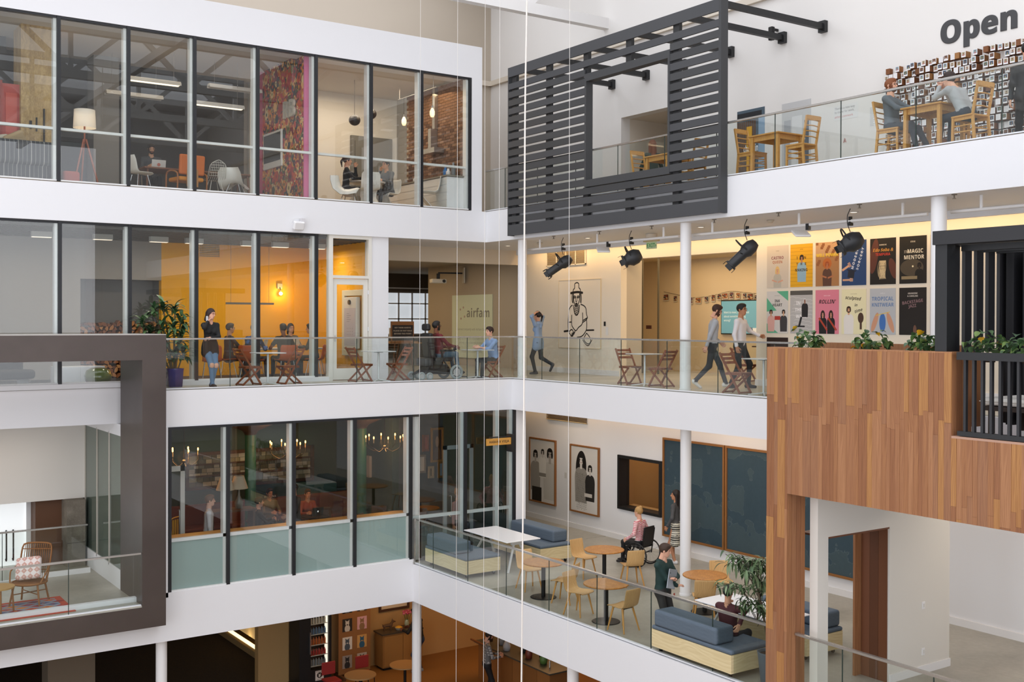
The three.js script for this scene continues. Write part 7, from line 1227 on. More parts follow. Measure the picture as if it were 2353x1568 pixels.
function photoTex(col, i) {
  photoTex.c ??= {}; return photoTex.c[i % 6] ??= canvasTex(64, 64, (c, w, h) => { c.fillStyle = '#c8c0b0'; c.fillRect(0, 0, 64, 64); c.fillStyle = col; c.fillRect(4, 4, 56, 52); for (let k = 0; k < 14; k++) { c.fillStyle = ['#c89060', '#3a2a2a', '#a03a30', '#d8c8a0', '#4a5a70'][k % 5]; c.beginPath(); c.arc(8 + (k * 17 + i * 5) % 48, 14 + (k * 23) % 40, 5, 0, 7); c.fill(); } });
}
// ---------------------------------------------------------------- cafe wall: photographs, window, boards
{
  const bw = (draw) => canvasTex(320, 470, c => { c.fillStyle = '#d2cec8'; c.fillRect(0, 0, 320, 470); draw(c); });
  const t1 = bw(c => { c.save(); c.scale(1.25, 1.25); figure(c, 55, 95, 1.15, '#b0aaa2', '#1a1816', '#9a958d'); figure(c, 205, 80, 1.45, '#a8a29a', '#141210', '#c4c0b8'); figure(c, 130, 75, 0.8, '#c8c2ba', '#26221e', '#dedad2'); c.fillStyle = '#8a857d'; c.fillRect(95, 200, 70, 22); c.fillStyle = '#2a2622'; c.fillRect(20, 290, 100, 90); c.restore(); });
  const t2 = bw(c => { c.fillStyle = '#1e1a18'; c.beginPath(); c.ellipse(120, 150, 62, 120, 0.05, 0, 7); c.fill(); c.save(); c.scale(1.2, 1.2); figure(c, 100, 80, 1.35, '#cfc9c0', '#1c1816', '#8f8a82'); c.restore(); c.fillStyle = '#55504a'; for (let i = 0; i < 220; i++) c.fillRect(64 + (i * 37) % 120, 190 + (i * 53) % 260, 4, 6); c.save(); c.scale(1.1, 1.1); figure(c, 205, 140, 1.1, '#c4beb5', '#221e1b', '#2a2725'); c.restore(); c.fillStyle = '#c8c2b9'; c.fillRect(160, 330, 90, 26); });
  const frame = (label, z0, z1, y0, y1, tex) => { const w = z1 - z0, h = y1 - y0, t = thing('framed_photograph', label, 'photograph', [18.86, (y0 + y1) / 2, (z0 + z1) / 2], -PI / 2); mesh(t, 'frame', extrude([[-w / 2, -h / 2], [w / 2, -h / 2], [w / 2, h / 2], [-w / 2, h / 2]], 0.05, 0.004, [[[-w / 2 + 0.035, -h / 2 + 0.035], [w / 2 - 0.035, -h / 2 + 0.035], [w / 2 - 0.035, h / 2 - 0.035], [-w / 2 + 0.035, h / 2 - 0.035]]]).translate(0, 0, -0.03), M(0x8a5a2e, 0.5)); mesh(t, 'print', panelGeo(w - 0.07, h - 0.07).translate(0, 0, 0.0), M(0xffffff, 0.5, { map: tex })); };
  frame('framed black and white photograph of a couple with a child', -26.46, -25.18, 4.82, 6.69, t1); frame('framed black and white photograph of a woman carrying a boy', -24.49, -23.22, 4.8, 6.67, t2);
  single('wall_label', 'small printed caption beside the photographs', 'label', onWall(panelGeo(0.1, 0.16, 0.005), 18.89, 5.75, -24.75), M(0xd0cec9, 0.7));
  const w = struct('window_8', 'black framed internal window in the cafe wall'); w.userData.category = 'window'; mesh(w, 'frame', [bx(18.84, 19.2, 5.15, 5.22, -22.43, -20.74), bx(18.84, 19.2, 6.5, 6.575, -22.43, -20.74), bx(18.84, 19.2, 5.22, 6.5, -22.43, -22.36), bx(18.84, 19.2, 5.22, 6.5, -20.81, -20.74)], black); mesh(w, 'pane', bx(19.1, 19.106, 5.22, 6.5, -22.36, -20.81), glassPane); mesh(w, 'inner_sill', bx(19.15, 19.5, 5.1, 5.2, -22.5, -20.7), M(0xc9a878, 0.6));
  single('side_sofa', 'rust red sofa in the room behind the black framed window', 'sofa', rb(0.8, 0.9, 1.6, 0.1, 20.2, L1 + 0.46, -21.0), M(0x9a3a26, 0.8)); areaLight(20.2, 7.8, -21.5, 20.2, 4, -21.5, 1.2, 2, 0xffd0a0, 4, 'room_lamp');
  const slateT = dataTex(512, 512, (u, v) => { const a = fbm(u, v, 4, 4, 5), land = a > 0.53 ? 1 : 0, edge = abs(a - 0.53) < 0.006 ? 1 : 0; const b = fbm(u, v, 30, 30, 2) * 10; return [44 + land * 12 + edge * 20 + b * 0.4, 66 + land * 9 + edge * 16 + b * 0.4, 78 + land * 5 + edge * 14 + b * 0.4]; });
  for (const [z0, z1, label, off] of [[-20.66, -18.53, 'framed slate blue board with a faint relief map, next to the internal window', 0], [-18.49, -16.35, 'framed slate blue board with a faint relief map, behind the white column', 0.4], [-16.31, -14.2, 'framed slate blue board with a faint relief map, seen through the doorway', 0.7]]) {
    const wd = z1 - z0, h = 2.47, t = thing('map_board', label, 'board', [18.86, 5.95, (z0 + z1) / 2], -PI / 2); mesh(t, 'frame', extrude([[-wd / 2, -h / 2], [wd / 2, -h / 2], [wd / 2, h / 2], [-wd / 2, h / 2]], 0.05, 0.003, [[[-wd / 2 + 0.045, -h / 2 + 0.045], [wd / 2 - 0.045, -h / 2 + 0.045], [wd / 2 - 0.045, h / 2 - 0.045], [-wd / 2 + 0.045, h / 2 - 0.045]]]).translate(0, 0, -0.02), M(0x8f5f30, 0.5)); const tx = slateT.clone(); tx.offset.set(off, off * 0.5); tx.needsUpdate = true; mesh(t, 'slate_panel', panelGeo(wd - 0.09, h - 0.09), M(0xffffff, 0.7, { map: tx }));
  }
}
// ---------------------------------------------------------------- top gallery wall: lettering, photo blocks, graphics
{
  const g = new TextGeometry('Open', { font: bold, size: 0.44, depth: 0.012, curveSegments: 10, bevelEnabled: true, bevelSize: 0.014, bevelThickness: 0.004, bevelSegments: 1 }); g.computeBoundingBox(); const bb = g.boundingBox; g.scale(1.56 / (bb.max.x - bb.min.x), 0.95, 1);
  single('wall_lettering', 'large charcoal letters spelling Open', 'lettering', onWall(g, 18.795, 15.44, -12.82), M(0x3f3f41, 0.6));
  const rbt = new TextGeometry('RB', { font: bold, size: 0.42, depth: 0.06, curveSegments: 6 }); single('metal_letters', 'silver letters R and B on the floral partition', 'lettering', onWall(rbt, 10.78, 15.06, -25.6), M(0xd6cfc0, 0.35, { metalness: 0.3 }));
  const atlas = canvasTex(512, 512, (c, w, h) => { for (let i = 0; i < 16; i++) { const x = (i % 4) * 128, y = floor(i / 4) * 128; c.fillStyle = '#e6e4e4'; c.fillRect(x, y, 128, 128); if (i > 13) { c.fillStyle = '#c4c6d0'; for (let k = 0; k < 6; k++) c.fillRect(x + 20, y + 24 + k * 14, 80 - (k % 2) * 20, 3); continue; } c.fillStyle = ['#8fa0a8', '#6a4a3a', '#b5a890', '#46586a', '#2a2a30', '#a89880', '#5a6a5a', '#c0b4a8'][i % 8]; c.fillRect(x + 16, y + 14, 96, 78); figure(c, x + 64, y + 48, 0.75, ['#d0a080', '#8a5a40', '#c09070'][i % 3], ['#2a1a14', '#6a4428', '#15110f'][i % 3], ['#a03840', '#24324a', '#3a3a3c', '#7a8a4a', '#d8d8d8'][i % 5]); c.fillStyle = '#e6e4e4'; c.fillRect(x, y + 92, 128, 36); } });
  const cm = M(0xffffff, 0.5, { map: atlas }), bm = [0x7a4a26, 0x8f5a2e, 0x69401f, 0x9a6a3a].map(c => M(c, 0.6));
  const cards = Array.from({ length: 16 }, (_, i) => { const q = panelGeo(0.094, 0.11, 0.004), uv = q.attributes.uv; for (let k = 0; k < uv.count; k++) uv.setXY(k, (i % 4) / 4 + uv.getX(k) / 4, 1 - floor(i / 4) / 4 - (1 - uv.getY(k)) / 4); return q.rotateY(-PI / 2); });
  const blocks = [0.1, 0.13, 0.16, 0.2].map(d => bx(-d, 0, -0.055, 0.055, -0.047, 0.047)), dep = [0.1, 0.13, 0.16, 0.2]; let n = 0;
  const restB = [], restC = [];
  for (let r = 0; r < 12; r++) for (let k = 0; k < 34; k++) {
    if (rnd() < 0.07 && k > 0) continue;
    const d = floor(rnd() * 4), z = -13.93 + k * 0.122 + rr(-0.01, 0.01), y = 15.12 - r * 0.143 + rr(-0.006, 0.006);
    if (n >= 300) { restB.push(blocks[d].clone().translate(18.8, y, z)); restC.push(cards[floor(rnd() * 16)].clone().translate(18.799 - dep[d], y, z)); continue; }
    const b = single('photo_block', 'small wooden block with an instant photograph on its face, part of the photo wall', 'photo block', blocks[d], bm[floor(rnd() * 4)], 'instant photographs on wooden blocks'); b.position.set(18.8, y, z); n++;
    if (rnd() < 0.95) { const c = new THREE.Mesh(cards[floor(rnd() * 16)], cm); c.name = 'photo_card'; c.position.x = -dep[d] - 0.001; c.castShadow = c.receiveShadow = true; b.add(c); }
  }
  const rest = single('photo_block_wall', 'remaining low rows of wooden blocks with instant photographs near the floor', 'photo blocks', restB, bm[1], 'instant photographs on wooden blocks'); rest.userData.kind = 'stuff'; mesh(rest, 'photo_card', restC, cm);
  const pan = (label, z0, z1, y0, y1, draw) => single('graphic_panel', label, 'panel', onWall(panelGeo(z1 - z0, y1 - y0, 0.006), 18.792, (y0 + y1) / 2, (z0 + z1) / 2), M(0xffffff, 0.7, { map: canvasTex(256, 288, draw) }));
  pan('printed panel of a timber porch captioned check-in', -18.11, -17.27, 13.1, 14.97, c => { c.fillStyle = '#4a5a66'; c.fillRect(0, 0, 256, 288); c.fillStyle = '#1e2024'; c.fillRect(0, 10, 230, 22); c.fillStyle = '#5a3a22'; for (let i = 0; i < 9; i++) c.fillRect(i * 20, 40, 15, 248); c.fillStyle = '#d8a020'; c.fillRect(90, 60, 50, 200); c.fillStyle = '#8aa4bc'; c.fillRect(200, 34, 56, 254); txt(c, 'check-in', 130, 150, 'bold 34px sans-serif', '#f0f0f0'); });
  pan('printed panel of a pale doorway captioned minibar', -16.76, -15.95, 13.1, 14.93, c => { c.fillStyle = '#c4c4c4'; c.fillRect(0, 0, 256, 288); c.fillStyle = '#a9abb0'; c.fillRect(20, 60, 60, 228); c.fillStyle = '#d8d8d8'; c.fillRect(90, 50, 90, 238); c.fillStyle = '#58606a'; c.fillRect(200, 70, 40, 218); txt(c, 'minibar', 140, 150, 'bold 36px sans-serif', '#f4f4f4'); });
  const tt = canvasTex(512, 256, c => { c.fillStyle = '#e0dfdd'; c.fillRect(0, 0, 512, 256); txt(c, "There's a new way", 20, 70, '52px sans-serif', '#77777a', 0, 'left'); txt(c, 'to travel for work.', 20, 132, '52px sans-serif', '#77777a', 0, 'left'); txt(c, 'airbnb.com/work', 20, 212, '50px sans-serif', '#c06a68', 0, 'left'); });
  single('wall_text', "printed wall text about a new way to travel for work", 'lettering', onWall(panelGeo(0.62, 0.31, 0.003), 18.797, 14.5, -15.03), M(0xffffff, 0.65, { map: tt }));
  single('wall_text', 'narrow column of small printed text near the photo wall', 'lettering', onWall(panelGeo(0.14, 0.4, 0.003), 18.797, 14.3, -14.36), M(0xffffff, 0.65, { map: canvasTex(64, 160, c => { c.fillStyle = '#e0dfdd'; c.fillRect(0, 0, 64, 160); c.fillStyle = '#9a9a9c'; for (let i = 0; i < 14; i++) c.fillRect(4, 8 + i * 11, 30 + (i * 17) % 26, 3); }) }));
  const be = thing('wall_emblem', 'small outlined red emblem under the wall text', 'emblem', [18.795, 13.9, -15.05], -PI / 2); mesh(be, 'outline', tube([[-0.035, -0.04, 0], [0, 0.05, 0], [0.035, -0.04, 0], [0, -0.01, 0]], 0.004, 24, 5, true), M(0xc98a86, 0.6)); mesh(be, 'inner_loop', tube([[0, -0.02, 0], [0.012, 0.005, 0], [0, 0.015, 0], [-0.012, 0.005, 0]], 0.003, 16, 5, true), M(0xc98a86, 0.6));
}
// ================================================================ balcony ceiling: pipes, stage lights, detectors
const pipeM = M(0xe2e0de, 0.4);
[[-23.13, -17.49, 'between the corner column and the lounge recess'], [-17.04, -11.4, 'above the posters'], [-10.96, -6, 'beyond the third column']].forEach(([a, b, w]) => { const t = thing('lighting_pipe', 'white lighting pipe ' + w, 'pipe'); mesh(t, 'pipe', bar([16.4, 11.94, a], [16.4, 11.94, b], 0.03), pipeM); for (let z = a + 0.55; z < b; z += 2.3) mesh(t, 'hanger', bar([16.4, 11.94, z], [16.4, 12.17, z], 0.028), pipeM); });
function stageLight(label, z, long, yaw, tilt) {
  const t = thing('stage_light', label, 'spotlight', [16.4, 11.94, z]), m = M(0x2b2d30, 0.45);
  mesh(t, 'clamp', [cb(0.05, 0.14, 0.05, 0, 0.01, 0), cb(0.09, 0.05, 0.06, 0, -0.06, 0)], black);
  const place = g => g.rotateX(tilt).rotateY(yaw).scale(1.2, 1.2, 1.2).translate(0, -0.4, 0);
  mesh(t, 'yoke', place(tube([[-0.13, 0, 0], [-0.13, 0.14, 0.02], [-0.06, 0.24, 0.02], [0.06, 0.24, 0.02], [0.13, 0.14, 0.02], [0.13, 0, 0]], 0.013, 26)), black);
  const L = long ? 0.34 : 0.12;
  const b = mesh(t, 'housing', place(lathe([[0, -0.2], [0.07, -0.19], [0.115, -0.1], [0.12, 0.02], [0.085, 0.08], [0.08, L], [0.1, L + 0.01], [0.1, L + 0.04], [0.078, L + 0.04], [0.07, 0.1], [0, 0.1]].map(([r, y]) => [long ? r : r * 1.25, y]), 26).rotateX(PI / 2)), m);
  for (let k = 0; k < 4; k++) mesh(b, 'barn_door', place(cb(0.11, 0.005, 0.07, 0, (long ? 0.1 : 0.125), L + 0.07).rotateZ(k * PI / 2)), black);
  mesh(t, 'lens', place(cyl(0.07, 0.07, 0.01, 0, 0, 0, 20).rotateX(PI / 2).translate(0, 0, L)), M(0x3a3f46, 0.1));
  if (long) for (const s of [-1, 1]) mesh(t, 'shutter_handle', place(bar([s * 0.08, 0, 0.1], [s * 0.18, 0.04, 0.12], 0.008)), black);
  mesh(t, 'power_lead', tube([[0, -0.2, 0], [-0.03, -0.05, -0.04], [-0.03, 0.1, -0.04], [0, 0.225, 0]], 0.008, 16, 5), black);
}
stageLight('black profile spotlight in front of the air grille', -21.6, true, -2.4, 0.6); stageLight('short black spotlight near the exit sign', -19.05, false, -2.2, 0.45); stageLight('black profile spotlight over the two walking men', -15.52, true, -2.4, 0.75); stageLight('short black spotlight above the navy poster', -13.0, false, -2.3, 0.5);
for (const [z, w] of [[-19.95, 'by the exit sign'], [-14.05, 'above the cream poster']]) { const t = thing('panel_antenna', 'flat white panel clamped to the pipe ' + w, 'panel', [16.4, 11.94, z]); mesh(t, 'panel', rb(0.3, 0.045, 0.36, 0.02).rotateX(0.35).rotateY(-0.6).translate(-0.05, -0.16, -0.05), M(0xe0dfde, 0.4)); mesh(t, 'clamp', cb(0.07, 0.12, 0.07, 0, -0.04, 0.08), black); }
for (const [z, w] of [[-21.4, 'over the air grille'], [-19.65, 'beside the panel unit'], [-17.87, 'in front of the recess'], [-15.99, 'behind the screen corner'], [-14.3, 'above the yellow poster'], [-12.45, 'above the black posters'], [-10.6, 'above the pergola']]) single('sprinkler_head', 'small brass sprinkler head in the balcony ceiling ' + w, 'sprinkler', [cyl(0.045, 0.045, 0.01, 15.95, 12.163, z, 14), cyl(0.01, 0.015, 0.06, 15.95, 12.13, z, 8), cyl(0.03, 0.03, 0.006, 15.95, 12.1, z, 12)], M(0x6f665a, 0.4, { metalness: 0.5 }));
for (const [z, w] of [[-23.42, 'by the corner column'], [-15.45, 'by the screen corner']]) single('smoke_detector', 'round beige smoke detector in the balcony ceiling ' + w, 'detector', lathe([[0, -0.06], [0.035, -0.06], [0.07, -0.02], [0.075, 0], [0, 0]], 20).translate(17, 12.17, z), M(0xd0c6b4, 0.6));
for (const [z, w] of [[-21.4, 'over the line drawing'], [-17.45, 'over the recess'], [-13.4, 'over the posters'], [-24.9, 'over the stretching woman']]) { const t = thing('recessed_downlight', 'round recessed downlight ' + w, 'light', [17, 12.165, z]); mesh(t, 'trim_ring', lathe([[0.06, 0], [0.085, -0.008], [0.09, 0.004], [0.06, 0.004]], 24), whiteSatin); mesh(t, 'lamp_face', cyl(0.06, 0.06, 0.006, 0, 0, 0, 20), glow(0xffeccc, 4)); areaLight(17, 12.13, z, 17, 8, z, 0.12, 0.12, SOFT, 200, 'downlight'); }
// cove lights that wash the gallery walls
{ const t = thing('cove_light', 'warm light slot along the top of the cream balcony wall', 'light'); mesh(t, 'cove_board', bx(18.25, 18.35, 12.02, 12.17, -26.3, 4), white); mesh(t, 'lamp_strip', bx(18.4, 18.5, 12.15, 12.17, -26.3, 4), glow(0xffc070, 1.6)); areaLight(18.42, 12.12, -14, 18.8, 11.0, -14, 20, 0.12, 0xffd59a, 15, 'cove_lamp'); areaLight(18.42, 12.12, -24.9, 18.8, 11.0, -24.9, 2.4, 0.12, 0xffd59a, 15, 'cove_lamp'); }
{ const t = thing('cove_light', 'warm light slot along the top of the cafe wall', 'light'); mesh(t, 'cove_board', bx(18.3, 18.4, 7.72, 7.87, -30, 4), white); mesh(t, 'lamp_strip', bx(18.45, 18.55, 7.85, 7.87, -30, 4), glow(0xffc070, 1.2)); areaLight(18.6, 7.83, -17, 18.85, 6.4, -17, 22, 0.1, 0xffcf98, 8, 'cove_lamp'); }
for (const [x, z, w] of [[16.7, -21, 'behind the trestle table'], [17.3, -24.2, 'before the photographs'], [16.8, -14.6, 'near the white column'], [17.4, -18, 'before the map boards'], [16.8, -9.5, 'behind the doorway wall']]) { const t = thing('added_panel_light', 'added unseen ceiling light of the cafe gallery ' + w, 'light', [x, 7.862, z]); mesh(t, 'frame', cb(0.44, 0.02, 1.24), whiteSatin); mesh(t, 'diffuser', cb(0.4, 0.006, 1.2, 0, -0.012, 0), glow(0xfff0dc, 1)); areaLight(x, 7.84, z, x, 4, z, 0.4, 1.2, 0xfff0de, 26, 'added_ceiling_lamp'); }  // out of view, added to brighten the cafe gallery
for (const [x, y, z, w] of [[10.52, 12.33, -24.1, 'on the white edge beam above the yellow room']]) { const t = thing('wall_speaker', 'white floodlight box ' + w, 'fixture', [x, y, z]); mesh(t, 'box', rb(0.26, 0.2, 0.12, 0.03).rotateX(0.4), whiteSatin); mesh(t, 'bracket', [cb(0.1, 0.1, 0.1, 0.1, 0.12, -0.02)], M(0xd0ced0, 0.5)); mesh(t, 'cable', tube([[-0.12, 0, 0.03], [-0.2, 0.06, 0], [-0.12, 0.15, -0.02], [0.05, 0.18, -0.02]], 0.006, 20, 5), whiteSatin); }
{ const t = thing('wall_camera', 'dark camera bracket on the wall behind the screen corner', 'camera', [18.6, 16.6, -16.9]); mesh(t, 'mount', cb(0.2, 0.05, 0.05, 0.1, 0, 0), blackMetal); mesh(t, 'camera_body', rb(0.1, 0.3, 0.12, 0.02, 0, -0.1, 0), blackMetal); }

// ================================================================ furniture of the glazed top room
{
  const sofaTex = dataTex(128, 64, (u) => (u * 12) % 1 < 0.11 ? [168, 164, 158] : [30, 32, 38], true, [1, 1]);
  const st = M(0xffffff, 0.85, { map: sofaTex });
  const s = thing('striped_sofa', 'dark sofa with thin white stripes by the glass', 'sofa', [4.25, L3, -24.95]); const uvx = g => { const p = g.attributes.position; for (let i = 0; i < p.count; i++) g.attributes.uv.setXY(i, p.getX(i) * 1.0, 0.5); return g; };
  mesh(s, 'backrest', uvx(rb(2.0, 0.5, 0.25, 0.1, 0, 0.6, 0.3, 4)), st); mesh(s, 'seat', uvx(rb(1.9, 0.4, 0.6, 0.08, 0, 0.25, -0.05, 3)), st); mesh(s, 'arm', uvx(rb(0.22, 0.72, 0.8, 0.1, 1.0, 0.46, 0.05, 4)), st); mesh(s, 'arm', uvx(rb(0.22, 0.72, 0.8, 0.1, -1.0, 0.46, 0.05, 4)), st);
  single('scatter_cushion', 'floral scatter cushion on the striped sofa', 'cushion', T(rb(0.45, 0.42, 0.14, 0.06, 0, 0, 0, 3), 4.55, L3 + 0.85, -25.05, 0.3, 0.2, 0.5), M(0xb59a72, 0.9)); single('scatter_cushion', 'cream scatter cushion on the striped sofa', 'cushion', T(rb(0.4, 0.38, 0.13, 0.06, 0, 0, 0, 3), 4.25, L3 + 0.8, -25.1, 0, 0.2, 0.2), M(0xcfc4b0, 0.9));
  const l = thing('floor_lamp', 'tripod floor lamp with a white drum shade', 'lamp', [6.02, L3, -25.4]); mesh(l, 'drum_shade', lathe([[0.2, 1.35], [0.24, 1.35], [0.22, 1.75], [0.18, 1.75]].slice(1, 3), 32), M(0xf1ece4, 0.8, { side: THREE.DoubleSide, transmission: 0.3, thickness: 0 })); for (let k = 0; k < 3; k++) mesh(l, 'leg', sq([0.03 * cos(k * 2.1 + 0.5), 1.1, 0.03 * sin(k * 2.1 + 0.5)], [0.32 * cos(k * 2.1 + 0.5), 0, 0.32 * sin(k * 2.1 + 0.5)], 0.03, 0.045), M(0x9a4a22, 0.5)); mesh(l, 'stem', cyl(0.018, 0.018, 0.4, 0, 1.2, 0), M(0x9a4a22, 0.5)); mesh(l, 'light_bulb', sph(0.05, 0, 1.5, 0), glow(0xffe6c0, 0.8)); pointLight(6.02, L3 + 1.5, -25.4, 0xffe0b8, 0.6);
  single('red_stool', 'low coral red stool at the foot of the tripod lamp', 'stool', [rb(0.35, 0.3, 0.35, 0.06, 5.6, L3 + 0.15, -24.9)], M(0xa8483a, 0.7));
  const d = thing('work_desk', 'long walnut desk in the top room', 'desk', [8.7, L3, -26.1]); mesh(d, 'desktop', rb(2.6, 0.04, 0.9, 0.01, 0, 0.64, 0), M(0x7a4a2a, 0.45)); for (const [x, z] of [[-1.2, -0.35], [1.2, -0.35], [-1.2, 0.35], [1.2, 0.35]]) mesh(d, 'leg', bar([x, 0.62, z], [x * 1.03, 0, z * 1.1], 0.025), M(0x7a4a2a, 0.45));
  const lp = thing('laptop', 'open white laptop with a red sticker on the walnut desk', 'laptop', [7.88, L3 + 0.665, -26.25], PI); mesh(lp, 'keyboard_deck', rb(0.32, 0.014, 0.22, 0.006, 0, 0.007, 0.05), steel); mesh(lp, 'lid', rb(0.33, 0.23, 0.01, 0.005).rotateX(-0.2).translate(0, 0.12, -0.08), M(0xd9d6d0, 0.35)); mesh(lp, 'sticker', cyl(0.04, 0.04, 0.002, 0, 0, 0, 18).rotateX(PI / 2 - 0.2).translate(0, 0.12, -0.088), M(0xc9705a, 0.5));
  const o = thing('orange_armchair', 'orange padded armchair with bentwood arms', 'chair', [8.25, L3, -25.3], PI + 0.15), om = M(0xd06a1c, 0.6); mesh(o, 'backrest', rb(0.62, 0.46, 0.09, 0.04).rotateX(-0.1).translate(0, 0.68, -0.28), om); mesh(o, 'seat', rb(0.62, 0.1, 0.55, 0.04, 0, 0.36, 0), M(0xd98a1c, 0.6)); for (const s of [-1, 1]) { mesh(o, 'arm', tube([[s * 0.36, 0, -0.28], [s * 0.36, 0.45, -0.3], [s * 0.36, 0.55, 0], [s * 0.36, 0.5, 0.25], [s * 0.36, 0, 0.28]], 0.02, 30), M(0xa5652a, 0.5)); mesh(o, 'back_rail', cb(0.04, 0.4, 0.02, s * 0.12, 0.38, -0.31), M(0xb07a3a, 0.5)); }
  const wc = thing('wire_chair', 'white wire mesh chair at the walnut desk', 'chair', [8.95, L3, -25.4], PI), wm = M(0xd8d4cc, 0.4); for (let k = 0; k < 9; k++) { const x = -0.2 + k * 0.05; mesh(wc, 'wire', tube([[x, 0.42, 0.2], [x, 0.4, -0.1], [x * 0.95, 0.52, -0.22], [x * 0.8, 0.84 - x * x * 2, -0.3]], 0.005, 16, 4), wm); } for (let k = 0; k < 6; k++) mesh(wc, 'wire', tube([[-0.2 + k * 0.012, 0.5 + k * 0.06, -0.2 - k * 0.018], [0, 0.5 + k * 0.06, -0.24 - k * 0.018], [0.2 - k * 0.012, 0.5 + k * 0.06, -0.2 - k * 0.018]], 0.005, 10, 4), wm); mesh(wc, 'rim', tube([[-0.22, 0.43, 0.2], [-0.22, 0.45, -0.15], [-0.18, 0.75, -0.28], [0, 0.86, -0.32], [0.18, 0.75, -0.28], [0.22, 0.45, -0.15], [0.22, 0.43, 0.2]], 0.008, 30, 5), wm); for (const [x, z] of [[-1, -1], [1, -1], [-1, 1], [1, 1]]) mesh(wc, 'leg', bar([x * 0.1, 0.4, z * 0.1], [x * 0.2, 0, z * 0.2], 0.008), wm);
  const bucket = (label, x, z, r, s = 1) => { const t = thing('bucket_chair', label, 'chair', [x, L3, z], r); mesh(t, 'bucket_shell', shellGeo([[0.4, 0.26, 0.8], [0.42, 0.2, 1], [0.38, 0, 1.1], [0.38, -0.12, 1.12], [0.46, -0.22, 1.1], [0.62, -0.27, 1], [0.72, -0.28, 0.8]], 0.27, 0.012, -0.16 * s), whitePlastic); for (const [a, b] of [[-1, -1], [1, -1], [-1, 1], [1, 1]]) mesh(t, 'leg', bar([a * 0.1, 0.38, b * 0.1], [a * 0.22, 0, b * 0.2], 0.011), chrome); };
  bucket('cream bucket chair at the end of the walnut desk', 9.45, -25.35, PI - 0.7); bucket('white bucket chair beside the slim column', 12.2, -24.85, 0.9);
  const side = (label, x, z, r) => { const t = thing('shell_chair', label, 'chair', [x, L3, z], r); mesh(t, 'seat_shell', shellGeo([[0.43, 0.22, 0.85], [0.45, 0.18, 0.98], [0.445, 0, 1], [0.45, -0.16, 0.98], [0.52, -0.22, 0.98], [0.74, -0.27, 0.98], [0.84, -0.29, 0.8]], 0.22, 0.014, 0.03), whitePlastic); for (const [a, b] of [[-1, -1], [1, -1], [-1, 1], [1, 1]]) mesh(t, 'leg', bar([a * 0.12, 0.43, b * 0.12], [a * 0.2, 0, b * 0.2], 0.01), chrome); };
  side('white shell chair at the near end of the walnut desk', 7.25, -25.5, PI / 2 + 0.3);
  const s2 = (label, x, z, r) => { const t = thing('cantilever_chair', label, 'chair', [x, L3, z], r); mesh(t, 'moulded_shell', shellGeo([[0.01, 0.18, 1], [0.02, -0.05, 0.98], [0.1, -0.02, 0.9], [0.25, 0.12, 0.82], [0.38, 0.22, 0.9], [0.43, 0.2, 0.98], [0.43, 0.05, 1], [0.42, -0.1, 1], [0.48, -0.2, 1], [0.62, -0.24, 1], [0.8, -0.27, 0.95], [0.85, -0.28, 0.8]], 0.245, 0.018, 0.03), whitePlastic); mesh(t, 'base_pad', cb(0.4, 0.008, 0.2, 0, 0.004, 0.08), whitePlastic); };
  s2('white moulded chair with its back to the glass', 12.85, -25.05, PI - 0.3); s2('white moulded chair of the man in the grey jumper', 13.8, -25.8, -1.25); s2('white moulded chair standing alone by the counter', 14.45, -24.75, -PI / 2 - 0.4); s2('white moulded chair of the woman in black', 12.6, -25.9, 1.2);
  const rt = thing('tulip_table', 'round white pedestal table of the dining end', 'table', [13.2, L3, -25.9]); mesh(rt, 'tabletop', cyl(0.5, 0.48, 0.03, 0, 0.72, 0, 40), whiteTop); mesh(rt, 'pedestal', lathe([[0, 0], [0.26, 0], [0.25, 0.02], [0.06, 0.15], [0.04, 0.4], [0.07, 0.7], [0, 0.7]], 26), whitePlastic);
  for (const [x, z, c, w] of [[13.05, -25.7, 0xd8d8d4, 'white'], [13.35, -26.05, 0x8ab0c8, 'pale blue'], [13.3, -25.65, 0xb9b2a4, 'beige']]) { const t = thing('drinking_cup', w + ' cup on the round white table', 'cup', [x, L3 + 0.735, z]); mesh(t, 'cup', lathe([[0, 0], [0.03, 0], [0.038, 0.09], [0.034, 0.09], [0.027, 0.006], [0, 0.006]], 16), M(c, 0.4)); mesh(t, 'handle', torus(0.022, 0.005, 0.045, 0.045, 0, PI * 2, 14), M(c, 0.4)); }
}
// ================================================================ plants
function leafGeo(len, w, droop, fold = 0.25, tip = 1, n = 6) {     // blade along +z, arching down
  const P = [], I = [], U = [];
  for (let i = 0; i <= n; i++) { const t = i / n, ww = w * (tip === 2 ? sin(PI * min(1, t * 0.98 + 0.12)) ** 0.8 : sin(PI * (0.08 + 0.92 * t)) ** 0.7) * (i === n ? 0.05 : 1), y = 0.12 * len * t * 2 - droop * t * t * len, z = len * t * (1 - 0.25 * droop * t); for (const s of [-1, 0, 1]) { P.push(s * ww / 2, y + abs(s) * fold * ww * 0.5, z); U.push(s, t); } }
  for (let i = 0; i < n; i++) for (const j of [0, 1]) { const a = i * 3 + j; I.push(a, a + 3, a + 1, a + 1, a + 3, a + 4); }
  const g = new THREE.BufferGeometry(); g.setAttribute('position', new THREE.Float32BufferAttribute(P, 3)); g.setAttribute('uv', new THREE.Float32BufferAttribute(U, 2)); g.setIndex(I); g.computeVertexNormals(); return g;
}
const leafMats = (cs, k = 0.15) => cs.map(c => M(c, 0.45, { side: THREE.DoubleSide, transmission: k, thickness: 0 }));
function addLeaf(t, g, m, x, y, z, yaw, pitch, s, roll = 0) { const l = new THREE.Mesh(g, m); l.name = 'leaf'; l.position.set(x, y, z); l.rotation.set(pitch, yaw, roll, 'YXZ'); l.scale.setScalar(s); l.castShadow = l.receiveShadow = true; t.add(l); }
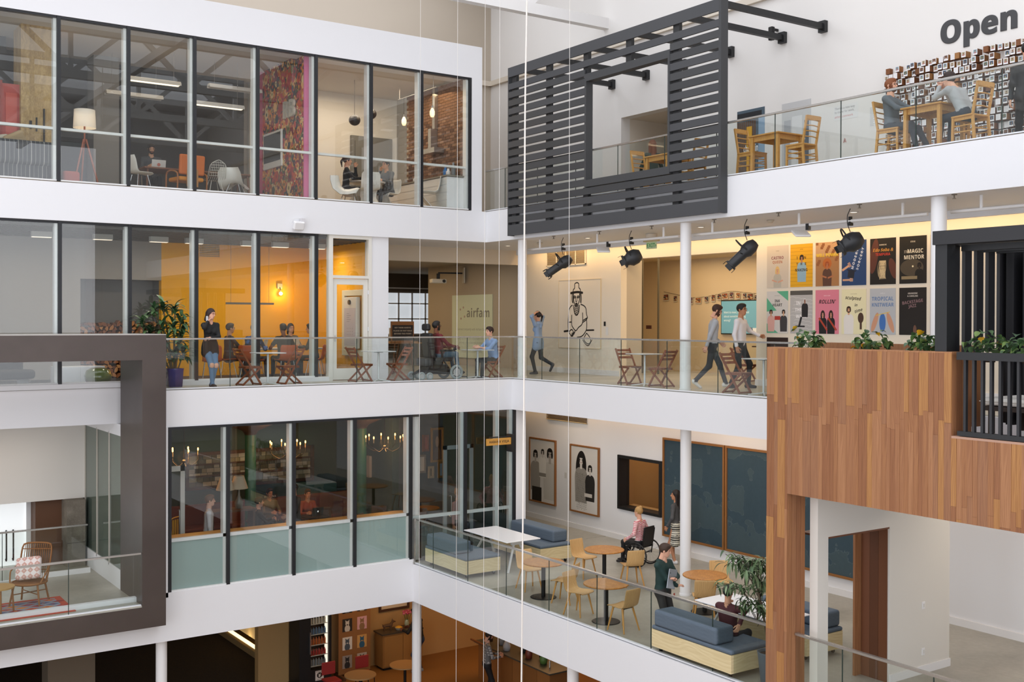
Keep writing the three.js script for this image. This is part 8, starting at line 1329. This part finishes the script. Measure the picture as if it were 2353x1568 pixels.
{ // dracaena in a blue pot
  const t = thing('potted_dracaena', 'tall bushy dracaena in a square blue pot', 'plant', [7.52, L2, -23.85]), gs = [leafGeo(0.36, 0.09, 0.6), leafGeo(0.32, 0.085, 0.9), leafGeo(0.28, 0.08, 0.35)], ms = leafMats([0x2c4a2a, 0x3a5c32, 0x527344, 0x27422a, 0x6f8c60]);
  mesh(t, 'pot', [lathe([[0, 0], [0.19, 0], [0.22, 0.38], [0.235, 0.4], [0.215, 0.4], [0.2, 0.34], [0, 0.34]], 4).rotateY(PI / 4)], M(0x23297a, 0.25, { clearcoat: 0.6 })); mesh(t, 'soil', cyl(0.18, 0.18, 0.02, 0, 0.35, 0, 4).rotateY(PI / 4), M(0x2a1c12, 0.95));
  const heads = [[-0.68, 1.42, 0], [-0.45, 1.65, 0.05], [-0.25, 1.75, 0], [0, 1.7, 0.05], [0.12, 1.5, 0.1], [-0.55, 1.2, 0.05], [-0.3, 1.35, 0.15], [-0.05, 1.3, 0.12], [0.15, 1.2, 0.05], [-0.2, 1.05, 0.1], [0.08, 0.95, 0.12], [0.18, 0.72, 0.05], [-0.05, 0.68, 0.1]];
  for (const [hx, hy, hz] of heads) { mesh(t, 'stem', tube([[hx * 0.15, 0.35, 0], [hx * 0.5, hy * 0.6, hz * 0.5], [hx, hy, hz]], 0.016, 12, 6), M(0x6a5a42, 0.8)); for (let k = 0; k < 23; k++) addLeaf(t, gs[k % 3], pick(ms), hx, hy + rr(-0.15, 0.05), hz, k * 2.4 + rnd(), rr(-1.1, 0.1), rr(0.75, 1.1)); }
}
{ // willowy ficus beside the near bench
  const t = thing('potted_ficus', 'willowy long leaved ficus in a grey pot behind the oak pod', 'plant', [13.42, L1, -12.18]), gs = [leafGeo(0.22, 0.042, 0.8), leafGeo(0.19, 0.036, 0.4)], ms = leafMats([0x3a5433, 0x4c6a40, 0x6c855a, 0x2f4528, 0x84986f]);
  mesh(t, 'pot', lathe([[0, 0], [0.14, 0], [0.19, 0.45], [0.2, 0.48], [0.18, 0.48], [0.16, 0.42], [0, 0.42]], 26), M(0x55606a, 0.6)); mesh(t, 'soil', cyl(0.16, 0.16, 0.02, 0, 0.43, 0), M(0x2a1c12, 0.95));
  mesh(t, 'trunk', tube([[0, 0.42, 0], [0.02, 0.9, -0.12], [0.05, 1.6, -0.36]], 0.02, 16), M(0x5a4a38, 0.8));
  for (let b = 0; b < 28; b++) { const a = b * 2.4, L = rr(0.35, 0.75), y0 = rr(1.0, 1.95), ex = 0.05 + L * cos(a) * 0.75, ez = -0.5 + L * sin(a) * 0.9, ey = y0 + rr(-0.2, 0.25); mesh(t, 'branch', tube([[0.04, y0 - 0.25, -0.3], [ex * 0.5, y0 + 0.05, (ez - 0.3) * 0.5], [ex, ey, ez]], 0.006, 8, 5), M(0x4a4030, 0.8)); for (let k = 0; k < 17; k++) { const q = 0.2 + 0.8 * k / 16; addLeaf(t, gs[k % 2], pick(ms), 0.04 + (ex - 0.04) * q, y0 + 0.05 + (ey - y0) * q, -0.3 + (ez + 0.3) * q, rnd() * 6.28, rr(-0.4, 0.8), rr(0.8, 1.2)); } }
}
{ // pothos along the pod
  const g = leafGeo(0.12, 0.11, 0.6, 0.3, 2, 5), ms = leafMats([0x3d5a38, 0x4c6a40, 0x5f7f4a, 0x33502f, 0x768f4e]), yl = leafMats([0xd9a51c])[0];
  [[-11.15, 0.2, 'at the railing end of the oak pod'], [-9.98, 0.24, 'in the middle of the oak pod'], [-9.15, 0.2, 'next to the pergola post'], [-8.2, 0.26, 'behind the black balusters'], [-7.65, 0.26, 'at the far end of the black balusters']].forEach(([z, w, where], n) => {
    const t = thing('trailing_pothos', 'leafy green pothos ' + where, 'plant', [13.1, 9.69, z]); mesh(t, 'nursery_pot', lathe([[0, -0.1], [0.08, -0.1], [0.1, 0.02], [0.09, 0.02], [0, 0]], 16), M(0x4a3a2a, 0.8));
    for (let k = 0; k < 70; k++) { const a = rnd() * 6.28, r = sqrt(rnd()), x = r * 0.2 * cos(a) - 0.03, zz = r * w * sin(a) * 1.15, y = 0.04 + rr(0, 0.3) * (1 - r * r * 0.7) + (n === 0 && zz < -0.05 ? 0.1 * rnd() : 0); addLeaf(t, g, k % 23 === 7 ? yl : pick(ms), x, y, zz, a + rr(-0.7, 0.7), rr(-0.2, 0.9), rr(0.65, 1.05), rr(-0.4, 0.4)); }
    for (let k = 0; k < 6; k++) mesh(t, 'vine', tube([[0, 0, 0], [rr(-0.1, 0.1), 0.12, rr(-0.1, 0.1)], [rr(-0.16, 0.1), 0.15, rr(-w, w)]], 0.004, 8, 4), M(0x55703a, 0.7));
  });
}
renderer.render(scene, camera);
